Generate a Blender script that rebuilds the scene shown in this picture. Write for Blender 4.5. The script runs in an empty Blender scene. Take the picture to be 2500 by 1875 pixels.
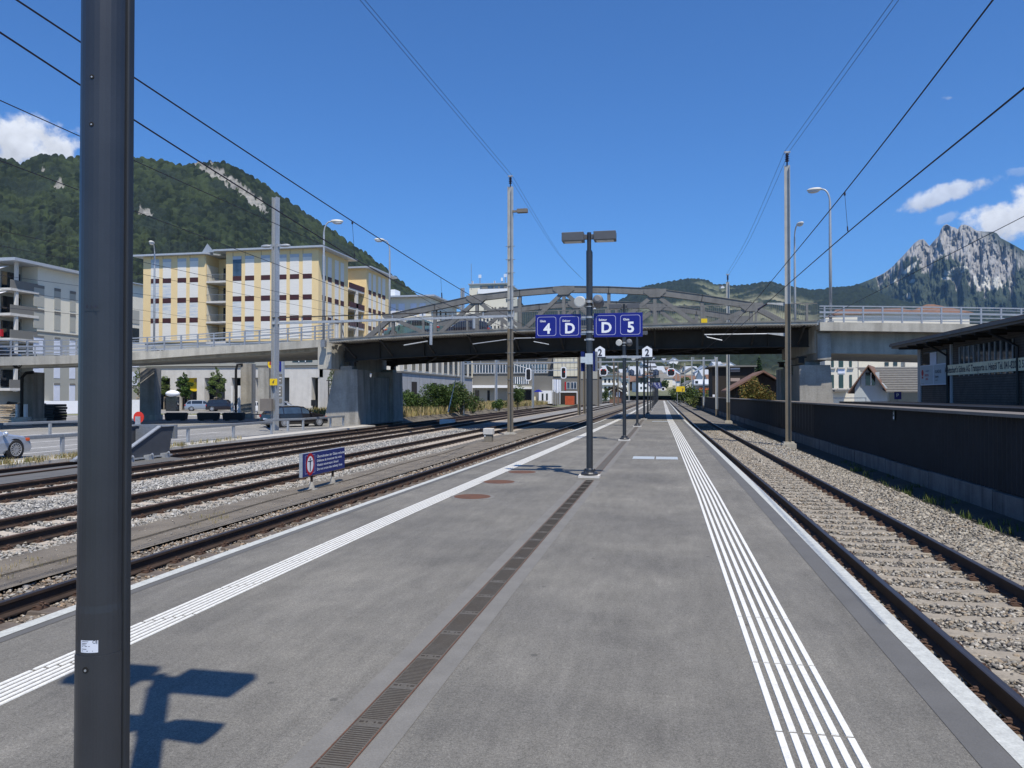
import bpy, bmesh, math, random
import numpy as np
from mathutils import Vector, Matrix
random.seed(7); RNG=np.random.default_rng(7)
SC=bpy.context.scene; COL=SC.collection
HAZE_D=3.6e-5
# ---------------------------------------------------------------- camera
FPX=1860.0; EYE=np.array([0,0,1.68]); CXP,CYP=1250.0,937.5
TILT=math.atan(25.5/FPX); YAW=math.atan(370*math.cos(TILT)/FPX)
FW=np.array([-math.sin(YAW)*math.cos(TILT),math.cos(YAW)*math.cos(TILT),math.sin(TILT)])
RT=np.array([math.cos(YAW),math.sin(YAW),0.0]); UP=np.cross(RT,FW)
cd=bpy.data.cameras.new('camera'); cam=bpy.data.objects.new('camera',cd); COL.objects.link(cam); SC.camera=cam
cd.sensor_width=36; cd.lens=36*FPX/2500; cd.clip_start=0.05; cd.clip_end=30000
cam.location=EYE; cam.rotation_euler=(math.pi/2+TILT,0,YAW)
# ---------------------------------------------------------------- sun and sky
SUNV=Vector((1.42,-2.2,4.85)).normalized()
SUN_EL=math.asin(SUNV.z); SUN_AZ=math.atan2(SUNV.x,SUNV.y)
sl=bpy.data.lights.new('sun','SUN'); sl.energy=4.9; sl.angle=math.radians(0.53); sl.color=(1.0,0.925,0.80)
so=bpy.data.objects.new('sun',sl); COL.objects.link(so); so.rotation_euler=SUNV.to_track_quat('Z','Y').to_euler()
SC.view_settings.view_transform='Standard'; SC.view_settings.look='None'; SC.view_settings.exposure=0.14; SC.view_settings.gamma=1
SC.render.engine='CYCLES'; SC.cycles.volume_bounces=0; SC.cycles.volume_step_rate=4; SC.cycles.max_bounces=5; SC.cycles.diffuse_bounces=2
W=bpy.data.worlds.new('World'); SC.world=W; W.use_nodes=True
wn=W.node_tree.nodes; wl=W.node_tree.links; bg=wn['Background']
sky=wn.new('ShaderNodeTexSky'); sky.sky_type='NISHITA'; sky.sun_disc=False; sky.sun_elevation=SUN_EL; sky.sun_rotation=SUN_AZ
sky.altitude=450; sky.air_density=1.0; sky.dust_density=0.15; sky.ozone_density=3.2
bg.inputs['Strength'].default_value=0.092
tint=wn.new('ShaderNodeMix'); tint.data_type='RGBA'; tint.blend_type='MULTIPLY'; tint.inputs[0].default_value=1.0
wl.new(sky.outputs[0],tint.inputs[6]); tint.inputs[7].default_value=(0.55,0.99,1.50,1)
skyc=tint.outputs[2]
def pdir(x,y):
    v=FW+RT*(x-CXP)/FPX-UP*(y-CYP)/FPX; return v/np.linalg.norm(v)
def wmath(op,a,b=None,c=None):
    n=wn.new('ShaderNodeMath'); n.operation=op
    for i,v in enumerate((a,b,c)):
        if v is None: continue
        if isinstance(v,(int,float)): n.inputs[i].default_value=v
        else: wl.new(v,n.inputs[i])
    return n.outputs[0]
tc=wn.new('ShaderNodeTexCoord'); dirv=tc.outputs['Generated']
def wdot(v):
    n=wn.new('ShaderNodeVectorMath'); n.operation='DOT_PRODUCT'; wl.new(dirv,n.inputs[0]); n.inputs[1].default_value=tuple(v); return n.outputs['Value']
nz=wn.new('ShaderNodeTexNoise'); nz.inputs['Scale'].default_value=34; nz.inputs['Detail'].default_value=9; nz.inputs['Roughness'].default_value=0.58
wl.new(dirv,nz.inputs['Vector'])
nz2=wn.new('ShaderNodeTexNoise'); nz2.inputs['Scale'].default_value=70; nz2.inputs['Detail'].default_value=6; wl.new(dirv,nz2.inputs['Vector'])
clouds=[(62,352,125,64,0.0,1.0,1.0),(2310,474,115,23,-0.23,1.1,0.8),(2492,532,125,58,-0.25,1.0,1.0),(2310,533,24,13,-0.5,1.5,0.3),(2318,239,32,9,0.1,1.6,0.25),(2492,418,34,10,0.1,1.6,0.2)]
cur=skyc
for (px_,py_,sx_,sy_,rot_,k_,op_) in clouds:
    c=pdir(px_,py_); r=np.cross(c,[0,0,1]); r/=np.linalg.norm(r); u=np.cross(r,c)
    rr=r*math.cos(rot_)+u*-math.sin(rot_); uu=u*math.cos(rot_)+r*math.sin(rot_)
    a=wmath('DIVIDE',wdot(rr),sx_/FPX*0.9); b=wmath('DIVIDE',wdot(uu),sy_/FPX*0.9)
    q=wmath('SQRT',wmath('ADD',wmath('MULTIPLY',a,a),wmath('MULTIPLY',b,b)))
    f=wmath('MULTIPLY',wdot(c),1.0)
    front=wmath('GREATER_THAN',f,0.8)
    d=wmath('ADD',wmath('SUBTRACT',1.0,q),wmath('MULTIPLY',wmath('SUBTRACT',nz.outputs['Fac'],0.5),k_*2.2))
    ss=wn.new('ShaderNodeMapRange'); ss.interpolation_type='SMOOTHSTEP'; wl.new(d,ss.inputs[0]); ss.inputs[1].default_value=0.0; ss.inputs[2].default_value=0.55
    m=wmath('MULTIPLY',wmath('MULTIPLY',ss.outputs[0],front),op_ if op_<1 else 1.0)
    # cloud brightness: bright tops, slightly greyer bases
    br=wmath('ADD',wmath('MULTIPLY',b,1.0),wmath('MULTIPLY',wmath('SUBTRACT',nz2.outputs['Fac'],0.5),3.0))
    mr=wn.new('ShaderNodeMapRange'); wl.new(br,mr.inputs[0]); mr.inputs[1].default_value=-1.4; mr.inputs[2].default_value=0.8; mr.inputs[3].default_value=0.62; mr.inputs[4].default_value=1.0
    cc=wn.new('ShaderNodeCombineColor'); wl.new(wmath('MULTIPLY',mr.outputs[0],9.0),cc.inputs[0]); wl.new(wmath('MULTIPLY',mr.outputs[0],9.4),cc.inputs[1]); wl.new(wmath('MULTIPLY',mr.outputs[0],10.2),cc.inputs[2])
    mx=wn.new('ShaderNodeMix'); mx.data_type='RGBA'; wl.new(m,mx.inputs[0]); wl.new(cur,mx.inputs[6]); wl.new(cc.outputs[0],mx.inputs[7]); cur=mx.outputs[2]
wl.new(cur,bg.inputs['Color'])

# ---------------------------------------------------------------- survey helpers: sight line through a photo point meets a real plane
def ray(x,y): return FW+RT*(x-CXP)/FPX-UP*(y-CYP)/FPX
def on_z(x,y,z=0.0): d=ray(x,y); return EYE+d*((z-EYE[2])/d[2])
def on_y(x,y,Y): d=ray(x,y); return EYE+d*(Y/d[1])
def on_x(x,y,X): d=ray(x,y); return EYE+d*(X/d[0])
def at(x,y,dep): return EYE+ray(x,y)*dep

# ---------------------------------------------------------------- mesh collector
class MB:
    def __init__(s): s.v=[]; s.f=[]; s.m=[]; s.cm=0
    def add(s,vs,fs):
        n=len(s.v); s.v+= [tuple(map(float,p)) for p in vs]; s.f+= [tuple(i+n for i in f) for f in fs]; s.m+=[s.cm]*len(fs); return s
    def box(s,x0,x1,y0,y1,z0,z1):
        return s.add([(x0,y0,z0),(x1,y0,z0),(x1,y1,z0),(x0,y1,z0),(x0,y0,z1),(x1,y0,z1),(x1,y1,z1),(x0,y1,z1)],
          [(0,3,2,1),(4,5,6,7),(0,1,5,4),(1,2,6,5),(2,3,7,6),(3,0,4,7)])
    def cbox(s,c,sz): return s.box(c[0]-sz[0]/2,c[0]+sz[0]/2,c[1]-sz[1]/2,c[1]+sz[1]/2,c[2]-sz[2]/2,c[2]+sz[2]/2)
    def tube(s,pts,r,n=8,cap=True,r2=None):
        pts=[Vector(p) for p in pts]; k=len(pts); rings=[]
        rs=[r+(0 if r2 is None else (r2-r)*i/(k-1)) for i in range(k)] if not isinstance(r,(list,tuple)) else r
        prev=None
        vs=[];fs=[]
        for i,p in enumerate(pts):
            t=(pts[min(i+1,k-1)]-pts[max(i-1,0)]).normalized()
            if prev is None:
                a=Vector((0,0,1)) if abs(t.z)<0.9 else Vector((1,0,0)); u=t.cross(a).normalized()
            else: u=(prev-t*prev.dot(t)).normalized()
            prev=u; w=t.cross(u)
            for j in range(n):
                an=2*math.pi*j/n; vs.append(p+(u*math.cos(an)+w*math.sin(an))*rs[i])
        for i in range(k-1):
            for j in range(n):
                a=i*n+j;b=i*n+(j+1)%n; fs.append((a,b,b+n,a+n))
        if cap: fs.append(tuple(reversed(range(n)))); fs.append(tuple(range((k-1)*n,k*n)))
        return s.add(vs,fs)
    def bar(s,a,b,w,h,up=(0,0,1)):   # rectangular bar from a to b, width w (side), height h (up)
        a=Vector(a);b=Vector(b);t=(b-a).normalized();upv=Vector(up)
        sd=t.cross(upv)
        if sd.length<1e-4: sd=t.cross(Vector((1,0,0)))
        sd.normalize(); u=sd.cross(t)
        vs=[]
        for p in (a,b):
            for (i,j) in ((-1,-1),(1,-1),(1,1),(-1,1)): vs.append(p+sd*i*w/2+u*j*h/2)
        return s.add(vs,[(0,1,2,3),(7,6,5,4),(0,4,5,1),(1,5,6,2),(2,6,7,3),(3,7,4,0)])
    def quad(s,a,b,c,d): return s.add([a,b,c,d],[(0,1,2,3)])
    def prism(s,poly,ext):   # poly list of 3D points, extruded by vector ext
        n=len(poly); e=Vector(ext); vs=[Vector(p) for p in poly]; vs2=[p+e for p in vs]
        return s.add(vs+vs2,[tuple(range(n-1,-1,-1)),tuple(range(n,2*n))]+[(i,(i+1)%n,(i+1)%n+n,i+n) for i in range(n)])
    def lathe(s,prof,n=24,c=(0,0,0),sy=1.0):
        vs=[];fs=[]
        for (r,z) in prof:
            for j in range(n):
                a=2*math.pi*j/n; vs.append((c[0]+r*math.cos(a),c[1]+r*math.sin(a)*sy,c[2]+z))
        for i in range(len(prof)-1):
            for j in range(n):
                a=i*n+j;b=i*n+(j+1)%n; fs.append((a,b,b+n,a+n))
        fs.append(tuple(reversed(range(n)))); fs.append(tuple(range((len(prof)-1)*n,len(prof)*n)))
        return s.add(vs,fs)
    def ell(s,c,r,nu=10,nv=7):
        vs=[];fs=[]
        for i in range(1,nv):
            th=math.pi*i/nv
            for j in range(nu):
                ph=2*math.pi*j/nu; vs.append((c[0]+r[0]*math.sin(th)*math.cos(ph),c[1]+r[1]*math.sin(th)*math.sin(ph),c[2]+r[2]*math.cos(th)))
        t=len(vs);vs.append((c[0],c[1],c[2]+r[2]));vs.append((c[0],c[1],c[2]-r[2]))
        for i in range(nv-2):
            for j in range(nu): a=i*nu+j;b=i*nu+(j+1)%nu; fs.append((a,a+nu,b+nu,b))
        for j in range(nu): fs.append((t,j,(j+1)%nu)); fs.append((t+1,(nv-2)*nu+(j+1)%nu,(nv-2)*nu+j))
        return s.add(vs,fs)
    def tf(s,loc=(0,0,0),rz=0,i0=0):
        c,sn=math.cos(rz),math.sin(rz)
        for i in range(i0,len(s.v)):
            x,y,z=s.v[i]; s.v[i]=(c*x-sn*y+loc[0],sn*x+c*y+loc[1],z+loc[2])
        return s
def tag(o,label=None,cat=None,group=None,kind=None):
    if label: o['label']=label
    if cat: o['category']=cat
    if group: o['group']=group
    if kind: o['kind']=kind
    return o
def mkmesh(name,v,f,mats,mi=None,smooth=False):
    me=bpy.data.meshes.new(name); me.from_pydata(v,[],f)
    for m in (mats if isinstance(mats,(list,tuple)) else [mats]): me.materials.append(m)
    if mi is not None and len(me.materials)>1: me.polygons.foreach_set('material_index',mi)
    if smooth: me.polygons.foreach_set('use_smooth',[True]*len(me.polygons))
    me.update(); return me
ORG={}
def root(name,label,cat,loc=(0,0,0),rz=0,group=None,kind=None):
    o=bpy.data.objects.new(name,None); COL.objects.link(o); o.location=tuple(map(float,loc)); o.rotation_euler=(0,0,rz); o.empty_display_size=.3
    tag(o,label,cat,group,kind); ORG[o]=(tuple(map(float,loc)),rz); return o
def part(name,mb,mats,parent=None,world=False,smooth=False,bevel=0,label=None):
    """one mesh object; with world=True the collected points are world points and are moved into the parent's frame"""
    if world and parent is not None:
        r=parent
        while r.parent: r=r.parent
        (lx,ly,lz),rz=ORG[r]; c,sn=math.cos(-rz),math.sin(-rz)
        mb.v=[(c*(x-lx)-sn*(y-ly),sn*(x-lx)+c*(y-ly),z-lz) for (x,y,z) in mb.v]
    me=mkmesh(name,mb.v,mb.f,mats,mb.m,smooth)
    o=bpy.data.objects.new(name,me); COL.objects.link(o)
    if parent is not None: o.parent=parent
    if bevel:
        b=o.modifiers.new('b','BEVEL'); b.width=bevel; b.segments=2; b.limit_method='ANGLE'
    if label: o['label']=label
    return o
def single(name,mb,mats,label,cat,group=None,kind=None,smooth=False,bevel=0):
    o=part(name,mb,mats,None,smooth=smooth,bevel=bevel); return tag(o,label,cat,group,kind)
def struct(name,mb,mats,smooth=False,kind='structure'):
    o=part(name,mb,mats,None,smooth=smooth); o['kind']=kind; return o
def kids(o): return [c for c in bpy.data.objects if c.parent==o]
def tree_of(o):
    m={}
    for c in bpy.data.objects:
        if c.parent: m.setdefault(c.parent,[]).append(c)
    return m
def copy_tree(o,parent=None,m=None):
    if m is None: m=tree_of(o)
    c=o.copy(); COL.objects.link(c); c.parent=parent
    for ch in m.get(o,[]): copy_tree(ch,c,m)
    return c
def dup(o,loc,rz=None,label=None,m=None,group=None):
    c=copy_tree(o,None,m); c.location=tuple(map(float,loc))
    if rz is not None: c.rotation_euler=(0,0,rz)
    ORG[c]=(tuple(map(float,loc)),c.rotation_euler[2])
    if label: c['label']=label
    if group: c['group']=group
    return c
FONTC={}
def text_mb(s,size,loc,xdir=(1,0,0),ydir=(0,0,1),bold=0.012,align='CENTER',squeeze=1.0,depth=0.002):
    """letters as flat thin solids; returns MB in the frame of loc/xdir/ydir"""
    cu=bpy.data.curves.new('t','FONT'); cu.body=s; cu.size=1.0; cu.align_x=align; cu.offset=bold; cu.resolution_u=3
    o=bpy.data.objects.new('t',cu); COL.objects.link(o); dg=bpy.context.evaluated_depsgraph_get(); me=bpy.data.meshes.new_from_object(o.evaluated_get(dg))
    X=Vector(xdir).normalized();Y=Vector(ydir).normalized();L=Vector(tuple(map(float,loc)))
    mb=MB(); mb.add([L+X*(v.co.x*size*squeeze)+Y*(v.co.y*size) for v in me.vertices],[tuple(p.vertices) for p in me.polygons])
    bpy.data.objects.remove(o); bpy.data.curves.remove(cu); bpy.data.meshes.remove(me); return mb
def merge(*ms):
    r=MB()
    for m in ms:
        n=len(r.v); r.v+=m.v; r.f+=[tuple(i+n for i in f) for f in m.f]; r.m+=m.m
    return r
def lerp(a,b,t): return a+(b-a)*t
# ---------------------------------------------------------------- materials
def _new(name):
    m=bpy.data.materials.new(name); m.use_nodes=True; return m,m.node_tree.nodes,m.node_tree.links,m.node_tree.nodes['Principled BSDF']
def mat(name,c,rough=.7,metal=0,var=.12,scale=3.0,bump=0,bscale=40,spec=.5,streak=None,c2=None,fine=None,coords='Object',detail=5,coat=0,stretch=(1,1,1),emit=None):
    m,n,l,b=_new(name)
    b.inputs['Roughness'].default_value=rough; b.inputs['Metallic'].default_value=metal; b.inputs['Specular IOR Level'].default_value=spec
    if coat: b.inputs['Coat Weight'].default_value=coat
    t=n.new('ShaderNodeTexCoord'); mp=n.new('ShaderNodeMapping'); l.new(t.outputs[coords],mp.inputs[0]); mp.inputs['Scale'].default_value=stretch
    no=n.new('ShaderNodeTexNoise'); no.inputs['Scale'].default_value=scale; no.inputs['Detail'].default_value=detail; no.inputs['Roughness'].default_value=.6; l.new(mp.outputs[0],no.inputs[0])
    mr=n.new('ShaderNodeMapRange'); l.new(no.outputs[0],mr.inputs[0]); mr.inputs[1].default_value=.3; mr.inputs[2].default_value=.7
    lo=tuple(max(0,x*(1-var)) for x in c) if c2 is None else c2
    hi=tuple(min(1,x*(1+var)) for x in c) if c2 is None else c
    mx=n.new('ShaderNodeMix'); mx.data_type='RGBA'; l.new(mr.outputs[0],mx.inputs[0]); mx.inputs[6].default_value=(*lo,1); mx.inputs[7].default_value=(*hi,1)
    out=mx.outputs[2]
    if streak:   # vertical run-off stains
        mp2=n.new('ShaderNodeMapping'); l.new(t.outputs[coords],mp2.inputs[0]); mp2.inputs['Scale'].default_value=(streak[0],streak[0],streak[0]*.09)
        n2=n.new('ShaderNodeTexNoise'); n2.inputs['Scale'].default_value=1; n2.inputs['Detail'].default_value=6; l.new(mp2.outputs[0],n2.inputs[0])
        r2=n.new('ShaderNodeMapRange'); l.new(n2.outputs[0],r2.inputs[0]); r2.inputs[1].default_value=.45; r2.inputs[2].default_value=.72; r2.inputs[3].default_value=0; r2.inputs[4].default_value=streak[1]
        m2=n.new('ShaderNodeMix'); m2.data_type='RGBA'; l.new(r2.outputs[0],m2.inputs[0]); l.new(out,m2.inputs[6]); m2.inputs[7].default_value=(*[x*.35 for x in c],1); out=m2.outputs[2]
    if fine:   # fine grain (scale, strength)
        n3=n.new('ShaderNodeTexNoise'); n3.inputs['Scale'].default_value=fine[0]; n3.inputs['Detail'].default_value=3; l.new(t.outputs[coords],n3.inputs[0])
        r3=n.new('ShaderNodeMapRange'); l.new(n3.outputs[0],r3.inputs[0]); r3.inputs[1].default_value=.3; r3.inputs[2].default_value=.7; r3.inputs[3].default_value=1-fine[1]; r3.inputs[4].default_value=1+fine[1]
        m3=n.new('ShaderNodeMix'); m3.data_type='RGBA'; m3.blend_type='MULTIPLY'; m3.inputs[0].default_value=1; l.new(out,m3.inputs[6]); l.new(r3.outputs[0],m3.inputs[7]); out=m3.outputs[2]
    l.new(out,b.inputs['Base Color'])
    if bump:
        nb=n.new('ShaderNodeTexNoise'); nb.inputs['Scale'].default_value=bscale; nb.inputs['Detail'].default_value=4; l.new(t.outputs[coords],nb.inputs[0])
        bp=n.new('ShaderNodeBump'); bp.inputs['Strength'].default_value=bump; bp.inputs['Distance'].default_value=.02; l.new(nb.outputs[0],bp.inputs['Height']); l.new(bp.outputs[0],b.inputs['Normal'])
    if emit: b.inputs['Emission Color'].default_value=(*emit[0],1); b.inputs['Emission Strength'].default_value=emit[1]
    return m
def attr_mat(name,attr='tint',rough=.9,bump=0,bscale=20,var=.1,scale=30,coords='Object',transl=0):
    m,n,l,b=_new(name); b.inputs['Roughness'].default_value=rough; b.inputs['Specular IOR Level'].default_value=.25
    a=n.new('ShaderNodeAttribute'); a.attribute_name=attr
    t=n.new('ShaderNodeTexCoord'); no=n.new('ShaderNodeTexNoise'); no.inputs['Scale'].default_value=scale; no.inputs['Detail'].default_value=4; l.new(t.outputs[coords],no.inputs[0])
    r=n.new('ShaderNodeMapRange'); l.new(no.outputs[0],r.inputs[0]); r.inputs[1].default_value=.3;r.inputs[2].default_value=.7; r.inputs[3].default_value=1-var; r.inputs[4].default_value=1+var
    m3=n.new('ShaderNodeMix'); m3.data_type='RGBA'; m3.blend_type='MULTIPLY'; m3.inputs[0].default_value=1; l.new(a.outputs['Color'],m3.inputs[6]); l.new(r.outputs[0],m3.inputs[7]); l.new(m3.outputs[2],b.inputs['Base Color'])
    if bump:
        bp=n.new('ShaderNodeBump'); bp.inputs['Strength'].default_value=bump; bp.inputs['Distance'].default_value=.05
        nb=n.new('ShaderNodeTexNoise'); nb.inputs['Scale'].default_value=bscale; nb.inputs['Detail'].default_value=5; l.new(t.outputs[coords],nb.inputs[0]); l.new(nb.outputs[0],bp.inputs['Height']); l.new(bp.outputs[0],b.inputs['Normal'])
    if transl:
        tr=n.new('ShaderNodeBsdfTranslucent'); l.new(m3.outputs[2],tr.inputs[0]); ms=n.new('ShaderNodeMixShader'); ms.inputs[0].default_value=transl
        l.new(b.outputs[0],ms.inputs[1]); l.new(tr.outputs[0],ms.inputs[2]); l.new(ms.outputs[0],n['Material Output'].inputs[0])
    return m
def brickish(name,c1,c2,mortar,sx,sz,rough=.8,axis='Object',msize=.02,rot=None):
    m,n,l,b=_new(name); b.inputs['Roughness'].default_value=rough
    t=n.new('ShaderNodeTexCoord'); mp=n.new('ShaderNodeMapping'); l.new(t.outputs[axis],mp.inputs[0])
    if rot: mp.inputs['Rotation'].default_value=rot
    br=n.new('ShaderNodeTexBrick'); br.inputs['Color1'].default_value=(*c1,1); br.inputs['Color2'].default_value=(*c2,1); br.inputs['Mortar'].default_value=(*mortar,1)
    br.inputs['Scale'].default_value=1; br.inputs['Brick Width'].default_value=sx; br.inputs['Row Height'].default_value=sz; br.inputs['Mortar Size'].default_value=msize
    l.new(mp.outputs[0],br.inputs['Vector']); l.new(br.outputs['Color'],b.inputs['Base Color']); return m
M={}
# platform asphalt: worn grey with long scuffs
def asphalt(name,c,dark,sc=1.0,grain=220):
    m,n,l,b=_new(name); b.inputs['Roughness'].default_value=.86; b.inputs['Specular IOR Level'].default_value=.35
    t=n.new('ShaderNodeTexCoord')
    def noise(s,det=6,str_=(1,1,1),ro=.6):
        mp=n.new('ShaderNodeMapping'); l.new(t.outputs['Object'],mp.inputs[0]); mp.inputs['Scale'].default_value=str_
        q=n.new('ShaderNodeTexNoise'); q.inputs['Scale'].default_value=s; q.inputs['Detail'].default_value=det; q.inputs['Roughness'].default_value=ro; l.new(mp.outputs[0],q.inputs[0]); return q.outputs[0]
    def rng(x,a,b_,c_,d_):
        r=n.new('ShaderNodeMapRange'); l.new(x,r.inputs[0]); r.inputs[1].default_value=a;r.inputs[2].default_value=b_;r.inputs[3].default_value=c_;r.inputs[4].default_value=d_; return r.outputs[0]
    def mul(col,f):
        q=n.new('ShaderNodeMix'); q.data_type='RGBA'; q.blend_type='MULTIPLY'; q.inputs[0].default_value=1; l.new(col,q.inputs[6]); l.new(f,q.inputs[7]); return q.outputs[2]
    mx=n.new('ShaderNodeMix'); mx.data_type='RGBA'; l.new(rng(noise(.55*sc,8),.35,.68,0,1),mx.inputs[0]); mx.inputs[6].default_value=(*dark,1); mx.inputs[7].default_value=(*c,1)
    col=mul(mx.outputs[2],rng(noise(1.6*sc,7,(1,.35,1)),.3,.7,.87,1.12)); col=mul(col,rng(noise(9*sc,8,(1,.25,1),.7),.34,.66,.88,1.11)); col=mul(col,rng(noise(2.2*sc,9,(1.6,.12,1),.72),.4,.62,.93,1.05))
    col=mul(col,rng(noise(2.6*sc,5,(.5,2.2,1)),.5,.75,1.0,1.08))
    col=mul(col,rng(noise(grain,2),.25,.75,.55,1.5)); col=mul(col,rng(noise(80,3,(1,1,1),.75),.32,.68,.66,1.36)); col=mul(col,rng(noise(30,4,(1,1,1),.75),.32,.68,.84,1.16))
    # sparse pale scuffs
    v=n.new('ShaderNodeTexVoronoi'); v.inputs['Scale'].default_value=5.5; l.new(t.outputs['Object'],v.inputs[0])
    sp=n.new('ShaderNodeMix'); sp.data_type='RGBA'; l.new(rng(v.outputs['Distance'],.0,.035,.7,0),sp.inputs[0]); l.new(col,sp.inputs[6]); sp.inputs[7].default_value=(.42,.42,.40,1)
    v2=n.new('ShaderNodeTexVoronoi'); v2.inputs['Scale'].default_value=1.9; l.new(t.outputs['Object'],v2.inputs[0]); s2=n.new('ShaderNodeMix'); s2.data_type='RGBA'; l.new(rng(v2.outputs['Distance'],.035,.05,.55,0),s2.inputs[0]); l.new(sp.outputs[2],s2.inputs[6]); s2.inputs[7].default_value=(.06,.058,.055,1); sp=s2
    l.new(sp.outputs[2],b.inputs['Base Color'])
    bp=n.new('ShaderNodeBump'); bp.inputs['Strength'].default_value=.6; bp.inputs['Distance'].default_value=.004; l.new(noise(grain,3),bp.inputs['Height']); l.new(bp.outputs[0],b.inputs['Normal'])
    return m
M['asph']=asphalt('platform_asphalt',(.192,.183,.160),(.134,.129,.117))
M['asph_smooth']=mat('edge_asphalt',(.112,.111,.107),.8,var=.1,scale=2,bump=.1,bscale=200,fine=(150,.12))
M['asph_drain']=mat('drain_asphalt',(.172,.166,.152),.85,var=.1,scale=4,bump=.1,bscale=150,fine=(120,.12))
M['road']=asphalt('road_asphalt',(.27,.265,.255),(.20,.20,.195),.3,90)
M['slab']=mat('concrete_slabs',(.46,.44,.40),.9,var=.12,scale=2,fine=(30,.1))
M['white']=mat('white_paint',(.80,.80,.75),.6,scale=26,c2=(.62,.61,.57),fine=(140,.14),detail=8)
M['edgewhite']=mat('edge_paint',(.55,.565,.53),.6,scale=14,c2=(.40,.41,.385),fine=(90,.12),detail=8)
M['linewhite']=mat('road_line',(.68,.68,.66),.7,var=.12,scale=3)
M['rail_side']=mat('rail_rust',(.034,.021,.015),.85,var=.35,scale=3,fine=(60,.2))
M['rail_top']=mat('rail_head',(.10,.085,.08),.38,metal=.7,var=.2,scale=2,stretch=(10,.3,1))
M['rail_dull']=mat('rail_head_rusty',(.085,.05,.035),.7,var=.2,scale=3)
M['clip']=mat('clip_rust',(.085,.048,.032),.8,var=.3,scale=30)
M['sleeper']=mat('sleeper_concrete',(.27,.24,.195),.9,var=.15,scale=4,fine=(40,.15))
M['sleeper_w']=mat('sleeper_pale',(.42,.37,.31),.9,var=.15,scale=4,fine=(40,.15))
M['sleeper_d']=mat('sleeper_dark',(.12,.10,.085),.9,var=.2,scale=4,fine=(40,.15))
M['bed_g']=mat('bed_grey',(.20,.185,.16),.95,var=.4,scale=24,bump=.9,bscale=22,c2=(.07,.065,.058),fine=(60,.4))
M['bed_w']=mat('bed_white',(.32,.315,.30),.95,scale=22,bump=.9,bscale=20,c2=(.13,.13,.13),fine=(60,.35))
M['bed_b']=mat('bed_brown',(.24,.20,.16),.95,scale=24,bump=.9,bscale=22,c2=(.09,.075,.06),fine=(60,.4))
M['gravel']=mat('fine_gravel',(.20,.175,.14),.95,scale=1.3,bump=.6,bscale=70,c2=(.115,.10,.082),fine=(110,.35))
M['ditch']=mat('soil_painted_shade',(.042,.040,.034),.95,scale=1.5,bump=.6,bscale=30,c2=(.018,.020,.014),fine=(50,.3))  # soil colour darkened to stand in for the barrier's wide shadow
M['earth']=mat('dark_earth',(.16,.14,.11),.95,scale=1.2,bump=.6,bscale=30,c2=(.07,.062,.05),fine=(50,.35))
M['grnd']=mat('dry_ground',(.20,.19,.12),.95,scale=.02,c2=(.10,.13,.06),fine=(.4,.25))
M['stone']=attr_mat('ballast_stone',rough=.88,var=.22,scale=60)
M['conc']=mat('concrete',(.44,.42,.365),.88,var=.12,scale=1.1,streak=(2.2,.5),fine=(16,.08),bump=.12,bscale=25)
M['conc_d']=mat('concrete_weathered',(.35,.335,.30),.9,var=.2,scale=.8,streak=(1.6,.75),fine=(12,.1),bump=.15,bscale=25)
M['conc_l']=mat('concrete_pale',(.58,.56,.52),.88,var=.08,scale=1,streak=(1.5,.2),fine=(16,.05))
M['conc_g']=mat('concrete_smooth_grey',(.40,.405,.41),.85,var=.08,scale=.6,streak=(.8,.2))
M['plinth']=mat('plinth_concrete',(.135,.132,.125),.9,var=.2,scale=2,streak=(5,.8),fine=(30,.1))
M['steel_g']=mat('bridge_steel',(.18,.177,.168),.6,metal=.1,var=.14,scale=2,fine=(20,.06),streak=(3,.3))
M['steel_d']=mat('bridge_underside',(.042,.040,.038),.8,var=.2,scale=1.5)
M['corr']=mat('corrugated_sheet',(.26,.25,.225),.8,var=.12,scale=2)
M['galv']=mat('galvanised',(.42,.44,.46),.5,metal=.45,var=.16,scale=14,streak=(5,.2))
M['galv_d']=mat('galvanised_dull',(.24,.26,.285),.55,metal=.4,var=.14,scale=12)
M['railing']=mat('railing_galv',(.36,.38,.41),.45,metal=.4,var=.1,scale=5)
M['anth']=mat('anthracite_paint',(.031,.034,.040),.36,var=.16,scale=5,spec=.7,metal=.15,fine=(350,.10))
M['anth2']=mat('anthracite_edge',(.022,.025,.030),.5,var=.1,scale=6)
M['lampgrey']=mat('lamp_housing',(.085,.09,.10),.5,var=.08,scale=6)
M['mast']=mat('mast_beige',(.20,.175,.135),.7,var=.12,scale=2,streak=(6,.45))
M['mast_l']=mat('mast_light',(.46,.47,.46),.6,metal=.2,var=.1,scale=3,streak=(5,.25))
M['rust']=mat('rust_iron',(.15,.062,.030),.85,scale=10,c2=(.08,.045,.03),fine=(80,.25))
M['slot']=mat('grating_slot',(.045,.037,.030),.9,var=.2)
M['grate']=mat('drain_grate',(.092,.078,.060),.75,scale=2.2,c2=(.105,.10,.088),fine=(80,.2))
M['hole']=mat('hole_black',(.008,.008,.008),.9,var=0)
M['black']=mat('black_plastic',(.012,.012,.013),.5,var=.1)
M['tarp']=mat('black_film',(.006,.006,.007),.6,var=.3,scale=3)
M['navy']=mat('sign_navy',(.009,.012,.20),.32,var=.04,scale=3,spec=.5)
M['navy2']=mat('sign_navy_dull',(.014,.026,.15),.4,var=.08,scale=3)
M['signwhite']=mat('sign_white',(.80,.82,.85),.45,var=.02)
M['signframe']=mat('sign_frame_line',(.42,.42,.62),.45,var=.02)
M['signgrey']=mat('sign_grey',(.30,.30,.34),.5,var=.03)
M['red']=mat('red_paint',(.62,.035,.02),.45,var=.08)
M['dred']=mat('sign_red',(.42,.012,.02),.45,var=.05)
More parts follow.
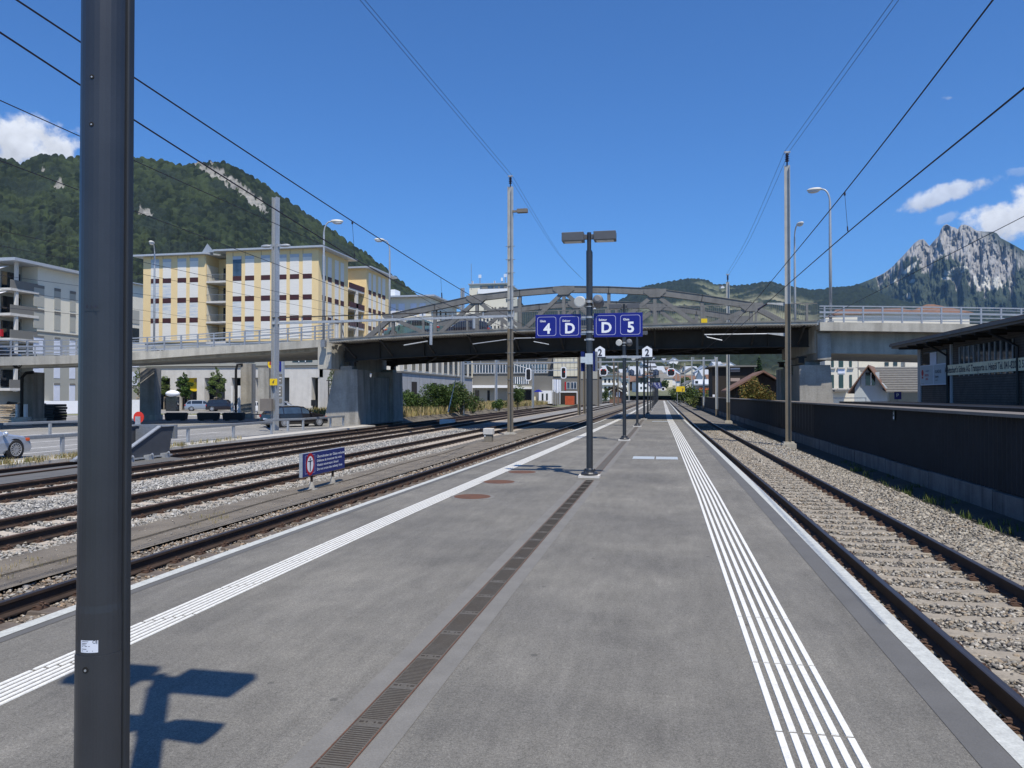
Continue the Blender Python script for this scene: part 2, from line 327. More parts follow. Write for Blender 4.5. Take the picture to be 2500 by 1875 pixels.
M['yellow']=mat('yellow_paint',(.75,.52,.01),.5,var=.06)
M['yel_soft']=mat('aged_yellow_board',(.78,.70,.48),.7,var=.08,scale=3)
M['spk']=mat('speaker_light',(.62,.61,.56),.5,var=.06)
M['spk_d']=mat('speaker_grey',(.15,.155,.165),.5,var=.06)
M['glass']=mat('dark_glass',(.018,.024,.03),.06,var=.3,scale=.7,spec=.8)
M['glass_b']=mat('bluish_glass',(.05,.08,.12),.08,var=.5,scale=.6,spec=.8)
M['ins']=mat('insulator_dark',(.018,.014,.03),.3,var=.1)
M['wire']=mat('wire_dark',(.012,.009,.022),.6,var=0)
M['wire_l']=mat('wire_grey',(.16,.16,.17),.5,var=0)
M['fence_dark']=mat('barrier_panel_dark',(.009,.010,.012),.8,var=.3,scale=1.5,fine=(14,.2))
M['coping']=mat('coping_boards',(.17,.15,.13),.8,var=.12,scale=1.5,fine=(20,.1))
M['wood_d']=mat('dark_shingle',(.12,.10,.085),.85,scale=2,c2=(.065,.057,.052),fine=(14,.25))
M['tire']=mat('tyre',(.016,.016,.017),.85,var=.1)
M['alloy']=mat('alloy_wheel',(.55,.56,.58),.35,metal=.6,var=.03)
M['chrome']=mat('lamp_glass',(.5,.52,.55),.15,var=.1)
M['taillight']=mat('tail_lamp',(.45,.02,.015),.2,var=.1)
M['orange_l']=mat('indicator_lamp',(.60,.10,.03),.25,var=.05)
M['plaster']=mat('cream_plaster',(.70,.66,.55),.9,var=.04,scale=.4)
M['plaster_g']=mat('grey_plaster',(.37,.37,.33),.9,var=.04,scale=.4)
M['plaster_w']=mat('warm_white_plaster',(.68,.64,.55),.9,var=.05,scale=.4)
M['ybld']=mat('ochre_facade',(.76,.59,.32),.85,var=.03,scale=.5)
M['blind']=mat('white_blinds',(.76,.74,.68),.7,scale=3,c2=(.66,.65,.62),stretch=(.15,.15,3))
M['blind_b']=mat('streaky_blinds',(.74,.72,.64),.7,scale=1.4,c2=(.36,.44,.55),stretch=(.35,.35,4))
M['blind_bl']=mat('pale_blue_blinds',(.66,.70,.80),.7,var=.04)
M['spandrel']=mat('maroon_panel',(.055,.016,.018),.6,var=.06)
M['metalroof']=mat('roof_edge_metal',(.44,.47,.51),.5,metal=.3,var=.05)
M['roof_tile_g']=mat('grey_tiles',(.15,.147,.138),.8,var=.15,scale=3)
M['roof_brown']=mat('brown_tiles',(.17,.095,.065),.85,var=.25,scale=2)
M['brownwall']=mat('dark_brown_wall',(.022,.016,.012),.85,var=.15)
M['pinkpanel']=mat('pale_panel',(.36,.28,.24),.8,var=.05)
M['greybld']=mat('grey_cladding',(.17,.165,.15),.8,var=.05,scale=.3)
M['creampanel']=mat('cream_panels',(.66,.63,.50),.8,var=.05,scale=.3)
M['orange']=mat('orange_container',(.50,.10,.035),.6,var=.15,scale=2)
M['shutter_g']=mat('green_shutter',(.020,.060,.062),.7,var=.1)
M['board_w']=mat('white_boarding',(.42,.47,.50),.8,var=.05)
M['carwhite']=mat('car_white',(.78,.79,.80),.25,var=.02,coat=1)
M['carsilver']=mat('car_silver',(.55,.60,.68),.28,metal=.55,var=.02,coat=1)
M['carblack']=mat('car_dark_brown',(.020,.017,.018),.22,metal=.3,var=.05,coat=1)
M['carpurple']=mat('car_aubergine',(.016,.010,.016),.22,metal=.3,var=.05,coat=1)
M['carnavy']=mat('car_black_green',(.010,.014,.013),.22,var=.05,coat=1)
M['carlgrey']=mat('car_light_grey',(.36,.40,.45),.3,metal=.5,var=.02,coat=1)
M['cargreen']=mat('car_teal',(.12,.22,.20),.3,metal=.3,var=.02,coat=1)
M['skin']=mat('skin',(.42,.24,.16),.6,var=.05)
M['planter']=mat('planter_black',(.022,.024,.028),.7,var=.1)
M['bark']=mat('bark',(.11,.085,.06),.9,var=.25,scale=12)
M['stake']=mat('wood_stake',(.38,.31,.22),.85,var=.12,scale=8)
M['pallet']=mat('weathered_planks',(.46,.37,.26),.85,var=.35,scale=7)
M['leaf']=attr_mat('leaves',rough=.6,var=.15,scale=3,transl=.25)
M['grass']=attr_mat('grass_blades',rough=.8,var=.1,scale=3,transl=.2)
M['terr']=attr_mat('terrain',rough=1,var=.18,scale=.02,bump=0)
M['sticker']=mat('sticker_paper',(.62,.66,.74),.4,var=.02)
M['ink']=mat('print_ink',(.03,.03,.05),.6,var=0)
M['pale']=mat('pale_plate',(.55,.60,.62),.4,metal=.2,var=.08,scale=12)
M['towerwhite']=mat('tower_white',(.74,.71,.64),.85,var=.03,scale=.3)
# ---------------------------------------------------------------- plan curves (X as a function of Y)
def sR(y): return float(np.interp(y,[0,13,30,53,116,212,400],[0,0,-.12,-.32,-.42,-.65,-1.3]))
def XL(y): return float(np.interp(y,[-3,10,25,40,51,104,212,400],[-4.62,-4.55,-4.26,-4.04,-3.86,-3.7,-3.3,-3.2]))
def XR(y): return 1.70+sR(y)
def R1(y): return float(np.interp(y,[-3,10,20,39,63,113,300,400],[-7.04,-7.0,-6.82,-6.62,-6.4,-6.1,-6.0,-6.0]))
YP=[-6,-2,2,5,8,11,14,18,22,27,33,40,48,56,65,78,95,116,150,180,212]
YS=[-6,-2,2,5,8,11,14,18,22,27,33,40,48,56,65,78,95,116,150,200,270,400]
def strip(fx0,fx1,z0,z1,ys=YS,mb=None):
    mb=mb or MB(); vs=[];fs=[]
    for y in ys: vs+=[(fx0(y),y,z0),(fx1(y),y,z1)]
    for i in range(len(ys)-1): a=2*i; fs.append((a,a+1,a+3,a+2))
    return mb.add(vs,fs)
k=lambda c: (lambda y:c)
# ground reaching the horizon
g=MB(); g.quad((-9000,-3000,-1.3),(9000,-3000,-1.3),(9000,12000,-1.3),(-9000,12000,-1.3)); struct('ground',g,M['grnd'])
# platform body (slab with side walls) and its surface strips
p=MB(); strip(XL,XR,0,0,YP,p); struct('platform',p,M['asph'])
p=MB(); strip(XL,lambda y:XL(y)+.001,-1.2,-.03,YP,p); strip(lambda y:XR(y)-.001,XR,-.03,-1.2,YP,p); p.box(XL(212),XR(212),212,212.2,-1.2,-.001)

ye=212; struct('platform_wall',p,M['conc'])
e=MB(); strip(lambda y:XL(y)-.02,lambda y:XL(y)+.095,.006,.006,YP,e); strip(lambda y:XL(y)-.02,lambda y:XL(y)-.019,-.1,.006,YP,e)
strip(lambda y:XR(y)-.125,lambda y:XR(y)+.0,.006,.006,YP,e); strip(lambda y:XR(y),lambda y:XR(y)+.001,.006,-.10,YP,e); struct('platform_edge_line',e,M['edgewhite'])
e=MB(); strip(lambda y:XR(y)-.30,lambda y:XR(y)-.125,.003,.003,YP,e); strip(lambda y:XL(y)+.095,lambda y:XL(y)+.18,.003,.003,YP,e); struct('platform_edge_paving',e,M['asph_smooth'])
# tactile guide bars, laid in 1 m lengths with joints
def tact(fx,w,n,y0,y1,off=0):
    mb=MB(); pitch=w/n; bw=pitch*.56; y=y0
    while y<y1:
        L=1.0 if y<45 else 8
        for i in range(n):
            yo=y+i*off; a=fx(yo)+pitch*(i+.22); b=fx(yo+L)+pitch*(i+.22)
            mb.add([(a,yo+.012,.001),(a+bw,yo+.012,.001),(b+bw,yo+L-.012,.001),(b,yo+L-.012,.001),(a+.002,yo+.014,.007),(a+bw-.002,yo+.014,.007),(b+bw-.002,yo+L-.014,.007),(b+.002,yo+L-.014,.007)],
              [(4,5,6,7),(0,1,5,4),(1,2,6,5),(2,3,7,6),(3,0,4,7)])
        y+=L
    return mb
struct('tactile_strip',tact(lambda y:.525+sR(y),.40,6,-3,205),M['white'])
struct('tactile_strip',tact(lambda y:XL(y)+.79,.29,6,-3,205,.05),M['white'])
# drain channel down the middle, with its asphalt border
XD=lambda y: float(np.interp(y,[0,14,30,60,210],[-1.49,-1.42,-1.37,-1.32,-1.34]))
segs=[(-3,1.45),(2.2,14.9),(15.9,27.4),(28.4,39.7),(40.7,52),(53,64.5),(65.5,200)]
bd=MB()
for a,b in segs:
    ys=[a]+[y for y in YS if a<y<b]+[b]; strip(lambda y:XD(y)-.215,lambda y:XD(y)+.215,.003,.003,ys,bd)
struct('drain_border',bd,M['asph_drain'])
for si,(a,b) in enumerate(segs):
    r=root('drain_channel','rusty drain grating %s'%(['under and behind the near pole','from the near lamp post to the second post','from the second to the third lamp post','from the third to the fourth lamp post','from the fourth to the fifth lamp post','past the fifth lamp post','far end past the sixth lamp post'][si]),'drain channel',(0,a,0),group='drain channels between the lamp posts')
    fr=MB(); ys=[a]+[y for y in YS if a<y<b]+[b]
    for sgn in (-1,1): strip(lambda y:XD(y)+sgn*.081-.004,lambda y:XD(y)+sgn*.081+.004,.009,.009,ys,fr)
    part('frame',fr,M['rust'],r,world=True)
    gr=MB(); strip(lambda y:XD(y)-.078,lambda y:XD(y)+.078,.006,.006,ys,gr)
    gm=part('grating',gr,M['grate'],r,world=True)
    if b<20:
        sl=MB(); y=a; 
        while y<min(b,14.8):
            # panel: fine bars, pairs of keyholes at the joints
            yy=y
            for kk in range(int(.42/.022) if b<16 else 0):
                yb=y+.04+kk*.022
                if yb<b: sl.box(XD(yb)-.068,XD(yb)+.068,yb,yb+.006,.0062,.0078)
            for q in (-.05,-.022,.022,.05):
                w=.011 if abs(q)>.03 else .004
                sl.box(XD(y)+q-w,XD(y)+q+w,y-.008,y+.008,.0063,.0081)
                if y+.13<b: pass
            y+=.50
        part('slot',sl,M['slot'],gm,world=True)
# access covers and manholes
for (x,y,lab) in ((-3.08,12.15,'rusty round manhole cover nearest the camera'),(-3.10,14.3,'rusty round manhole cover, middle of the three'),(-3.0,16.2,'rusty round manhole cover farthest away, in the lamp shadow')):
    r=root('manhole_cover',lab,'manhole cover',(x,y,0),group='manhole covers in the platform')
    m=MB(); m.lathe([(.30,.003),(.30,.009),(.0,.010)],40); part('cover',m,M['rust'],r)
    m=MB(); m.lathe([(.37,.002),(.365,.005),(.305,.006)],40); part('ring',m,M['asph_drain'],r)
c0=root('access_cover','two pale rectangular steel lids set side by side in the platform','access cover',(-.22,20.5,0))
for s in (-1,1):
    m=MB(); m.box(s*.30-.28,s*.30+.28,-.38,.38,.002,.009); part('lid',m,M['pale'],c0)
c1=root('access_cover','thin pale strip across the platform just before the bridge shadow','access cover',(-.15,48.2,0))
m=MB(); m.box(-.55,.55,-.25,.25,.002,.009); part('lid',m,M['pale'],c1)
# patch repairs: paler wear marks
# ---------------------------------------------------------------- track bed zones
zones=[('ballast_bed',lambda y:XR(y)-.1,lambda y:4.75+sR(y),-.765,-.765,'bed_g'),('ballast_bed',lambda y:4.75+sR(y),lambda y:5.8+sR(y)*.5,-.765,-.79,'bed_g'),
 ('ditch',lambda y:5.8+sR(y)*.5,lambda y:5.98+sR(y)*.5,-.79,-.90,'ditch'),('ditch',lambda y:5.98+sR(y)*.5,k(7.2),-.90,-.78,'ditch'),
 ('ballast_bed',lambda y:R1(y)-.9,lambda y:XL(y)+.1,-.765,-.765,'bed_b'),('gravel_path',lambda y:R1(y)-2.35,lambda y:R1(y)-.9,-.69,-.70,'gravel'),
 ('ballast_bed',k(-9.75),lambda y:R1(y)-2.35,-.75,-.69,'bed_g'),('ballast_bed',k(-14.0),k(-9.75),-.765,-.765,'bed_w'),('ballast_bed',k(-16.6),k(-14.0),-.765,-.765,'bed_w'),
 ('ballast_bed',k(-20.0),k(-16.6),-.765,-.765,'bed_b')]
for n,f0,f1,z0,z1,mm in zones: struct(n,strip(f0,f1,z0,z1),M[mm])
struct('ballast_bed',strip(XL,XR,-.72,-.72,[212.2,260,330,400]),M['bed_b'])
ks=MB(); strip(k(-21.0),k(-20.0),-.50,-.50,mb=ks,ys=[-6,0,10,20,30,40,51]); strip(k(-20.0),k(-19.999),-.50,-.9,mb=ks,ys=[-6,0,10,20,30,40,51]); struct('path',ks,M['slab'])
rd=MB(); rd.quad((-120,-60,-.52),(-21.0,-60,-.52),(-21.0,61.5,-.52),(-120,61.5,-.52)); rd.quad((-120,61.5,-.52),(-30,61.5,-.52),(-30,175,-.52),(-120,175,-.52)); struct('road',rd,M['road'])
pv=MB(); pv.quad((7.2,-30,-.95),(120,-30,-.95),(120,170,-.95),(7.2,170,-.95)); struct('yard',pv,M['road'])
ap=MB(); ap.quad((-18.75,6,-.60),(-16.4,6,-.60),(-16.6,24.3,-.60),(-18.75,25.5,-.60)); struct('asphalt_patch',ap,M['asph_smooth'])
# road lines
ln=MB()
def line(a,b,w=.12,z=-.512): ln.bar((a[0],a[1],z),(b[0],b[1],z),w,.004)
line((-23.2,-20),(-23.2,34)); line((-24.6,-20),(-25.3,40)); line((-27.5,-10),(-28.5,48)); 
line((-31.5,-10),(-34.5,60),.15); line((-33.5,36),(-28,52),.2); line((-37,34),(-42,48),.15); line((-22.0,8),(-22.0,30),.1)
for i in range(7): line((-50-i*2.6,62),(-53-i*2.6,67),.1)
struct('road_marking',ln,M['linewhite'])
# kerb lines of the planted strip
kb=MB(); kb.box(-60,-35,70,70.25,-.52,-.40); kb.box(-62,-36,74,74.2,-.52,-.40); struct('kerb',kb,M['conc_l'])

# ---------------------------------------------------------------- railway tracks
def rail_mesh(fx,ys,top):
    mb=MB(); prof=[(-.075,-.172),(.075,-.172),(.075,-.158),(.012,-.140),(.010,-.050),(.036,-.036),(.036,-.006),(.024,0),(-.024,0),(-.036,-.006),(-.036,-.036),(-.010,-.050),(-.012,-.140),(-.075,-.158)]
    n=len(prof); vs=[];
    for y in ys: vs+= [(fx(y)+a,y,-.55+b) for a,b in prof]
    fs=[];ms=[]
    for i in range(len(ys)-1):
        for j in range(n):
            a=i*n+j;b=i*n+(j+1)%n; fs.append((a,b,b+n,a+n)); ms.append(1 if j in (6,7,8) else 0)
    fs.append(tuple(reversed(range(n)))); ms.append(0)
    mb.v=[tuple(v) for v in vs]; mb.f=fs; mb.m=ms; return mb
def sleeper_mb(L=2.5,w=.24,wb=.30,top=-.728,dip=.018):
    mb=MB(); xs=[-L/2,-L/2+.04,-.95,-.55,-.25,.25,.55,.95,L/2-.04,L/2]; vs=[]
    for x in xs:
        t=top-(dip if abs(x)<.5 else 0)-(.02 if abs(x)>L/2-.01 else 0); ww=w*(0.9 if abs(x)<.5 else 1)
        vs+=[(x,-wb/2,top-.17),(x,-ww/2,t-.006),(x,-ww/2+.012,t),(x,ww/2-.012,t),(x,ww/2,t-.006),(x,wb/2,top-.17)]
    fs=[]
    for i in range(len(xs)-1):
        for j in range(5): a=i*6+j; fs.append((a,a+6,a+7,a+1))
    fs.append((0,1,2,3,4,5)); k_=(len(xs)-1)*6; fs.append((k_+5,k_+4,k_+3,k_+2,k_+1,k_))
    return mb.add(vs,fs)
def clip_mb(x0):
    """tension clamps with their screw and angled guide plate on both sides of one rail"""
    mb=MB()
    for s in (-1,1):
        x=x0+s*.14
        mb.box(x-.045,x+.045,-.075,.075,-.728,-.712)
        if s<0: mb.box(x0-.12,x0+.12,-.07,.07,-.727,-.7205)
        pts=[(x-s*.055,-.055,-.700),(x-s*.01,-.062,-.685),(x+s*.05,-.05,-.690),(x+s*.045,-.018,-.675),(x-s*.005,-.014,-.668),(x-s*.005,.014,-.668),(x+s*.045,.018,-.675),(x+s*.05,.05,-.690),(x-s*.01,.062,-.685),(x-s*.055,.055,-.700)]
        mb.tube(pts,.0095,6); mb.tube([(x+s*.012,0,-.715),(x+s*.012,0,-.655)],.013,6); mb.box(x-.004,x+.028,-.016,.016,-.66,-.645)
    return mb
def track(label,fc,ys,top,mats_,y0,y1,clipto,sp=.6,smat='sleeper',tilt=0):
    r=root('railway_track',label,'railway track',(0,0,0),group='parallel railway tracks of the station')
    for s in (-1,1): part('rail',rail_mesh(lambda y:fc(y)+s*.7525,ys,top),[M['rail_side'],M[top]],r)
    sm=None; cm={}
    ys_=np.arange(y0,y1,sp)[:100]
    for y in ys_:
        if sm is None: o=part('sleeper',sleeper_mb(),M[smat],r); sm=o
        else: o=bpy.data.objects.new('sleeper',sm.data); COL.objects.link(o); o.parent=r
        o.location=(fc(y),float(y),0); 
        if y<clipto:
            for s in (-1,1):
                if s not in cm: c=part('rail_clip',clip_mb(s*.7525),M['clip'],o); cm[s]=c
                else: c=bpy.data.objects.new('rail_clip',cm[s].data); COL.objects.link(c); c.parent=o
    far=MB()
    for y in np.arange(ys_[-1]+sp,ys_[-1]+45,sp):
        far.box(fc(y)-1.25,fc(y)+1.25,y-.12,y+.12,-.9,-.735)
    o=part('sleeper',far,M[smat],r); o['kind']='stuff'
    return r
track('clean railway track with shiny rails along the right platform edge',lambda y:3.31+sR(y),YS,'rail_top',None,1.9,62,26)
track('railway track hugging the left platform edge, one rail hidden below it',lambda y:R1(y)+.7525,YS,'rail_top',None,2.6,62,30,smat='sleeper_d')
track('third track over from the right, pale sleepers, behind the crossing sign',lambda y:-10.88,YS,'rail_dull',None,7,66,30,sp=.62,smat='sleeper_w')
track('fourth track over with rusty rails along the white ballast',lambda y:float(np.interp(y,[0,40,85,400],[-15.2,-15.35,-16.1,-16.6])),YS,'rail_dull',None,10,70,20,sp=.64,smat='sleeper_w')
track('rusty siding track that ends at the grey buffer stop',lambda y:float(np.interp(y,[0,45,85,400],[-18.65,-18.7,-19.6,-21])),[y for y in YS if y<=60 and y>3]+[78,110],'rail_dull',None,26,76,10,sp=.66,smat='sleeper_d')

# ---------------------------------------------------------------- loose ballast stones
def rock_shapes(n,ico=True):
    bm=bmesh.new(); 
    if ico: bmesh.ops.create_icosphere(bm,subdivisions=1,radius=1)
    else: bmesh.ops.create_cube(bm,size=1.5)
    bm.verts.ensure_lookup_table(); V=np.array([v.co[:] for v in bm.verts]); bm.faces.ensure_lookup_table(); F=np.array([[v.index for v in f.verts] for f in bm.faces]); bm.free()
    out=[]
    for i in range(n):
        v=V*(1+RNG.uniform(-.28,.28,(len(V),1)))+RNG.uniform(-.12,.12,V.shape)
        # flatten one or two sides so that the stones look broken, not round
        for _ in range(2):
            d=RNG.normal(size=3); d/=np.linalg.norm(d); t=v@d; cut=.55; v=v-np.outer(np.maximum(t-cut,0),d)
        out.append(v)
    return out,F
def rotmats(n):
    q=RNG.normal(size=(n,4)); q/=np.linalg.norm(q,axis=1)[:,None]; w,x,y,z=q.T
    return np.stack([1-2*(y*y+z*z),2*(x*y-z*w),2*(x*z+y*w),2*(x*y+z*w),1-2*(x*x+z*z),2*(y*z-x*w),2*(x*z-y*w),2*(y*z+x*w),1-2*(x*x+y*y)],1).reshape(n,3,3)
def fastmesh(name,V,F,col=None,mats=None,smooth=False):
    me=bpy.data.meshes.new(name); nv=len(V); nf,kk=F.shape
    me.vertices.add(nv); me.vertices.foreach_set('co',V.astype(np.float32).ravel())
    me.loops.add(nf*kk); me.loops.foreach_set('vertex_index',F.astype(np.int32).ravel())
    me.polygons.add(nf); me.polygons.foreach_set('loop_start',np.arange(0,nf*kk,kk,dtype=np.int32)); me.polygons.foreach_set('loop_total',np.full(nf,kk,dtype=np.int32))
    if smooth: me.polygons.foreach_set('use_smooth',[True]*nf)
    if col is not None:
        a=me.color_attributes.new('tint','FLOAT_COLOR','POINT'); a.data.foreach_set('color',np.concatenate([col,np.ones((nv,1))],1).astype(np.float32).ravel())
    me.update(calc_edges=True); me.validate()
    if mats: me.materials.append(mats)
    o=bpy.data.objects.new(name,me); COL.objects.link(o); return o
def stones(name,P,size,palette,ico=True,flat=.7):
    n=len(P); shapes,F=rock_shapes(6,ico); idx=RNG.integers(0,6,n); Vs=[];Fs=[];Cs=[];off=0
    pal=np.array(palette)
    for k_ in range(6):
        q=P[idx==k_]; m=len(q)
        if m==0: continue
        s=(size*np.exp(RNG.normal(0,.28,(m,1)))*np.stack([np.ones(m),RNG.uniform(.6,1,m),RNG.uniform(.4,.8,m)],1))/2
        v=shapes[k_][None]*s[:,None,:]; v=np.einsum('nij,nvj->nvi',rotmats(m),v); v[:,:,2]*=flat; v+=q[:,None,:]
        Vs.append(v.reshape(-1,3)); nv=len(shapes[k_]); Fs.append((F[None]+(np.arange(m)*nv)[:,None,None]).reshape(-1,F.shape[1])+off); off+=m*nv
        c=pal[RNG.integers(0,len(pal),m)]*RNG.uniform(.75,1.2,(m,1)); Cs.append(np.repeat(c,nv,0))
    o=fastmesh(name,np.concatenate(Vs),np.concatenate(Fs),np.concatenate(Cs),M['stone']); o['kind']='stuff'; return o
def scatter(f0,f1,y0,y1,dens,z,dy=None):
    """points between two plan curves; density falls off with y when dy given"""
    ar=(f1((y0+y1)/2)-f0((y0+y1)/2))*(y1-y0); n=int(ar*dens); y=RNG.uniform(y0,y1,n); u=RNG.uniform(0,1,n)
    a=np.array([f0(t) for t in y]); b=np.array([f1(t) for t in y]); x=a+(b-a)*u
    zz=np.array([z(X_,Y_) for X_,Y_ in zip(x,y)]) if callable(z) else np.full(n,z)
    return np.stack([x,y,zz+RNG.uniform(-.012,.012,n)],1)
GREY=[(.27,.245,.205),(.33,.31,.27),(.21,.20,.18),(.40,.375,.33),(.29,.24,.18),(.15,.14,.13),(.35,.31,.25)]
WARM=[(.28,.24,.19),(.22,.18,.14),(.34,.30,.25),(.18,.145,.11),(.30,.22,.15),(.38,.36,.32),(.20,.19,.18)]
PALE=[(.34,.33,.31),(.43,.42,.39),(.26,.26,.25),(.48,.46,.42),(.20,.195,.185),(.35,.33,.29)]
def off_sleeper(P,fc,y0,sp,half=.13,L=1.22,keep=.04):
    ph=np.mod(P[:,1]-y0+sp/2,sp)-sp/2; on=(np.abs(ph)<half)&(np.abs(P[:,0]-np.array([fc(t) for t in P[:,1]]))<L); 
    return P[(~on)|(RNG.uniform(size=len(P))<keep)]
f5=lambda y:3.31+sR(y); f4=lambda y:R1(y)+.7525; f3=lambda y:-10.88; f2=lambda y:float(np.interp(y,[0,40,85,400],[-15.2,-15.35,-16.1,-16.6]))
P=np.concatenate([scatter(XR,lambda y:4.65+sR(y),2.0,12,560,-.748),scatter(XR,lambda y:4.65+sR(y),12,26,380,-.748)])
P=off_sleeper(P,f5,1.9,.6,.088,1.22,.07); stones('ballast',P,.052,GREY)
P=np.concatenate([scatter(lambda y:4.55+sR(y),lambda y:5.75,3.5,14,720,lambda x,y:-.745-.03*max(0,x-5.0)),scatter(lambda y:4.55+sR(y),lambda y:5.75,14,30,400,-.755)])
stones('ballast',P,.068,[(.31,.285,.24),(.38,.355,.305),(.22,.205,.175),(.28,.24,.19),(.15,.14,.125),(.34,.315,.27)])
P=scatter(lambda y:5.7,lambda y:6.2,3,24,60,lambda x,y:-.86); stones('ballast',P,.05,[(.08,.075,.065),(.11,.10,.09)])
P=scatter(XR,lambda y:4.65+sR(y),26,60,150,-.75); stones('ballast',off_sleeper(P,f5,1.9,.6,.12,1.22,.2),.065,GREY,ico=False)
P=scatter(lambda y:4.6+sR(y),lambda y:5.8+sR(y)*.5,30,62,150,-.76); stones('ballast',P,.075,PALE[:3]+GREY,ico=False)
P=np.concatenate([scatter(lambda y:R1(y)-.95,lambda y:R1(y)-.02,4,22,420,-.745),scatter(lambda y:R1(y),lambda y:XL(y)-.6,5,16,260,-.75)])
stones('ballast',off_sleeper(P,f4,2.6,.6,.12,1.2,.1),.056,WARM)
P=scatter(lambda y:R1(y)-1.0,lambda y:XL(y)-.6,22,60,110,-.75); stones('ballast',P,.075,WARM,ico=False)
P=scatter(lambda y:R1(y)-2.4,lambda y:R1(y)-.9,4,30,60,-.69); stones('ballast',P,.022,GREY,ico=False)
P=scatter(lambda y:-9.95,lambda y:R1(y)-2.3,6,32,300,lambda x,y:-.74 if x<-9.6 else -.70); stones('ballast',P,.062,PALE[:3]+GREY[:4])
P=scatter(lambda y:-11.9,lambda y:-9.9,7,34,210,-.742); stones('ballast',off_sleeper(P,f3,7,.62,.14,1.22,.03),.06,PALE+GREY[:3],ico=False)
P=np.concatenate([scatter(lambda y:-14.1,lambda y:-11.9,8,26,260,lambda x,y:-.745+.03*math.sin((x+14.1)/2.2*math.pi)),scatter(lambda y:-14.1,lambda y:-11.9,26,52,120,-.74)]); stones('ballast',P,.068,PALE)
P=scatter(lambda y:-16.6,lambda y:-14.1,10,45,120,-.742); stones('ballast',off_sleeper(P,f2,10,.64,.16,1.25,.03),.07,PALE,ico=False)
P=scatter(lambda y:-19.9,lambda y:-16.5,24,58,70,-.745); stones('ballast',P,.07,WARM+GREY,ico=False)
# weeds and dry grass tufts
def tufts(name,pts,h,cols,n=14,spread=.12,w=.006):
    V=[];F=[];C=[];
    for (x,y,z) in pts:
        for _ in range(n):
            a=random.uniform(0,6.28); rr=random.uniform(0,spread); bx=x+rr*math.cos(a);by=y+rr*math.sin(a); hh=h*random.uniform(.4,1.2); ln_=random.uniform(.1,.6)*hh; a2=random.uniform(0,6.28)
            tx=bx+ln_*math.cos(a2);ty=by+ln_*math.sin(a2); px_=-math.sin(a2)*w;py_=math.cos(a2)*w; mx_=bx+(tx-bx)*.4; my=by+(ty-by)*.4
            i=len(V); V+=[(bx-px_,by-py_,z),(bx+px_,by+py_,z),(mx_+px_,my+py_,z+hh*.6),(mx_-px_,my-py_,z+hh*.6),(tx,ty,z+hh),(tx+px_*.2,ty+py_*.2,z+hh*.98)]
            F+=[(i,i+1,i+2,i+3),(i+3,i+2,i+5,i+4)]; c=np.array(random.choice(cols))*random.uniform(.8,1.2); C+=[c]*6
    o=fastmesh(name,np.array(V),np.array(F),np.array(C),M['grass']); o['kind']='stuff'; return o
DRY=[(.40,.31,.14),(.34,.27,.12),(.26,.24,.09),(.45,.37,.20)]; GRN=[(.06,.10,.02),(.09,.13,.03),(.05,.08,.02),(.14,.16,.05)]
tufts('weeds',[(random.uniform(5.9,6.8),random.uniform(5,30),-.86) for _ in range(60)]+[(6.0,8.6,-.85),(5.9,7.9,-.84),(6.1,8.2,-.86),(5.95,20.5,-.85),(6.3,7,-.95),(6.2,27,-.9)]*3,.16,GRN,16,.14)
tufts('dry_grass',[(random.uniform(-20.35,-19.95),random.uniform(10,34),-.52) for _ in range(120)]+[(random.gauss(-20.2,.2),random.uniform(17,24),-.52) for _ in range(90)],.20,DRY+GRN[3:],12,.16,.008)
tufts('dry_grass',[(random.uniform(-8.9,-8.0),random.choice([8.6,9.2,13,13.4,5.6])+random.gauss(0,.3),-.69) for _ in range(26)],.07,DRY,10,.12,.003)
# ---------------------------------------------------------------- road bridge over the tracks
def zd(x): return float(np.interp(x,[-23,-20,-15.6,-10,-1.3,2,7.5,9.2,20.7,45],[5.27,5.44,5.63,5.80,5.92,5.96,5.96,5.96,5.50,4.6]))  # fascia underside
YN,YF=49.6,62.4; TN,TF=52.4,60.9
br=root('truss_bridge','grey steel truss road bridge spanning all tracks and the platform','bridge',(-7,55,0))
XA,XB=-22.9,9.3; xs=np.linspace(XA,XB,17)
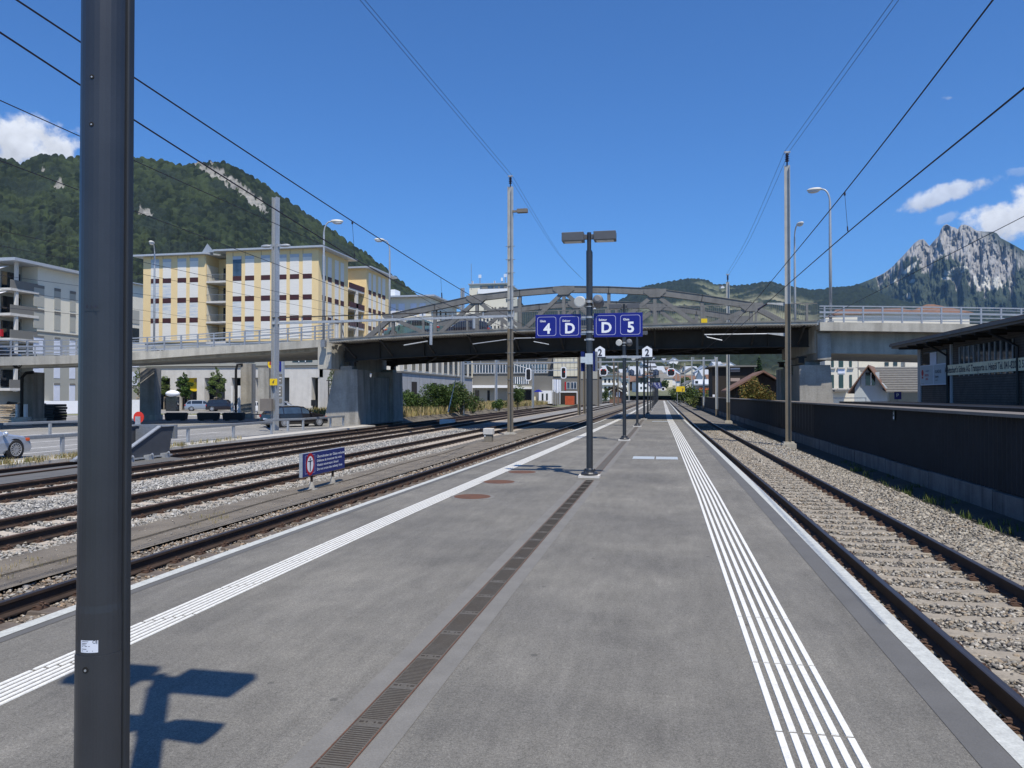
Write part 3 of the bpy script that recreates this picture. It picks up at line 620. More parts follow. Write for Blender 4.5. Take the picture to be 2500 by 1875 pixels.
# deck slab, sidewalks, kerb beam
d=MB()
def xstrip(f,ys0,ys1,z0f,z1f,mb,xs=xs):   # box strip following the camber
    vs=[];n=len(xs)
    for x in xs: vs+=[(x,ys0,z0f(x)),(x,ys1,z0f(x)),(x,ys1,z1f(x)),(x,ys0,z1f(x))]
    fs=[]
    for i in range(n-1):
        for j in range(4): a=i*4+j;b=i*4+(j+1)%4; fs.append((a,b,b+4,a+4))
    fs+=[(3,2,1,0),((n-1)*4,(n-1)*4+1,(n-1)*4+2,(n-1)*4+3)]
    mb.add(vs,fs)
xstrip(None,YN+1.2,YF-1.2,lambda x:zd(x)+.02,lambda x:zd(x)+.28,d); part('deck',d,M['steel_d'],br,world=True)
for (ya,yb) in ((YN,YN+1.1),(YF-1.1,YF)):
    c=MB(); n=0; x=XA
    w=.19
    # corrugated soffit sheet seen at its wavy edge
    k_=int((XB-XA)/w*4); vs=[];fs=[]
    for i in range(k_+1):
        X_=XA+(XB-XA)*i/k_; zz=zd(X_)+.035*math.sin(i*math.pi/2)
        vs+=[(X_,ya,zz),(X_,yb+.2,zz),(X_,ya,zz+.03),(X_,yb+.2,zz+.03)]
    for i in range(k_): a=4*i; fs+=[(a,a+4,a+5,a+1),(a+2,a+3,a+7,a+6),(a,a+2,a+6,a+4)]
    c.add(vs,fs); part('corrugated_soffit',c,M['corr'],br,world=True)
    e=MB(); xstrip(None,ya+.05,yb,lambda x:zd(x)+.06,lambda x:zd(x)+.20,e); part('sidewalk',e,M['conc'],br,world=True)
    e=MB(); xstrip(None,ya+.0,ya+.1,lambda x:zd(x)+.20,lambda x:zd(x)+.26,e); part('edge_beam',e,M['steel_g'],br,world=True)
# longitudinal girders and cross girders, braces below
for yy in (TN,TF):
    g=MB(); xstrip(None,yy-.02,yy+.02,lambda x:zd(x)-1.15,lambda x:zd(x)-.02,g); xstrip(None,yy-.22,yy+.22,lambda x:zd(x)-1.19,lambda x:zd(x)-1.15,g); xstrip(None,yy-.2,yy+.2,lambda x:zd(x)-.06,lambda x:zd(x)-.02,g)
    for i in range(9):
        X_=-20.2+i*3.37; g.box(X_-.03,X_+.03,yy-.2,yy+.2,zd(X_)-1.15,zd(X_)-.06)
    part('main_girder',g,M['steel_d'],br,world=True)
NODX=[q*1.0155 for q in (-18.9,-15.8,-12.75,-9.7,-6.65,-3.6,-.55,2.5,5.6)]
for X_ in [-22,]+NODX+[8.6]:
    g=MB(); z=zd(X_); g.box(X_-.015,X_+.015,TN+.22,TF-.22,z-.85,z-.02); g.box(X_-.16,X_+.16,TN+.22,TF-.22,z-.89,z-.85)
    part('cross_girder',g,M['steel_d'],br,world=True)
    g=MB(); g.bar((X_,TN-.1,z-1.0),(X_,YN+.25,z-.02),.10,.14); g.box(X_-.05,X_+.05,YN+.15,TN,z-.08,z-.015); part('sidewalk_bracket',g,M['steel_d'],br,world=True); g=MB(); g.bar((X_,TF+.1,z-1.0),(X_,YF-.25,z-.02),.10,.14); g.box(X_-.05,X_+.05,TF,YF-.15,z-.08,z-.015)
    part('sidewalk_bracket',g,M['steel_d'],br,world=True)
g=MB()
for i in range(len(NODX)-1):
    a,b=NODX[i],NODX[i+1]; z=zd(a)-1.05
    g.bar((a,TN+.3,z),(b,TF-.3,z),.09,.09); g.bar((a,TF-.3,z-.1),(b,TN+.3,z-.1),.09,.09)
part('wind_bracing',g,M['steel_d'],br,world=True)
# trusses
ztop=[1.68+(q-1.68)*1.0155 for q in (7.47,8.06,8.63,8.90,9.07,8.95,8.74,8.24,7.68)]
def ipo(X_,Y_,z,h=.34,w=.30):  return (X_,Y_,z)
for ti,yy in enumerate((TN,TF)):
    ch=MB()
    P_=[(-21.6,yy,zd(-21.6)+.1)]+[(x,yy,z-.22) for x,z in zip(NODX,ztop)]+[(8.3,yy,zd(8.3)+.1)]
    for i in range(1,len(P_)-2):
        a,b=Vector(P_[i]),Vector(P_[i+1]); t=(b-a).normalized()*.02; a=a-t;b=b+t
        ch.bar(a,b,.04,.40); up=(b-a).cross(Vector((0,1,0))).normalized()
        if up.z<0: up=-up
        for s,w in ((1,.36),(-1,.36)): ch.bar(a+up*s*.215,b+up*s*.215,w,.03)
        ch.bar(a+Vector((0,-.13,0)),b+Vector((0,-.13,0)),.02,.40); ch.bar(a+Vector((0,.13,0)),b+Vector((0,.13,0)),.02,.40)
    part('top_chord',ch,M['steel_g'],br,world=True)
    for (a,b) in ((P_[0],P_[1]),(P_[-1],P_[-2])):
        e=MB(); a,b=Vector(a),Vector(b); e.bar(a,b,.34,.03); up=(b-a).cross(Vector((0,1,0))).normalized()
        for s in (-.15,.15): e.bar(a+up*0+Vector((0,s,0)),b+Vector((0,s,0)),.03,.34)
        part('end_post',e,M['steel_g'],br,world=True)
    for i,(x,z) in enumerate(zip(NODX,ztop)):
        v=MB(); v.box(x-.11,x+.11,yy-.13,yy-.10,zd(x)+.1,z-.03); v.box(x-.11,x+.11,yy+.10,yy+.13,zd(x)+.1,z-.03); v.box(x-.015,x+.015,yy-.10,yy+.10,zd(x)+.1,z-.03)
        part('vertical_post',v,M['steel_g'],br,world=True)
        if i%2==0:
            v=MB(); zz=z-.33
            for s in (-1,1): v.prism([(x-.75,yy+s*.17,zz+.28),(x+.75,yy+s*.17,zz+.28),(x+.75,yy+s*.17,zz+.05),(x+.32,yy+s*.17,zz-.28),(x-.32,yy+s*.17,zz-.28),(x-.75,yy+s*.17,zz+.05)],(0,s*.015,0))
            part('gusset_plate',v,M['steel_g'],br,world=True)
    # diagonals run down from every second node
    for i in range(0,9,2):
        for j in (i-1,i+1):
            if 0<=j<=8:
                a=Vector((NODX[i],yy,ztop[i]-.4)); b=Vector((NODX[j],yy,zd(NODX[j])+.15)); t=(b-a).normalized(); v=MB()
                for s in (-.10,.10): v.bar(a+t*.15+Vector((0,s,0)),b+Vector((0,s,0)),.02,.27)
                v.bar(a+t*.15,b,.20,.02); part('diagonal',v,M['steel_g'],br,world=True)
# footbridge railing along the near and far sidewalk (fine vertical bars)
def bar_rail(name,par,yy,x0,x1,zf,h=1.15,bar=.12,post=3.37,mt='steel_g',world=True):
    r=MB(); n=int((x1-x0)/bar)
    for i in range(n+1): X_=x0+(x1-x0)*i/n; r.box(X_-.008,X_+.008,yy-.008,yy+.008,zf(X_)+.10,zf(X_)+h)
    m=int((x1-x0)/1.1)+1
    for i in range(m):
        a,b=x0+(x1-x0)*i/m,x0+(x1-x0)*(i+1)/m
        r.bar((a,yy,zf(a)+h),(b,yy,zf(b)+h),.055,.05); r.bar((a,yy,zf(a)+.10),(b,yy,zf(b)+.10),.03,.03)
    o=part(name,r,M[mt],par,world=world)
    for X_ in NODX+[-22,8.7]:
        if x0-.2<X_<x1+.2:
            q=MB(); q.box(X_-.06,X_+.06,yy-.05,yy+.05,zf(X_)+.0,zf(X_)+h); q.bar((X_,yy+.05,zf(X_)+h*.8),(X_,yy+.5,zf(X_)+.05),.04,.05); part('post',q,M[mt],o,world=True)
    return o
zs=lambda x: zd(x)+.20
bar_rail('railing',br,YN+.08,-22.9,9.3,zs); bar_rail('railing',br,YF-.08,-22.9,9.3,zs,mt='galv_d')
y_=MB(); y_.box(2.35,2.72,YN-.01,YN+.02,6.22,6.48); part('yellow_plate',y_,M['yellow'],br,world=True)
# bearings
for X_ in (-22.3,8.8):
    for yy in (TN,TF):
        b=MB(); b.box(X_-.3,X_+.3,yy-.3,yy+.3,4.05,4.15); b.box(X_-.18,X_+.18,yy-.2,yy+.2,3.75,4.05); part('bearing',b,M['black'],br,world=True)
# ---------------------------------------------------------------- piers under the truss ends
def pier(label,xa,xb,sa,sb,ztop_,y0,y1,mt='conc_d'):
    r=root('bridge_pier',label,'bridge pier',((xa+xb)/2,(y0+y1)/2,-1.2),group='concrete piers of the road bridge')
    for (a,b) in ((y0,y0+2.4),(y1-2.4,y1)):
        m=MB(); zb=-1.2; m.add([(xa-sa,a-.05,zb),(xb+sb,a-.05,zb),(xb+sb,b,zb),(xa-sa,b,zb),(xa,a,ztop_),(xb,a,ztop_),(xb,b,ztop_),(xa,b,ztop_)],[(0,3,2,1),(4,5,6,7),(0,1,5,4),(1,2,6,5),(2,3,7,6),(3,0,4,7)])
        part('buttress',m,M[mt],r,world=True)
    m=MB(); m.box(xa+.25,xb-.25,y0+2.4,y1-2.4,-1.2,ztop_-.5); part('web_wall',m,M[mt],r,world=True)
    for yy in (TN,TF):
        m=MB(); m.box((xa+xb)/2-.45,(xa+xb)/2+.45,yy-.45,yy+.45,ztop_,ztop_+.25); part('bearing_block',m,M[mt],r,world=True)
    return r
pier('massive sloped concrete pier at the left end of the truss',-23.5,-21.75,1.0,.12,3.5,51.9,61.6)
pier('stained concrete pier at the right end of the truss, behind the dark barrier',8.5,10.35,.0,.35,3.55,51.15,61.4)
q=root('bridge_abutment','square concrete block carrying both decks above the right pier','bridge block',(9.7,54,3.6))
m=MB(); m.box(9.45,10.25,50.4,61.8,3.85,5.5); part('crosshead',m,M['conc_d'],q,world=True)
q=root('bridge_abutment','concrete crosshead between ramp and truss above the left pier','bridge block',(-23.5,54,3.6))
m=MB(); m.box(-24.2,-23.15,50.6,61.6,3.5,5.3); part('crosshead',m,M['conc'],q,world=True)
# ---------------------------------------------------------------- concrete ramps (approach viaducts)
def ramp(label,pts,parap,slab_t,width,postsp,inset):
    """pts: near edge polyline (x,y,z top of parapet); the deck lies on the far side of it"""
    r=root('concrete_viaduct',label,'viaduct',pts[len(pts)//2][:2]+(0,),group='concrete approach ramps of the bridge')
    P=[Vector(p) for p in pts]; N=[]
    for i in range(len(P)):
        t=(P[min(i+1,len(P)-1)]-P[max(i-1,0)]); t.z=0; t.normalize(); N.append(Vector((-t.y,t.x,0)))
    def sweep(o0,o1,z0,z1,mt,name,par=r):
        m=MB(); vs=[]
        for p,n in zip(P,N):
            a=p+n*o0;b=p+n*o1; vs+=[(a.x,a.y,p.z+z0),(b.x,b.y,p.z+z0),(b.x,b.y,p.z+z1),(a.x,a.y,p.z+z1)]
        fs=[]
        for i in range(len(P)-1):
            for j in range(4): a=i*4+j;b=i*4+(j+1)%4; fs.append((a,b,b+4,a+4))
        k4=(len(P)-1)*4; fs+=[(3,2,1,0),(k4,k4+1,k4+2,k4+3)]
        m.add(vs,fs); return part(name,m,M[mt],par,world=True)
    sweep(0,.35,-parap,0,'conc','parapet'); sweep(width-.35,width,-parap,0,'conc','parapet')
    sweep(.36,width-.36,-parap*.75,-.12,'conc','deck')
    sweep(inset,width-inset,-parap*.75-slab_t,-parap*.75-.003,'conc','box_girder')
    # guard railing
    for o_ in (.12,width-.12):
        rl=MB(); 
        for i in range(len(P)-1):
            a=P[i]+N[i]*o_; b=P[i+1]+N[i+1]*o_
            for z,w,h in ((1.0,.07,.07),(.62,.10,.11),(.38,.05,.05),(.15,.05,.05),(.84,.03,.03)): rl.bar(a+Vector((0,0,z)),b+Vector((0,0,z)),w,h)
        ro=part('guard_railing',rl,M['railing'],r,world=True)
        L=[0]
        for i in range(len(P)-1): L.append(L[-1]+(P[i+1]-P[i]).length)
        s=.3
        while s<L[-1]:
            i=max(j for j in range(len(L)-1) if L[j]<=s); t=(s-L[i])/(L[i+1]-L[i]); c=P[i].lerp(P[i+1],t)+N[i].lerp(N[i+1],t)*o_
            q=MB(); q.box(c.x-.045,c.x+.045,c.y-.045,c.y+.045,c.z-.02,c.z+1.03); part('rail_post',q,M['railing'],ro,world=True); s+=postsp
    return r,P,N
def smooth(pts,n):
    out=[];K=len(pts)
    for i in range(K-1):
        p0,p1,p2,p3=[np.array(pts[max(0,min(K-1,j))]) for j in (i-1,i,i+1,i+2)]
        for s in range(n):
            t=s/n; out.append(tuple(.5*((2*p1)+(-p0+p2)*t+(2*p0-5*p1+4*p2-p3)*t*t+(-p0+3*p1-3*p2+p3)*t**3)))
    out.append(tuple(pts[-1])); return [tuple(map(float,o)) for o in out]
LP=smooth([(-37.2,30,3.4),(-38.6,34.2,3.66),(-39.3,39.1,3.96),(-38.4,43.6,4.26),(-36.2,47.3,4.65),(-32.6,50.0,5.11),(-28.2,50.9,5.40),(-23.1,50.6,5.66)],4)
ramp('curved concrete ramp descending to the left of the steel bridge',LP,.54,.32,11.2,1.10,.9)
RP=smooth([(9.45,49.6,6.13),(14,49.9,6.02),(20,50.4,5.85),(28,51,5.55),(45,52,4.8)],3)
ramp('straight concrete viaduct to the right of the steel bridge',RP,.52,1.45,12,1.13,1.2)
# stained inset above right joint
def column(label,x,y,w,dp,top,foot=True,mt='conc_d',rz=0):
    r=root('bridge_column',label,'bridge column',(x,y,-.52),rz,group='columns under the left ramp')
    m=MB(); m.box(-w/2,w/2,-dp/2,dp/2,0,top+.52); part('shaft',m,M[mt],r)
    if foot: m=MB(); m.box(-w/2-.12,w/2+.12,-dp/2-.1,dp/2+.1,0,.45); part('foot',m,M['conc'],r)
    return r
def gz(px_,py_,z=-.52): return on_z(px_,py_,z)
for (lab,pxc,pw,pyb,ztp) in (('bridge column beside black drain pipe, left of the near pole',62,33,1037,3.3),('bridge column above the red no entry disc',356,37,1026,3.9),('bridge column with white protective strips behind dark estate car',597,28,1022,4.5),('bridge column in front of the yellow and blue shop pylon',640,28,1012,4.6)):
    c=on_z(pxc,pyb,-.52); dep=float((c-EYE)@FW); w=pw*dep/FPX; column(lab,c[0],c[1]+.6,w*.92,1.6,ztp,foot=(pyb!=1012),rz=YAW*1.5)
    if pyb in (1037,1022):
        p=root('drain_pipe','black drain pipe with white guards on a round concrete plinth, %s'%('left of the near pole' if pyb==1037 else 'beside the dark estate car'),'drain pipe',(c[0]+(.2 if pyb==1037 else -.55),c[1]-.55,-.52),group='drain pipes on the ramp columns')
        m=MB(); m.tube([(0,0,.3),(0,0,ztp-.1+.2),(.25,.1,ztp+.45),(.7,.3,ztp+.5)] if pyb==1037 else [(0,0,.3),(0,0,ztp-.1),(.1,.05,ztp+.4),(.5,.3,ztp+.45)],.11,10); part('pipe',m,M['tarp'],p)
        m=MB(); m.lathe([(.62,0),(.62,.52),(.58,.58),(0,.58)],24); part('plinth',m,M['conc_l'],p)
        for s in (-1,1):
            m=MB(); m.box(s*.34-.09,s*.34+.09,-.1,.1,.58,1.5 if pyb==1037 else 3.0); part('guard_strip',m,M['signwhite'],p)
c=on_z(348,1022,-.52)
m=MB(); m.box(c[0]-1.05,c[0]-.20,c[1]-.18,c[1]-.12,-.5,1.2); single('protective_board',m,M['signwhite'],'white board leaning on the bridge column above the red disc','board')
# cars on the bridge are placed with the other vehicles
# curved white street lamps on the bridge
def street_lamp(label,x,y,zb,zt,dirx,diry,reach=.55):
    r=root('street_lamp',label,'street lamp',(x,y,zb),group='curved street lamps along the bridge')
    h=zt-zb; m=MB(); pts=[(0,0,0),(0,0,h*.5),(0,0,h-.9)]
    for i in range(1,9):
        a=i/8*math.pi/2; pts.append((dirx*reach*.8*(1-math.cos(a)),diry*reach*.8*(1-math.cos(a)),h-.9+.9*math.sin(a)))
    pts.append((dirx*reach,diry*reach,h+.02)); m.tube(pts,[.09]*2+[.065]+[.05]*8+[.04],10); part('mast',m,M['galv'],r,smooth=True)
    m=MB(); m.ell((0,0,0),(.46,.20,.13),14,9); ang=math.atan2(diry,dirx); m.tf((dirx*(reach+.35),diry*(reach+.35),h+.04),ang); hd=part('lamp_head',m,M['spk'],r,smooth=True)
    m=MB(); m.ell((0,0,0),(.34,.17,.12),12,7); m.tf((dirx*(reach+.4),diry*(reach+.4),h-.06),ang); part('lens',m,M['chrome'],hd,smooth=True)
    m=MB(); m.box(-.16,.16,-.16,.16,-.45,.03); part('bracket',m,M['galv_d'],r)
for (lab,px_,pyb,pyt,yy,dx,dy) in (('curved street lamp at the left end of the near railing',790,832,541,50.2,.95,.3),('curved street lamp left of the truss arch, leaning left at top',951,800,588,62.6,-.85,-.5),
   ('tall curved street lamp at the right end of the near railing',2028,786,460,49.9,-.95,.3),('curved street lamp between the right mast and the tall right lamp',1941,788,553,62.6,.3,-.9),
   ('thin street lamp rising in front of the left yellow block',376,850,598,57.5,.35,-.9)):
    b=on_y(px_,pyb,yy); t=on_y(px_,pyt,yy); zb=zd(b[0])+.25 if b[0]>-23 else b[2]; street_lamp(lab,b[0],yy,zb,t[2],dx,dy)
# ---------------------------------------------------------------- platform lamp posts, signs, loudspeakers
def lamp_post(label,loc,H=4.93,group='dark lamp posts along the platform'):
    r=root('lamp_post',label,'lamp post',loc,group=group)
    m=MB(); m.lathe([(.056,0),(.0615,.02),(.0615,1.10),(.0600,1.12),(.0600,4.60),(.0,4.61)],28); part('pole',m,M['anth'],r,smooth=False)
    m=MB(); m.lathe([(.043,4.60),(.043,4.97),(0,4.98)],20); part('pole_top',m,M['anth'],r)
    m=MB(); m.box(.030,.068,.006,.030,.03,4.58); part('cable_channel',m,M['anth2'],r,bevel=.004)
    m=MB(); m.lathe([(.17,.05),(.175,.085),(.155,.11),(.085,.125),(.078,.17),(.06,.19)],24); fl=part('base_flange',m,M['anth'],r)
    m=MB()
    for i in range(4): a=math.pi/4+i*math.pi/2; m.tube([(.135*math.cos(a),.135*math.sin(a),.09),(.135*math.cos(a),.135*math.sin(a),.17)],.014,8)
    part('bolts',m,M['anth'],fl)
    m=MB(); m.box(-.21,.21,-.17,.17,.004,.05); part('base_plate',m,M['conc_l'],r)
    for s in (-1,1):
        m=MB(); m.box(min(s*.04,s*.11),max(s*.04,s*.11),-.03,.03,4.83,4.93); m.box(min(s*.10,s*.545),max(s*.10,s*.545),-.15,.15,4.79,4.965); h=part('lamp_head',m,M['lampgrey'],r,bevel=.008)
        m=MB(); m.box(min(s*.15,s*.50),max(s*.15,s*.50),-.11,.11,4.781,4.789); m.box(min(s*.27,s*.37),max(s*.27,s*.37),-.05,.05,4.777,4.781); part('lens',m,M['chrome'],h)
    return r
def speakers(r,side=False,z=3.57):
    for s,mt in ((-1,'spk'),(1,'spk_d')):
        m=MB(); 
        # projector loudspeaker: short can, tilted down and away along the platform
        c=Vector((s*.185,0,z)); ax=Vector((0,-.97,-.16)) if s<0 else Vector((0,.97,-.2))
        if side: ax=Vector((s,0,-.12)); c.x=s*.225
        ax.normalize()
        m.tube([c-ax*.17,c-ax*.15,c-ax*.10,c+ax*.12,c+ax*.125],[.055,.088,.104,.112,.105],24,cap=True)
        o=part('loudspeaker',m,M[mt],r)
        m=MB(); m.tube([c+ax*.126,c+ax*.128],.092,24); part('grille',m,M['black'] if s>0 else M['spk'],o)
        m=MB(); m.bar((s*.05,0,z-.02),(s*.12,0,z-.02),.03,.05); part('bracket',m,M['galv'],o)
    m=MB(); m.lathe([(.069,z-.035),(.069,z+.015)],20); m.lathe([(.069,z-.12),(.069,z-.10)],20); part('pole_band',m,M['galv'],r)
posts=[]
LOCS=[(-1.5,1.822),(-1.475,15.45),(-1.40,27.95),(-1.345,40.1),(-1.30,52.4),(-1.30,64.9)]+[(-1.30-.008*i,77.4+12.4*i) for i in range(11)]
names=['nearest lamp post, a thick dark pole cut by the frame at left','lamp post carrying the big blue signs 4 D and D 5','lamp post behind the signs carrying both white house-shaped 2 plates','third lamp post beyond the signs, standing before the bridge shadow','lamp post standing in the bridge shadow, first one under the bridge','lamp post just behind the bridge shadow']+['lamp post number %s beyond the bridge'%w for w in 'one two three four five six seven eight nine ten eleven'.split()]
lp0=lamp_post(names[0],(LOCS[0][0],LOCS[0][1],0))
ORDR=['first','second','third','fourth','fifth','sixth','seventh','eighth','ninth','tenth','eleventh']
tm=tree_of(lp0)
for i,(x,y) in enumerate(LOCS[1:],1):
    lab=names[i] if i<6 else 'dark lamp post far down the platform, %s past the bridge shadow'%ORDR[i-6]
    posts.append(dup(lp0,(x,y,0),0,lab,tm)); speakers(posts[-1])
speakers(lp0,True)
# details only on the nearest post: service door, lock, screws, stickers
# the pole face turned to the camera
fa=math.atan2(-LOCS[0][1],-LOCS[0][0]) ; 
def on_pole(dx,z,rad=.067): # dx: metres to the right on the visible face
    a=math.atan2(0-LOCS[0][1],0-LOCS[0][0])+dx/rad; return (rad*math.cos(a),rad*math.sin(a),z),(math.cos(a),math.sin(a))
def curved_patch(a0,a1,z0,z1,rad,n=12):
    m=MB(); vs=[];fs=[]; base=math.atan2(-LOCS[0][1],-LOCS[0][0])
    for i in range(n+1):
        a=base+a0+(a1-a0)*i/n; vs+=[(rad*math.cos(a),rad*math.sin(a),z0),(rad*math.cos(a),rad*math.sin(a),z1)]
    for i in range(n): fs.append((2*i,2*i+2,2*i+3,2*i+1))
    return m.add(vs,fs)
def face_z(py): # height on the near pole for a photo row
    return float((EYE+ray(256,py)*(2.30))[2])
def pang(px_): # angle around the pole for a photo column
    d=ray(px_,900)[:2]; d=d/np.linalg.norm(d); c=np.array(LOCS[0])
    t=d@c; perp=c-d*t; off=-(perp[0]*d[1]-perp[1]*d[0]); off=max(-.9,min(.9,off/.0615)); return math.asin(-off)*-1
zdoor=face_z(1522)
dr=MB(); vs=[];fs=[]; n=18; base=math.atan2(-LOCS[0][1],-LOCS[0][0])
for i in range(n+1):
    a=base-1.35+(2.2)*i/n
    for (rr,z) in ((.0615,.1),(.0645,.1),(.0645,zdoor),(.0615,zdoor)): vs.append((rr*math.cos(a),rr*math.sin(a),z))
for i in range(n):
    for j in range(3): a=i*4+j; fs.append((a,a+4,a+5,a+1))
fs+=[(0,1,2,3),(n*4+3,n*4+2,n*4+1,n*4)]
dr.add(vs,fs); door=part('service_door',dr,M['anth'],lp0)
def stud(px_,py,r_=.009,rad=.0645,nm='lock',par=None):
    z=face_z(py); a=base+pang(px_); c=Vector((rad*math.cos(a),rad*math.sin(a),z)); nn=Vector((math.cos(a),math.sin(a),0))
    m=MB(); m.tube([c-nn*.004,c+nn*.0006],r_,16); o=part(nm,m,M['hole'],par or lp0)
    m=MB(); m.tube([c+nn*.0005-Vector((0,0,r_*.1)),c+nn*.0016-Vector((0,0,r_*.1))],r_*.38,12); part('key_pin',m,M['galv'],o)
stud(217,1550,.0085,.0650,'lock',door)
for py in (278,381): stud(219,py,.006,.0604,'screw')
# paper rating plate with CE mark, and a small dark number tag
za,zb_=face_z(1514),face_z(1488); a0,a1=pang(204),pang(245)
st=curved_patch(a0,a1,za,zb_,.0619); sp_=part('rating_sticker',st,M['sticker'],lp0)
def pole_text(s,px_,py,size,rad,mt,par,nm='print'):
    z=face_z(py); a=base+pang(px_); c=(rad*math.cos(a),rad*math.sin(a),z); xd=(-math.sin(a),math.cos(a),0); part(nm,text_mb(s,size,c,xd,(0,0,1),bold=.01,align='LEFT'),M[mt],par)
pole_text('CE',231,1494,.011,.0623,'ink',sp_)
tl=MB()
for k_,(w_,py) in enumerate(((.018,1491),(.014,1495),(.011,1498),(.022,1501),(.013,1507),(.030,1511))):
    z=face_z(py); a=base+pang(207)
    aa=[a+w_/.0621*t for t in (0,.5,1)]
    for t in range(2): tl.add([(.0621*math.cos(aa[t]),.0621*math.sin(aa[t]),z),(.0621*math.cos(aa[t+1]),.0621*math.sin(aa[t+1]),z),(.0621*math.cos(aa[t+1]),.0621*math.sin(aa[t+1]),z+.0014),(.0621*math.cos(aa[t]),.0621*math.sin(aa[t]),z+.0014)],[(0,1,2,3)])
part('print_lines',tl,M['ink'],sp_)
tg=part('number_tag',curved_patch(pang(205),pang(242),face_z(784),face_z(764),.0606),M['anth'],lp0); pole_text('K 1.14',208,778,.0135,.0609,'ink',tg)
# ---- blue platform signs
def sign_panel(label,cx,y,z,w,h,cells,group,mt='navy',name='platform_sign'):
    """cells: list of (small word, big character); faces the camera side (-Y)"""
    r=root(name,label,'platform sign',(cx,y,z),group=group)
    m=MB(); m.box(-w/2,w/2,-.02,.02,-h/2,h/2); part('panel',m,M[mt],r,bevel=.004)
    n=len(cells); cw=w/n; q=h*.41
    for i,(a,b) in enumerate(cells):
        cxx=-w/2+cw*(i+.5); m=MB(); s=q; t=.0085; rr=.05; pts=[]
        for (sx,sz,a0) in ((1,-1,-90),(1,1,0),(-1,1,90),(-1,-1,180)):
            for k_ in range(5):
                an=math.radians(a0+k_*22.5); pts.append((cxx+sx*(s-rr)+rr*math.cos(an),sz*(s-rr)+rr*math.sin(an)))
        N_=len(pts); vs=[]
        for (px_,pz) in pts:
            dx,dz=px_-cxx,pz; f=(s-t)/s; vs+=[(px_,-.0215,pz),(cxx+dx*f,-.0215,dz*f)]
        m.add(vs,[(2*k_,2*((k_+1)%N_),2*((k_+1)%N_)+1,2*k_+1) for k_ in range(N_)]); part('frame_line',m,M['signframe'],r)
        part('small_text',text_mb(a,h*.125,(cxx-s*.72,-.023,s*.45),bold=.022,align='LEFT'),M['signwhite'],r)
        part('big_text',text_mb(b,h*.60,(cxx+(.04 if n>1 else 0)*0+.01,-.023,-h*.30),bold=.032),M['signwhite'],r)
    m=MB()
    for zz in (h*.32,-h*.32): s=1 if cx<-1.4 else -1; m.box(min(s*w/2,s*(w/2+.11)),max(s*w/2,s*(w/2+.11)),.0,.03,zz-.03,zz+.03)
    part('bracket',m,M['galv'],r)
    return r
p1=LOCS[1]
SL=on_y(1362.5,796.5,p1[1]-.0); SRr=on_y(1509,793.5,p1[1])
sign_panel('blue sign reading Gleis 4 and Sektor D, left of its post',SL[0],p1[1],SL[2],.93,.478,[('Gleis','4'),('Sektor','D')],'large blue platform signs')
sign_panel('blue sign reading Sektor D and Gleis 5, right of its post',SRr[0],p1[1],SRr[2],.975,.485,[('Sektor','D'),('Gleis','5')],'large blue platform signs')
m=MB()
for z in (SL[2]+.17,SL[2]-.13,SL[2]-.28): m.lathe([(.069,z-.02),(.069,z+.02)],20,(p1[0],p1[1],0)); m.box(p1[0]-.16,p1[0]+.16,p1[1]-.012,p1[1]+.012,z-.02,z+.02) if z>SL[2]-.2 else m.box(p1[0]-.10,p1[0]+.10,p1[1]-.012,p1[1]+.012,z-.02,z+.01)
part('sign_clamp',m,M['galv'],posts[0],world=True)
# small edge-on blue box on the post below the signs
r=root('info_panel','narrow blue panels seen edge on, strapped to the sign post','info panel',(p1[0],p1[1]+.02,2.35))
for (x0,x1,dy,mt) in ((-.16,-.105,.05,'navy2'),(.085,.125,.05,'navy2'),(.13,.155,.03,'galv_d')):
    m=MB(); m.bar((x0,-dy,0),(x1,dy,0),.02,.40); part('panel',m,M[mt],r)
m=MB(); m.box(-.075,.075,-.085,-.07,-.06,.16); m.box(-.17,-.07,-.09,-.075,-.03,.09); part('strap_plate',m,M['pale'],r)
# ---- sector distance plates: house-shaped 2, and 2s
def house_plate(label,x,y,z,w,txt,dark=False,sub=None):
    r=root('stop_plate',label,'stop plate',(x,y,z),group='house-shaped stop plates')
    h=w*1.12
    def poly(s,yy): return [(-w/2*s,yy,-h*.5*s),(w/2*s,yy,-h*.5*s),(w/2*s,yy,h*.22*s),(0,yy,h*.5*s),(-w/2*s,yy,h*.22*s)]
    m=MB(); m.prism(poly(1,-.01),(0,.02,0)); part('plate',m,M['black' if dark else 'signwhite'],r)
    if dark: m=MB(); m.prism(poly(.86,-.0135),(0,.003,0)); part('field',m,M['signgrey'],r)
    part('number',text_mb(txt,w*(.80 if sub else 1.0),(-(w*.13 if sub else 0),-.018,-h*.40),bold=.03,squeeze=.85),M['ink'],r)
    if sub: part('index',text_mb(sub,w*.44,(w*.26,-.018,-h*.40),bold=.03,squeeze=.82),M['ink'],r)
    if not dark: m=MB(); m.box(-w/2-.03,w/2+.03,-.02,.02,-h*.5-.05,-h*.5); part('shelf',m,M['anth'],r)
    return r
p2=LOCS[2]
for px_,lab in ((1465,'white house-shaped plate with a 2, right beside the sign post'),(1580,'white house-shaped plate with a 2, below the blue sign D 5')):
    c=on_y(px_,858,p2[1]); house_plate(lab,c[0],c[1],c[2],.355,'2')
cl=on_y(1465,872,p2[1]); cr_=on_y(1590,869,p2[1]); m=MB(); m.bar((cl[0],p2[1]+.05,cl[2]),(cr_[0],p2[1]+.05,cl[2]),.05,.09); m.box(p2[0]-.1,p2[0]+.1,p2[1]-.08,p2[1]+.08,cl[2]-.04,cl[2]+.05); part('sign_arm',m,M['galv'],posts[1],world=True)
for pi in (2,3,4,5):
    pass
p4=LOCS[4]
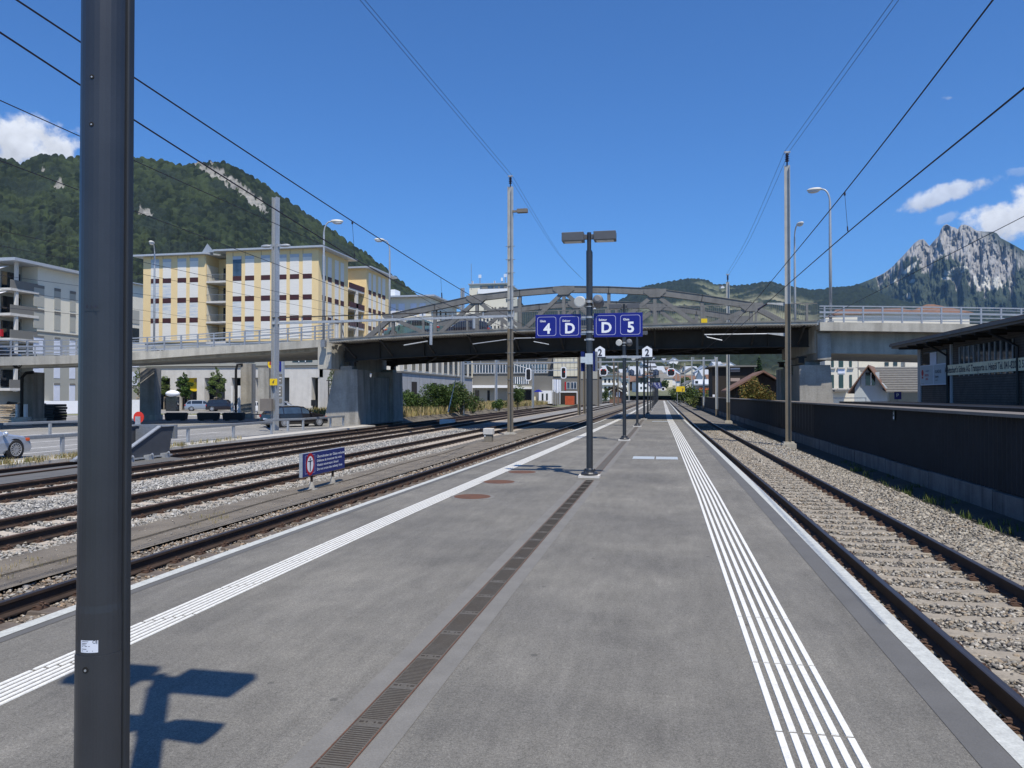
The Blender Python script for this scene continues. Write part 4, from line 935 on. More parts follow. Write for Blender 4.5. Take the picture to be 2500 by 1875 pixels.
for px_,lab in ((1541.5,'small grey house-shaped 2s plate left of its dark post'),(1601.5,'small grey house-shaped 2s plate right of its dark post')):
    c=on_y(px_,909,p4[1]); house_plate(lab,c[0],c[1],c[2],.40,'2',True,'s')
cl=on_y(1541,917,p4[1]); cr_=on_y(1602,917,p4[1]); m=MB(); m.bar((cl[0],p4[1]+.05,cl[2]),(cr_[0],p4[1]+.05,cr_[2]),.04,.05); part('sign_arm',m,M['galv'],posts[3],world=True)
p5=LOCS[5]
for px_,w_,lab in ((1568,.86,'black departure display left of the posts under the bridge'),(1599.5,.92,'black departure display right of the posts under the bridge')):
    c=on_y(px_,928,p5[1]+(6 if px_>1580 else 0)); r=root('departure_display',lab,'display',c,group='black departure displays')
    m=MB(); m.box(-w_/2,w_/2,-.12,.12,-.22,.22); part('housing',m,M['black'],r,bevel=.01); m=MB(); m.box(-w_/2+.04,w_/2-.04,-.124,-.121,-.17,.17); part('screen',m,M['glass'],r)
    m=MB(); m.tube([(0,0,.22),(0,0,.5)],.03,8); part('hanger',m,M['anth'],r)
for i,pi in enumerate((7,8,9,10,11)):
    x,y=LOCS[pi]
    for s,cells in ((-1,[('Gleis','4')]),(1,[('Sektor','C' if i<3 else 'B'),('Gleis','5')])):
        w_=.45*len(cells)
        sign_panel('small far blue %s sign %s its post, row %s beyond the displays'%('Gleis 4' if s<0 else 'Gleis 5','left of' if s<0 else 'right of',ORDR[i]),x+s*(.12+w_/2),y,2.95-.0*i,w_,.45,cells,'far blue platform signs','navy2')
# ---------------------------------------------------------------- overhead line masts
def hmast(label,x,y,zt,w=.24,zb=-.62,light=0.0,ins=True,lamp=None,base=True,group='catenary masts',steps=False,mtb='mast',mtt='mast_l',zsplit=5):
    r=root('catenary_mast',label,'catenary mast',(x,y,zb),group=group)
    H=zt-zb; sp=zsplit-zb
    def seg(z0,z1,mt,nm):
        m=MB(); m.box(-w/2,w/2,-w/2,-w/2+.014,z0,z1); m.box(-w/2,w/2,w/2-.014,w/2,z0,z1); m.box(-.005,.005,-w/2+.014,w/2-.014,z0,z1)
        # turn so that one flange faces the track and the web shows
        m.tf((0,0,0),math.pi/2*.86); return part(nm,m,M[mt],r)
    seg(0,sp,mtb,'mast_foot'); seg(sp,H,mtt,'mast_shaft')
    if base: m=MB(); m.box(-w*.95,w*.95,-w*.95,w*.95,-.05,.03); m.box(-w*1.25,w*1.25,-w*1.25,w*1.25,-.35,-.05); part('foundation',m,M['conc'],r)
    if ins:
        m=MB(); 
        for i in range(4): m.lathe([(.04,H+.18+i*.1),(.11,H+.21+i*.1),(.04,H+.27+i*.1)],12)
        m.tube([(0,0,H),(0,0,H+.62)],.035,8); o=part('insulator',m,M['ins'],r)
        m=MB(); m.box(-.14,.14,-.05,.05,H+.6,H+.68); part('saddle',m,M['galv'],o)
    if lamp:
        m=MB(); m.box(.1,.42,-.06,.06,H-lamp-.06,H-lamp+.06); m.box(.42,1.05,-.16,.16,H-lamp-.10,H-lamp+.12); part('floodlight',m,M['coping'],r)
    if steps:
        m=MB()
        for i in range(12): z=H-3.6-i*.8; m.box(-w/2-.16,w/2+.16,-.02,.02,z,z+.03)
        part('step_iron',m,M['galv_d'],r)
    return r
def mast_at(px_,pyb,pyt,zb=-.6,**kw):
    c=on_z(px_,pyb,zb); t=on_y(px_,pyt,c[1]); lab=kw.pop('label'); return hmast(lab,c[0],c[1],t[2],zb=zb,**kw),c,t
RM,rmc,rmt=mast_at(1925,1080,404,label='tall beige mast nearest on the right, standing before the dark barrier',w=.25,zsplit=6)
R2_,r2c,r2t=mast_at(1778,1027,688,label='second mast on the right, seen through the bridge truss',w=.26,zsplit=1)
far_m=[('third mast on the right, just right of the dark building edge',1750,1014.5,12.4),('fourth mast on the right along the barrier',1718.5,1002,12.0),('fifth mast on the right along the barrier',1689.5,989,11.5),('sixth mast on the right, near the yellow 2 board',1672,983,11),('seventh mast on the right, thin and far away',1661,979,11),('eighth mast on the right, thin and far away',1651,976,11)]
for lab,px_,py,zt in far_m:
    c=on_z(px_,py,-.75); t=min(zt,float(on_y(px_,872,c[1])[2])); hmast(lab,c[0],c[1],t,w=.26,zb=-.75,zsplit=0,base=False,ins=False)
LM,lmc,lmt=mast_at(1246,1056,456,label='light mast with floodlight and climbing irons left of the blue signs',w=.27,zsplit=5.6,steps=True,lamp=1.5)
c=on_z(671,1052,-.52); t=on_y(671,482,c[1]); GM=hmast('galvanised mast rising in front of the yellow apartment block',c[0],c[1],t[2],w=.33,zb=-.52,ins=False,mtb='galv',mtt='galv',zsplit=4)
m=MB()
for s in (-1,1): m.ell((s*.62,0,t[2]-2.95+.52),(.36,.14,.10),12,7); m.box(min(s*.1,s*.34),max(s*.1,s*.34),-.05,.05,t[2]-3.0+.52,t[2]-2.85+.52)
part('twin_lamp',m,M['galv'],GM); gmc=c
m=MB(); m.box(-.24,.24,-.20,-.17,2.75,3.15); part('warning_plate',m,M['yellow'],GM); m=MB(); m.box(-.75,.0,-.45,-.15,1.2,1.95); part('control_box',m,M['coping'],GM,bevel=.02)
m=MB(); m.add([(-.05,-.205,2.80),(.06,-.205,2.93),(.0,-.205,2.93),(.08,-.205,3.05),(.02,-.205,3.05),(-.10,-.205,2.90),(-.02,-.205,2.92)],[(0,1,2,6),(2,3,4,5)]); part('lightning_mark',m,M['ink'],GM)
for lab,px_,pyb,zt,w,mtb in (('brown mast just left of the sign post, closest of the middle pair',1414,1013,12,.3,'mast'),('brown mast half hidden behind the sign post',1427,1010,12,.26,'mast'),('mast with yellow plate and switch box right of the sign post',1461,992,9,.3,'mast'),
    ('thin mast in front of the bush beyond the left pier',1129,1013,14.2,.34,'galv'),('galvanised mast beside the parked white van',1211,1003,7.2,.3,'galv'),('galvanised mast in front of the grey office block, left',1301,996,6.5,.3,'galv'),('thin mast in front of the cream tower',1391,983,12,.3,'galv'),
    ('grey mast left of the second lamp post',1499,992,9,.3,'mast'),('mast next to the chalet beyond the bridge',1509,988,9,.25,'mast'),('pale mast left of the third lamp post',1536,979,12,.3,'mast_l')):
    c=on_z(px_,pyb,-.6); t=min(zt,float(on_y(px_,868,c[1])[2])) if px_ not in (1129,) else float(on_y(px_,703,c[1])[2]); hmast(lab,c[0],c[1],t,w=w,zb=-.6,ins=False,mtb=mtb,mtt=mtb,base=False,zsplit=2)
# ---- portal beams across the tracks
def portal(label,a,b,h,mt='galv',seg=1.7):
    a,b=Vector(a),Vector(b); r=root('portal_beam',label,'gantry beam',(a+b)/2,group='gantry beams across the tracks'); L=(b-a).length; n=int(L/seg); m=MB()
    m.bar(a+Vector((0,0,h/2)),b+Vector((0,0,h/2)),.14,.05); part('upper_chord',m,M['steel_d'],r,world=True)
    m=MB(); m.bar(a-Vector((0,0,h/2)),b-Vector((0,0,h/2)),.16,.14); part('lower_chord',m,M[mt],r,world=True)
    m=MB()
    for i in range(n+1):
        p=a.lerp(b,i/n); m.bar(p-Vector((0,0,h/2)),p+Vector((0,0,h/2)),.07,.07,up=(1,0,0)); 
    part('stay',m,M[mt],r,world=True); return r
ga=on_y(668,780,gmc[1]); gb=on_y(1252,764,lmc[1]); portal('gantry beam between the galvanised mast and the floodlight mast',(gmc[0]-.2,gmc[1],6.15),(lmc[0]+.2,lmc[1],6.55),.34)
gy=86.0; c1=on_y(1130,883,gy+2); c2=on_y(1745,875,gy); portal('far gantry beam seen under the bridge deck',(c1[0],gy+2,5.55),(c2[0],gy,5.65),.45,seg=2.2)
portal('second far gantry beam, lower in the picture, under the bridge',tuple(on_y(1290,903,112)),tuple(on_y(1470,899,112)),.3,seg=3)
# droppers with cantilever arms hanging below the near gantry
def hanger(label,px_,pyt,pyb,yy,arm=None):
    a=on_y(px_,pyt,yy); b=on_y(px_,pyb,yy); r=root('wire_hanger',label,'catenary hanger',b,group='hangers below the gantry beam')
    m=MB(); m.tube([tuple(a),tuple(b)],.09,8); part('drop_tube',m,M['galv'],r,world=True)
    if arm:
        for (p,q) in arm: m=MB(); A_=on_y(*p,yy); B_=on_y(*q,yy); m.tube([tuple(A_),tuple(B_)],.035,8); part('arm',m,M['mast_l'],r,world=True)
hanger('drop tube with arm below the gantry at the bridge left half',1052,790,842,43.5,[((1044,833),(986,843))]); 
hanger('dark insulated hanger below the gantry near the truss node',1157,778,802,44)
r=root('cantilever','light registration arms on the floodlight mast, above the blue sign','cantilever arm',(lmc[0],lmc[1],5.2),group='cantilever arms')
for p,q in (((1236,829),(1154,840)),((1255,826),(1306,825)),((1303,834),(1340,841)),((1255,890),(1283,898))):
    m=MB(); m.tube([tuple(on_y(*p,lmc[1])),tuple(on_y(*q,lmc[1]))],.028,8); part('arm',m,M['galv'],r,world=True)
r=root('cantilever','cantilever with pale brackets on the nearest right mast','cantilever arm',(rmc[0],rmc[1],5),group='cantilever arms')
for (ya,yb,zz) in ((739,747,0),(813,821,0)):
    m=MB(); A_=on_y(1917,ya,rmc[1]);B_=on_y(1917,yb,rmc[1]);C_=on_y(1872,ya+2,rmc[1]); C2=on_y(1872,ya,rmc[1]); m.prism([tuple(A_),tuple(B_),tuple(C_),tuple(C2)],(0,.05,0)); part('bracket',m,M['mast_l'],r,world=True)
for p,q,rad in (((1872,815),(1720,817),.035),((1726,823),(1763,831),.035),((1872,742),(1850,756),.05),((1727,824),(1723,818),.02)):
    m=MB(); m.tube([tuple(on_y(*p,rmc[1])),tuple(on_y(*q,rmc[1]))],rad*.8,8); part('arm',m,M['galv'] if rad<.05 else M['ins'],r,world=True)
# ---------------------------------------------------------------- wires
def wire(label,pts,rad=.009,name='overhead_wire',sag=0):
    m=MB(); P_=[Vector(tuple(map(float,p))) for p in pts]; m.tube([tuple(p) for p in P_],rad,6,cap=False); return single(name,m,M['wire'],label,'overhead wire',group='overhead wires')
def ext(p,q,t): p,q=np.array(p),np.array(q); return tuple(p+(q-p)*t)
def curve(pts,n=6): return smooth([tuple(map(float,p)) for p in pts],n)
A0=on_x(192,99.5,-6.25); A1=on_x(860,540,-6.25); A2=on_x(1130,710,-6.25); A3=on_y(1251,778,lmc[1]-1); A4=on_y(1306,806,50); 
wire('upper wire over the left platform track, crossing behind the near pole top',[ext(A0,A1,-1.2)]+curve([A0,A1,A2,A3,A4])+[tuple(on_y(1409,866,62))],.010)
B0=on_x(0,79,-6.3);B1=on_x(323,290,-6.3);B2=on_x(600,466,-6.3);B3=on_x(866,632,-6.3);B4=on_y(1340,841,47)
wire('contact wire over the left platform track',[ext(B0,B1,-1.2)]+curve([B0,B1,B2,B3])+[tuple(on_x(1012,712,-6.6)),tuple(B4)],.010)
C0=on_x(0,245,-10.9);C1_=on_x(323,390,-10.9);C2_=on_x(600,514,-10.9);C3=on_x(867,632,-10.9)
wire('upper wire over the third track, third line down at the left edge',[ext(C0,C1_,-1)]+curve([C0,C1_,C2_,C3])+[tuple(on_y(1087,760,43)),tuple(on_y(1300,850,58))],.009)
def w2(label,p,X1,q,Y2,rad=.008,extn=-1): 
    a=on_x(*p,X1);b=on_y(*q,Y2); wire(label,[ext(a,b,extn*.15),a,b],rad)
w2('fourth line down at the left edge, over the third track',(0,392),-10.9,(1060,790),43)
w2('thin wire crossing the left house roof and yellow block',(0,563),-15.3,(1052,795),43,.007)
w2('thin wire low across the yellow block windows',(0,600),-15.3,(1000,800),43,.006)
w2('wire ending at the gantry left of the truss',(0,672),-18.6,(840,785),41,.006)
w2('lowest thin wire along the ramp railing',(0,750),-18.6,(900,835),42,.006)
w2('thin wire from the left edge across the grey house',(0,705),-18.6,(760,820),41,.005)
for (p,q,X_,lab) in (((860,541),(866,631),-6.25,'vertical dropper linking the two left wires above the yellow block'),((2062,470),(2070,567),3.32,'vertical dropper linking the two right wires')):
    m=MB(); a=on_x(*p,X_);b=on_x(*q,X_); m.tube([tuple(a),tuple(b)],.004,5); m.tube([tuple(ext(a,b,0)),tuple(ext(a,b,.07))],.018,6); m.tube([tuple(ext(a,b,.86)),tuple(ext(a,b,.97))],.012,6); single('dropper_wire',m,M['wire'],lab,'dropper wire')
m=MB(); a=on_y(1076,676,36);b=on_y(1079,728,36); m.tube([tuple(a),tuple(b)],.007,5); m.tube([tuple(ext(a,b,.75)),tuple(ext(a,b,1))],.03,6); single('dropper_wire',m,M['wire'],'short dropper hanging above the white block left of the tower','dropper wire')
D=[on_x(2424,0,3.3),on_x(2062,469,3.3),on_x(1853,723,3.3)]
wire('upper wire over the right platform track, steepest at the right',[ext(D[0],D[1],-.8)]+curve(D)+[tuple(on_y(1765,820,40)),tuple(on_y(1700,868,62))],.010)
D=[on_x(2500,215,3.3),on_x(2070,567,3.3),on_x(1865,746,3.3)]
wire('contact wire over the right platform track',[ext(D[0],D[1],-.8)]+curve(D)+[tuple(on_y(1765,835,37))],.010)
a=on_x(2500,528,9.5);b=on_y(2000,784,47); wire('lone wire falling across the rocky mountain at the right',[ext(a,b,-.5),a,b],.010)
for s,lab in ((-1,'left'),(1,'right')):
    o=s*.11
    T=(rmc[0]+o,rmc[1],rmt[2]+.68); a=on_x(2187+s*7,0,rmc[0]+o); T2=(r2c[0]+o,r2c[1],r2t[2]+.65)
    mid=(Vector(T)+Vector(T2))/2; wire('%s feeder line of the pair on top of the right masts'%lab,[ext(T,a,2.2)]+curve([a,ext(a,T,.5),T],3)+curve([T,(mid.x,mid.y,mid.z-.5),T2],4),.008,'feeder_line')
    T=(lmc[0]+o,lmc[1],lmt[2]+.68); a=on_x(885+s*6,0,lmc[0]+o); T2=on_y(1424,683,88); mid=(Vector(T)+Vector(tuple(map(float,T2))))/2
    wire('%s feeder line of the pair above the floodlight mast'%lab,[ext(T,a,2.0)]+curve([a,ext(a,T,.5),T],3)+curve([T,(mid.x,mid.y,mid.z-.8),tuple(T2)],4),.008,'feeder_line')
# ---------------------------------------------------------------- signals below the far gantry
def signal(label,px_,pyc,w,h,yy,lit,hang=True):
    c=on_y(px_,pyc,yy); k_=yy/FPX/.981; W_,H_=w*k_,h*k_; r=root('railway_signal',label,'railway signal',c,group='railway signals')
    def octo(s,yo,dy):
        a,b=W_/2*s,H_/2*s-(0 if s==1 else W_*.0); cc=min(a,b)*.45; return [(-a+cc,yo,-b),(a-cc,yo,-b),(a,yo,-b+cc),(a,yo,b-cc),(a-cc,yo,b),(-a+cc,yo,b),(-a,yo,b-cc),(-a,yo,-b+cc)]
    m=MB(); m.prism(octo(1,-.02,0),(0,.1,0)); part('border_plate',m,M['signwhite'],r)
    m=MB(); a,b=W_/2-.11,H_/2-.11; cc=min(a,b)*.42; m.prism([(-a+cc,-.035,-b),(a-cc,-.035,-b),(a,-.035,-b+cc),(a,-.035,b-cc),(a-cc,-.035,b),(-a+cc,-.035,b),(-a,-.035,b-cc),(-a,-.035,-b+cc)],(0,.014,0)); part('target',m,M['black'],r)
    for (lx,lz,mt) in lit: m=MB(); m.tube([(lx,-.08,lz),(lx,-.036,lz)],.06,14); part('lens',m,M[mt],r)
    if hang:
        t=on_y(px_,883,yy)[2]-c[2]
        for s in (-1,1): m=MB(); m.bar((s*W_*.25,.05,H_/2),(s*W_*.25,.05,t),.05,.05,up=(0,1,0)); part('hanger_leg',m,M['galv'],r)
M['lamp_red']=mat('lit_red_lens',(.6,.03,.02),.3,var=0,emit=((1,.12,.08),.35)); M['lens_off']=mat('dark_lens',(.02,.02,.03),.2,var=.1)
signal('tall hanging signal with white border, left of the floodlight mast',1290,914,14.5,30,86,[(-.1,.4,'lens_off'),(.1,.15,'lens_off'),(-.1,-.1,'lens_off'),(.1,-.35,'lens_off')])
signal('tall hanging signal with a red light, in front of the cream tower',1376,910,13.5,28,86,[(-.08,.35,'lens_off'),(.1,.1,'lamp_red'),(-.08,-.1,'lens_off'),(.08,-.35,'lens_off')])
signal('square signal with white border, right of the sign post',1473.5,908,19,18.5,86,[(-.25,.22,'lamp_red'),(.22,.22,'lamp_red'),(-.2,-.2,'lens_off')],False)
signal('square signal with two red lights above the right track',1638.5,909,20,19.5,86,[(-.26,.22,'lamp_red'),(.24,.22,'lamp_red'),(-.22,-.25,'lens_off'),(.24,-.1,'lens_off')])
signal('small square signal beyond the far blue signs',1619,949.5,8,9,150,[],False)
m=MB(); c=on_y(1638,885.5,86); m.box(c[0]-.1,c[0]+.1,85.9,86,c[2]-.1,c[2]+.1); single('marker_plate',m,M['signwhite'],'tiny white square plate above the right square signal','plate')
# ---------------------------------------------------------------- buildings
def on_pl(px_,py_,A,B):
    """where the sight line of a photo point meets the upright plane through A and B"""
    A=np.array(A[:2],float);B=np.array(B[:2],float); n=np.array([-(B-A)[1],(B-A)[0],0]); d=ray(px_,py_); t=((np.array([*A,0])-EYE)@n)/(d@n); return EYE+d*t
class Face:
    """an upright wall plane from A to B; s runs along it, outward normal to the right of A->B"""
    def __init__(s,A,B): s.A=np.array(A[:2],float);s.B=np.array(B[:2],float);s.L=np.linalg.norm(s.B-s.A);s.t=(s.B-s.A)/s.L;s.n=np.array([s.t[1],-s.t[0]])
    def S(s,px_): p=on_pl(px_,800,s.A,s.B); return float((p[:2]-s.A)@s.t)
    def Z(s,px_,py_): return float(on_pl(px_,py_,s.A,s.B)[2])
    def P(s,u,out,z): q=s.A+s.t*u+s.n*out; return (q[0],q[1],z)
    def slab(s,mb,u0,u1,z0,z1,o0,o1):
        v=[s.P(u0,o0,z0),s.P(u1,o0,z0),s.P(u1,o1,z0),s.P(u0,o1,z0),s.P(u0,o0,z1),s.P(u1,o0,z1),s.P(u1,o1,z1),s.P(u0,o1,z1)]
        return mb.add(v,[(0,1,2,3),(7,6,5,4),(0,4,5,1),(1,5,6,2),(2,6,7,3),(3,7,4,0)])
def fpart(name,f,par,mt,u0,u1,z0,z1,o0,o1,label=None): return part(name,f.slab(MB(),u0,u1,z0,z1,o0,o1),M[mt],par,world=True,label=label)
def winp(f,par,u0,u1,z0,z1,mt='glass',fr='greybld',out=.02,mull=1,frame=True):
    w=fpart('window',f,par,mt,u0,u1,z0,z1,-.1,out)
    if frame:
        m=MB(); t=.05
        f.slab(m,u0-t,u0,z0-t,z1+t,0,out+.03); f.slab(m,u1,u1+t,z0-t,z1+t,0,out+.03); f.slab(m,u0,u1,z1,z1+t,0,out+.03); f.slab(m,u0,u1,z0-t,z0,0,out+.03)
        for i in range(1,mull): c=u0+(u1-u0)*i/mull; f.slab(m,c-.03,c+.03,z0,z1,out,out+.03)
        part('frame',m,M[fr],w,world=True)
    return w
def block(name,par,poly,z0,z1,mt):
    m=MB(); m.prism([(x,y,z0) for x,y in poly],(0,0,z1-z0)); return part(name,m,M[mt],par,world=True)
# ---- ochre apartment block
yb=root('apartment_block','ochre yellow apartment block with white blinds and maroon panels above a concrete base','apartment block',(-60,105,-.5))
P0,P1=(-74.4,98.3),(-46.95,98.3); F=Face(P0,P1); XE=-46.95
sRc0,sRc1=F.S(502),F.S(551)
zt1,zt2=21.9,22.2
block('wall',yb,[(-74.4,98.3),(P0[0]+sRc0,98.3),(P0[0]+sRc0,114),(-74.4,114)],9.2,zt1-.2,'ybld')
block('wall',yb,[(P0[0]+sRc1,98.3),(XE,98.3),(XE,108.4),(P0[0]+sRc1,108.4)],9.2,zt2-.2,'ybld')
block('wall',yb,[(P0[0]+sRc0,101.5),(P0[0]+sRc1,101.5),(P0[0]+sRc1,112),(P0[0]+sRc0,112)],9.2,zt1-.3,'ybld')
block('wall',yb,[(-60,114.6),(-46.5,114.6),(-46.5,125),(-60,125)],9.2,21.9,'ybld')
block('wall',yb,[(-60,108.5),(-50.2,108.5),(-50.2,114.5),(-60,114.5)],9.2,21.6,'ybld')
block('upper_base',yb,[(-74.2,98.5),(XE-.2,98.5),(XE-.2,125),(-74.2,125)],5.75,9.2,'plaster_g')
for (poly,z) in (([(-75.6,97.5),(P0[0]+sRc0+.2,97.5),(P0[0]+sRc0+2.2,100.9),(P0[0]+sRc1,100.9),(P0[0]+sRc1,114),(-75.6,114)],zt1),([(P0[0]+sRc1-1.6,97.5),(XE+1.2,97.5),(XE+1.2,109.2),(P0[0]+sRc1-1.6,109.2)],zt2),([(-60,113.8),(-45.4,113.8),(-45.4,126),(-60,126)],22.0)):
    block('roof',yb,poly,z-.19,z+.06,'metalroof')
rows=[(18.5,21.3),(15.62,17.8),(12.72,14.88),(9.5,12.0)]; spz=[(17.82,18.48),(14.9,15.6),(12.02,12.7)]
cols=[(368,388),(397,417),(433,454),(463,483),(568,589),(598,620),(637,659),(677,699),(707.5,729.6),(739,761)]
for ci,(a,b) in enumerate(cols):
    u0,u1=F.S(a),F.S(b)
    for ri,(z0,z1) in enumerate(rows):
        streak_=(ri==2 and ci in (0,1,2,3,4)) or (ri==3 and ci==5) or (ri==1 and ci in (0,1)); 
        glass=(ci==4 and ri==0)
        o=fpart('window',F,yb,'glass_b' if glass else ('blind_b' if streak_ else 'blind'),u0,u1,z0,z1,-.05,.03)
        if ri==0: fpart('blind_box',F,o,'metalroof',u0,u1,z1-.45,z1,.031,.05)
    for z0,z1 in spz: fpart('spandrel_panel',F,yb,'spandrel',u0,u1,z0,z1,-.05,.05)
    for z1 in (21.4,): pass
for a in (368,397,433,463,500,568,598,637,677,707.5,739): fpart('panel_joint',F,yb,'greybld',F.S(a)-.03,F.S(a)+.03,20.9,21.95,0,.012)
E_=Face((XE,98.3),(XE,108.4))
for (a,b) in ((786,794.7),(800,809),(817,826),(831,839)):
    u0,u1=E_.S(a),E_.S(b)
    for z0,z1 in rows: fpart('window',E_,yb,'blind',u0,u1,z0,z1,-.05,-.0+.02)
    for z0,z1 in spz: fpart('spandrel_panel',E_,yb,'spandrel',u0,u1,z0,z1,-.05,.05)
E2=Face((-46.5,114.6),(-46.5,125))
for (a,b) in ((899.5,906),(910,917),(923,929),(933,940)):
    u0,u1=E2.S(a),E2.S(b)
    for z0,z1 in rows: fpart('window',E2,yb,'blind',u0,u1,z0,z1,-.05,.02)
    for z0,z1 in spz: fpart('spandrel_panel',E2,yb,'spandrel',u0,u1,z0,z1,-.05,.05)
# balconies: front recess and side recess
for i,z in enumerate((9.1,12.0,14.9,17.8)):
    m=MB(); m.box(P0[0]+sRc0,P0[0]+sRc1,98.4,101.5,z-.14,z+.14); b=part('balcony_slab',m,M['conc_l'],yb,world=True)
    m=MB(); m.box(P0[0]+sRc0+.9,P0[0]+sRc1-.02,101.3,101.49,z+.2,z+2.4); part('window',m,M['glass'],yb,world=True)
    m=MB(); m.box(P0[0]+sRc0+.02,P0[0]+sRc0+.06,98.5,101.3,z+.2,z+2.5); part('side_wall',m,M['plaster'],b,world=True)
    m=MB()
    for q in range(14): X_=P0[0]+sRc0+.15+q*(sRc1-sRc0-.3)/13; m.box(X_-.012,X_+.012,98.45,98.48,z+.14,z+1.05)
    m.box(P0[0]+sRc0,P0[0]+sRc1,98.44,98.49,z+1.05,z+1.1); part('balcony_rail',m,M['galv_d'],b,world=True)
    m=MB(); m.box(-50.2,-46.8,108.5,114.5,z-.14,z+.14); b=part('balcony_slab',m,M['conc_l'],yb,world=True)
    m=MB(); m.box(-46.9,-46.75,108.6,114.5,z+.15,z+.95); part('balcony_front',m,M['spandrel'],b,world=True)
m=MB(); m.box(-47.1,-46.75,111.2,111.9,9.2,17.8); part('balcony_post',m,M['conc_l'],yb,world=True)
m=MB(); m.add([(-64.9,98.2,22),(-64.0,98.2,23.3),(-62.9,98.2,22),(-64,99.2,22)],[(0,2,1),(0,1,3),(1,2,3)]); m.box(-62.9,-61.7,98,99,22.0,22.35); part('roof_vent',m,M['galv'],yb,world=True)
# concrete base with deep openings
Fb=Face((-74.6,98.1),(-46.7,98.1)); Lb=Fb.L
fpart('base_beam',Fb,yb,'conc_l',0,Lb,4.05,5.45,-1.2,0); fpart('base_cap',Fb,yb,'greybld',-.1,Lb+.1,5.45,5.62,-1.2,.12)
edges=[352,376,416,432,481.5,500,550,566,618,624,707,761,780]   # alternating pier / opening
for i in range(0,len(edges)-1,2): fpart('base_pier',Fb,yb,'conc_l',Fb.S(edges[i]),Fb.S(edges[i+1]),-.52,4.05,-1.2,-.002)
fpart('recess_wall',Fb,yb,'greybld',0,Lb,-.52,4.05,-3.0,-2.8)
for a,b in ((370,414),(424,480),(494,548),(560,617)): fpart('window',Fb,yb,'glass',Fb.S(a),Fb.S(b),-.3,3.9,-2.0,-1.95)
for a,b in ((375,414),(435,482),(501,550),(570,619),(711,760)):
    fpart('window',Fb,yb,'glass',Fb.S(a),Fb.S(b),6.2,8.1,-.45,-.36); 
    for t in (.33,.66): fpart('mullion',Fb,yb,'signwhite',lerp(Fb.S(a),Fb.S(b),t)-.05,lerp(Fb.S(a),Fb.S(b),t)+.05,6.2,8.1,-.37,-.30)
block('base_side',yb,[(-46.9,98.2),(-46.7,98.2),(-46.7,104),(-46.9,104)],-.52,5.45,'conc_l')
# round yellow shop emblem on the recess (partly behind a tree)
yr=root('shop_emblem','round yellow emblem on the dark shop entrance behind the trees','emblem',(0,0,0))
c=on_y(476,936,98.9); m=MB(); m.tube([(c[0],98.9,c[2]),(c[0],98.8,c[2])],1.15,32); part('disc',m,M['yellow'],yr)
part('lettering',text_mb('n',.9,(c[0]+.2,98.78,c[2]+.15)),M['navy'],yr); ORG[yr]=((0,0,0),0)
# ---- white apartment block behind
wb=root('apartment_block','white apartment block with grey roof edge behind the ochre one','apartment block',(-55,150,-.5))
block('wall',wb,[(-70,143.8),(-44.9,143.8),(-45.2,164),(-70,164)],-.5,20.9,'plaster'); block('roof',wb,[(-71,142.6),(-43.8,142.6),(-43.9,165),(-71,165)],20.9,21.2,'metalroof')
F=Face((-70,143.8),(-44.9,143.8))
for a,b in ((955,966),(973,988),(1002,1017),(1024,1039)):
    for z0,z1 in ((17.2,19.7),(14.2,16.8),(11.2,13.8),(8.2,10.8)): fpart('window',F,wb,'blind_bl',F.S(a),F.S(b),z0,z1,-.05,.03)
E_=Face((-44.9,143.8),(-45.2,164))
for u in (4,7,11,14.5,18):
    for z0 in (17,14,11): fpart('window',E_,wb,'glass',u-.6,u+.6,z0,z0+1.9,-.05,.03)
m=MB(); m.box(-55.5,-52.4,144,147,21.2,22.6); part('roof_hut',m,M['signwhite'],wb,world=True)
# ---- two-storey podium building along the railway
pb=root('commercial_building','grey concrete building with cream window storey beyond the left pier','building',(-39,126,-.5))
block('wall',pb,[(-48,103.8),(-36.9,103.8),(-37.6,148.3),(-48,148.3)],-.5,4.8,'conc_g'); block('cornice',pb,[(-48,103.7),(-36.75,103.7),(-37.45,148.4),(-48,148.4)],4.8,5.05,'greybld')
block('upper_wall',pb,[(-48,104),(-37.1,104),(-37.8,148.2),(-48,148.2)],5.05,8.4,'plaster_w'); block('parapet',pb,[(-48,103.9),(-36.9,103.9),(-37.6,148.3),(-48,148.3)],8.4,8.9,'conc_g')
E_=Face((-37.1,104),(-37.8,148.2))
for a,b in ((986,994),(1005,1014),(1022,1030),(1038.5,1047),(1054,1064),(1069,1078),(1083,1092),(1096,1105),(1109,1117),(1121,1126),(1133,1140),(1144,1151)): winp(E_,pb,E_.S(a),E_.S(b),5.35,8.0,'glass' if a not in (1054,1069) else 'greybld','plaster_w',-.12+.14)
E_=Face((-36.9,103.8),(-37.6,148.3))
for a,b in ((1005,1018),(1055,1066),(1097,1107)): fpart('door',E_,pb,'brownwall',E_.S(a),E_.S(b),-.4,3.6,-.1,.03)
for u in (3,9,15,24,33,41): fpart('panel_joint',E_,pb,'greybld',u,u+.06,-.5,4.8,0,.01)
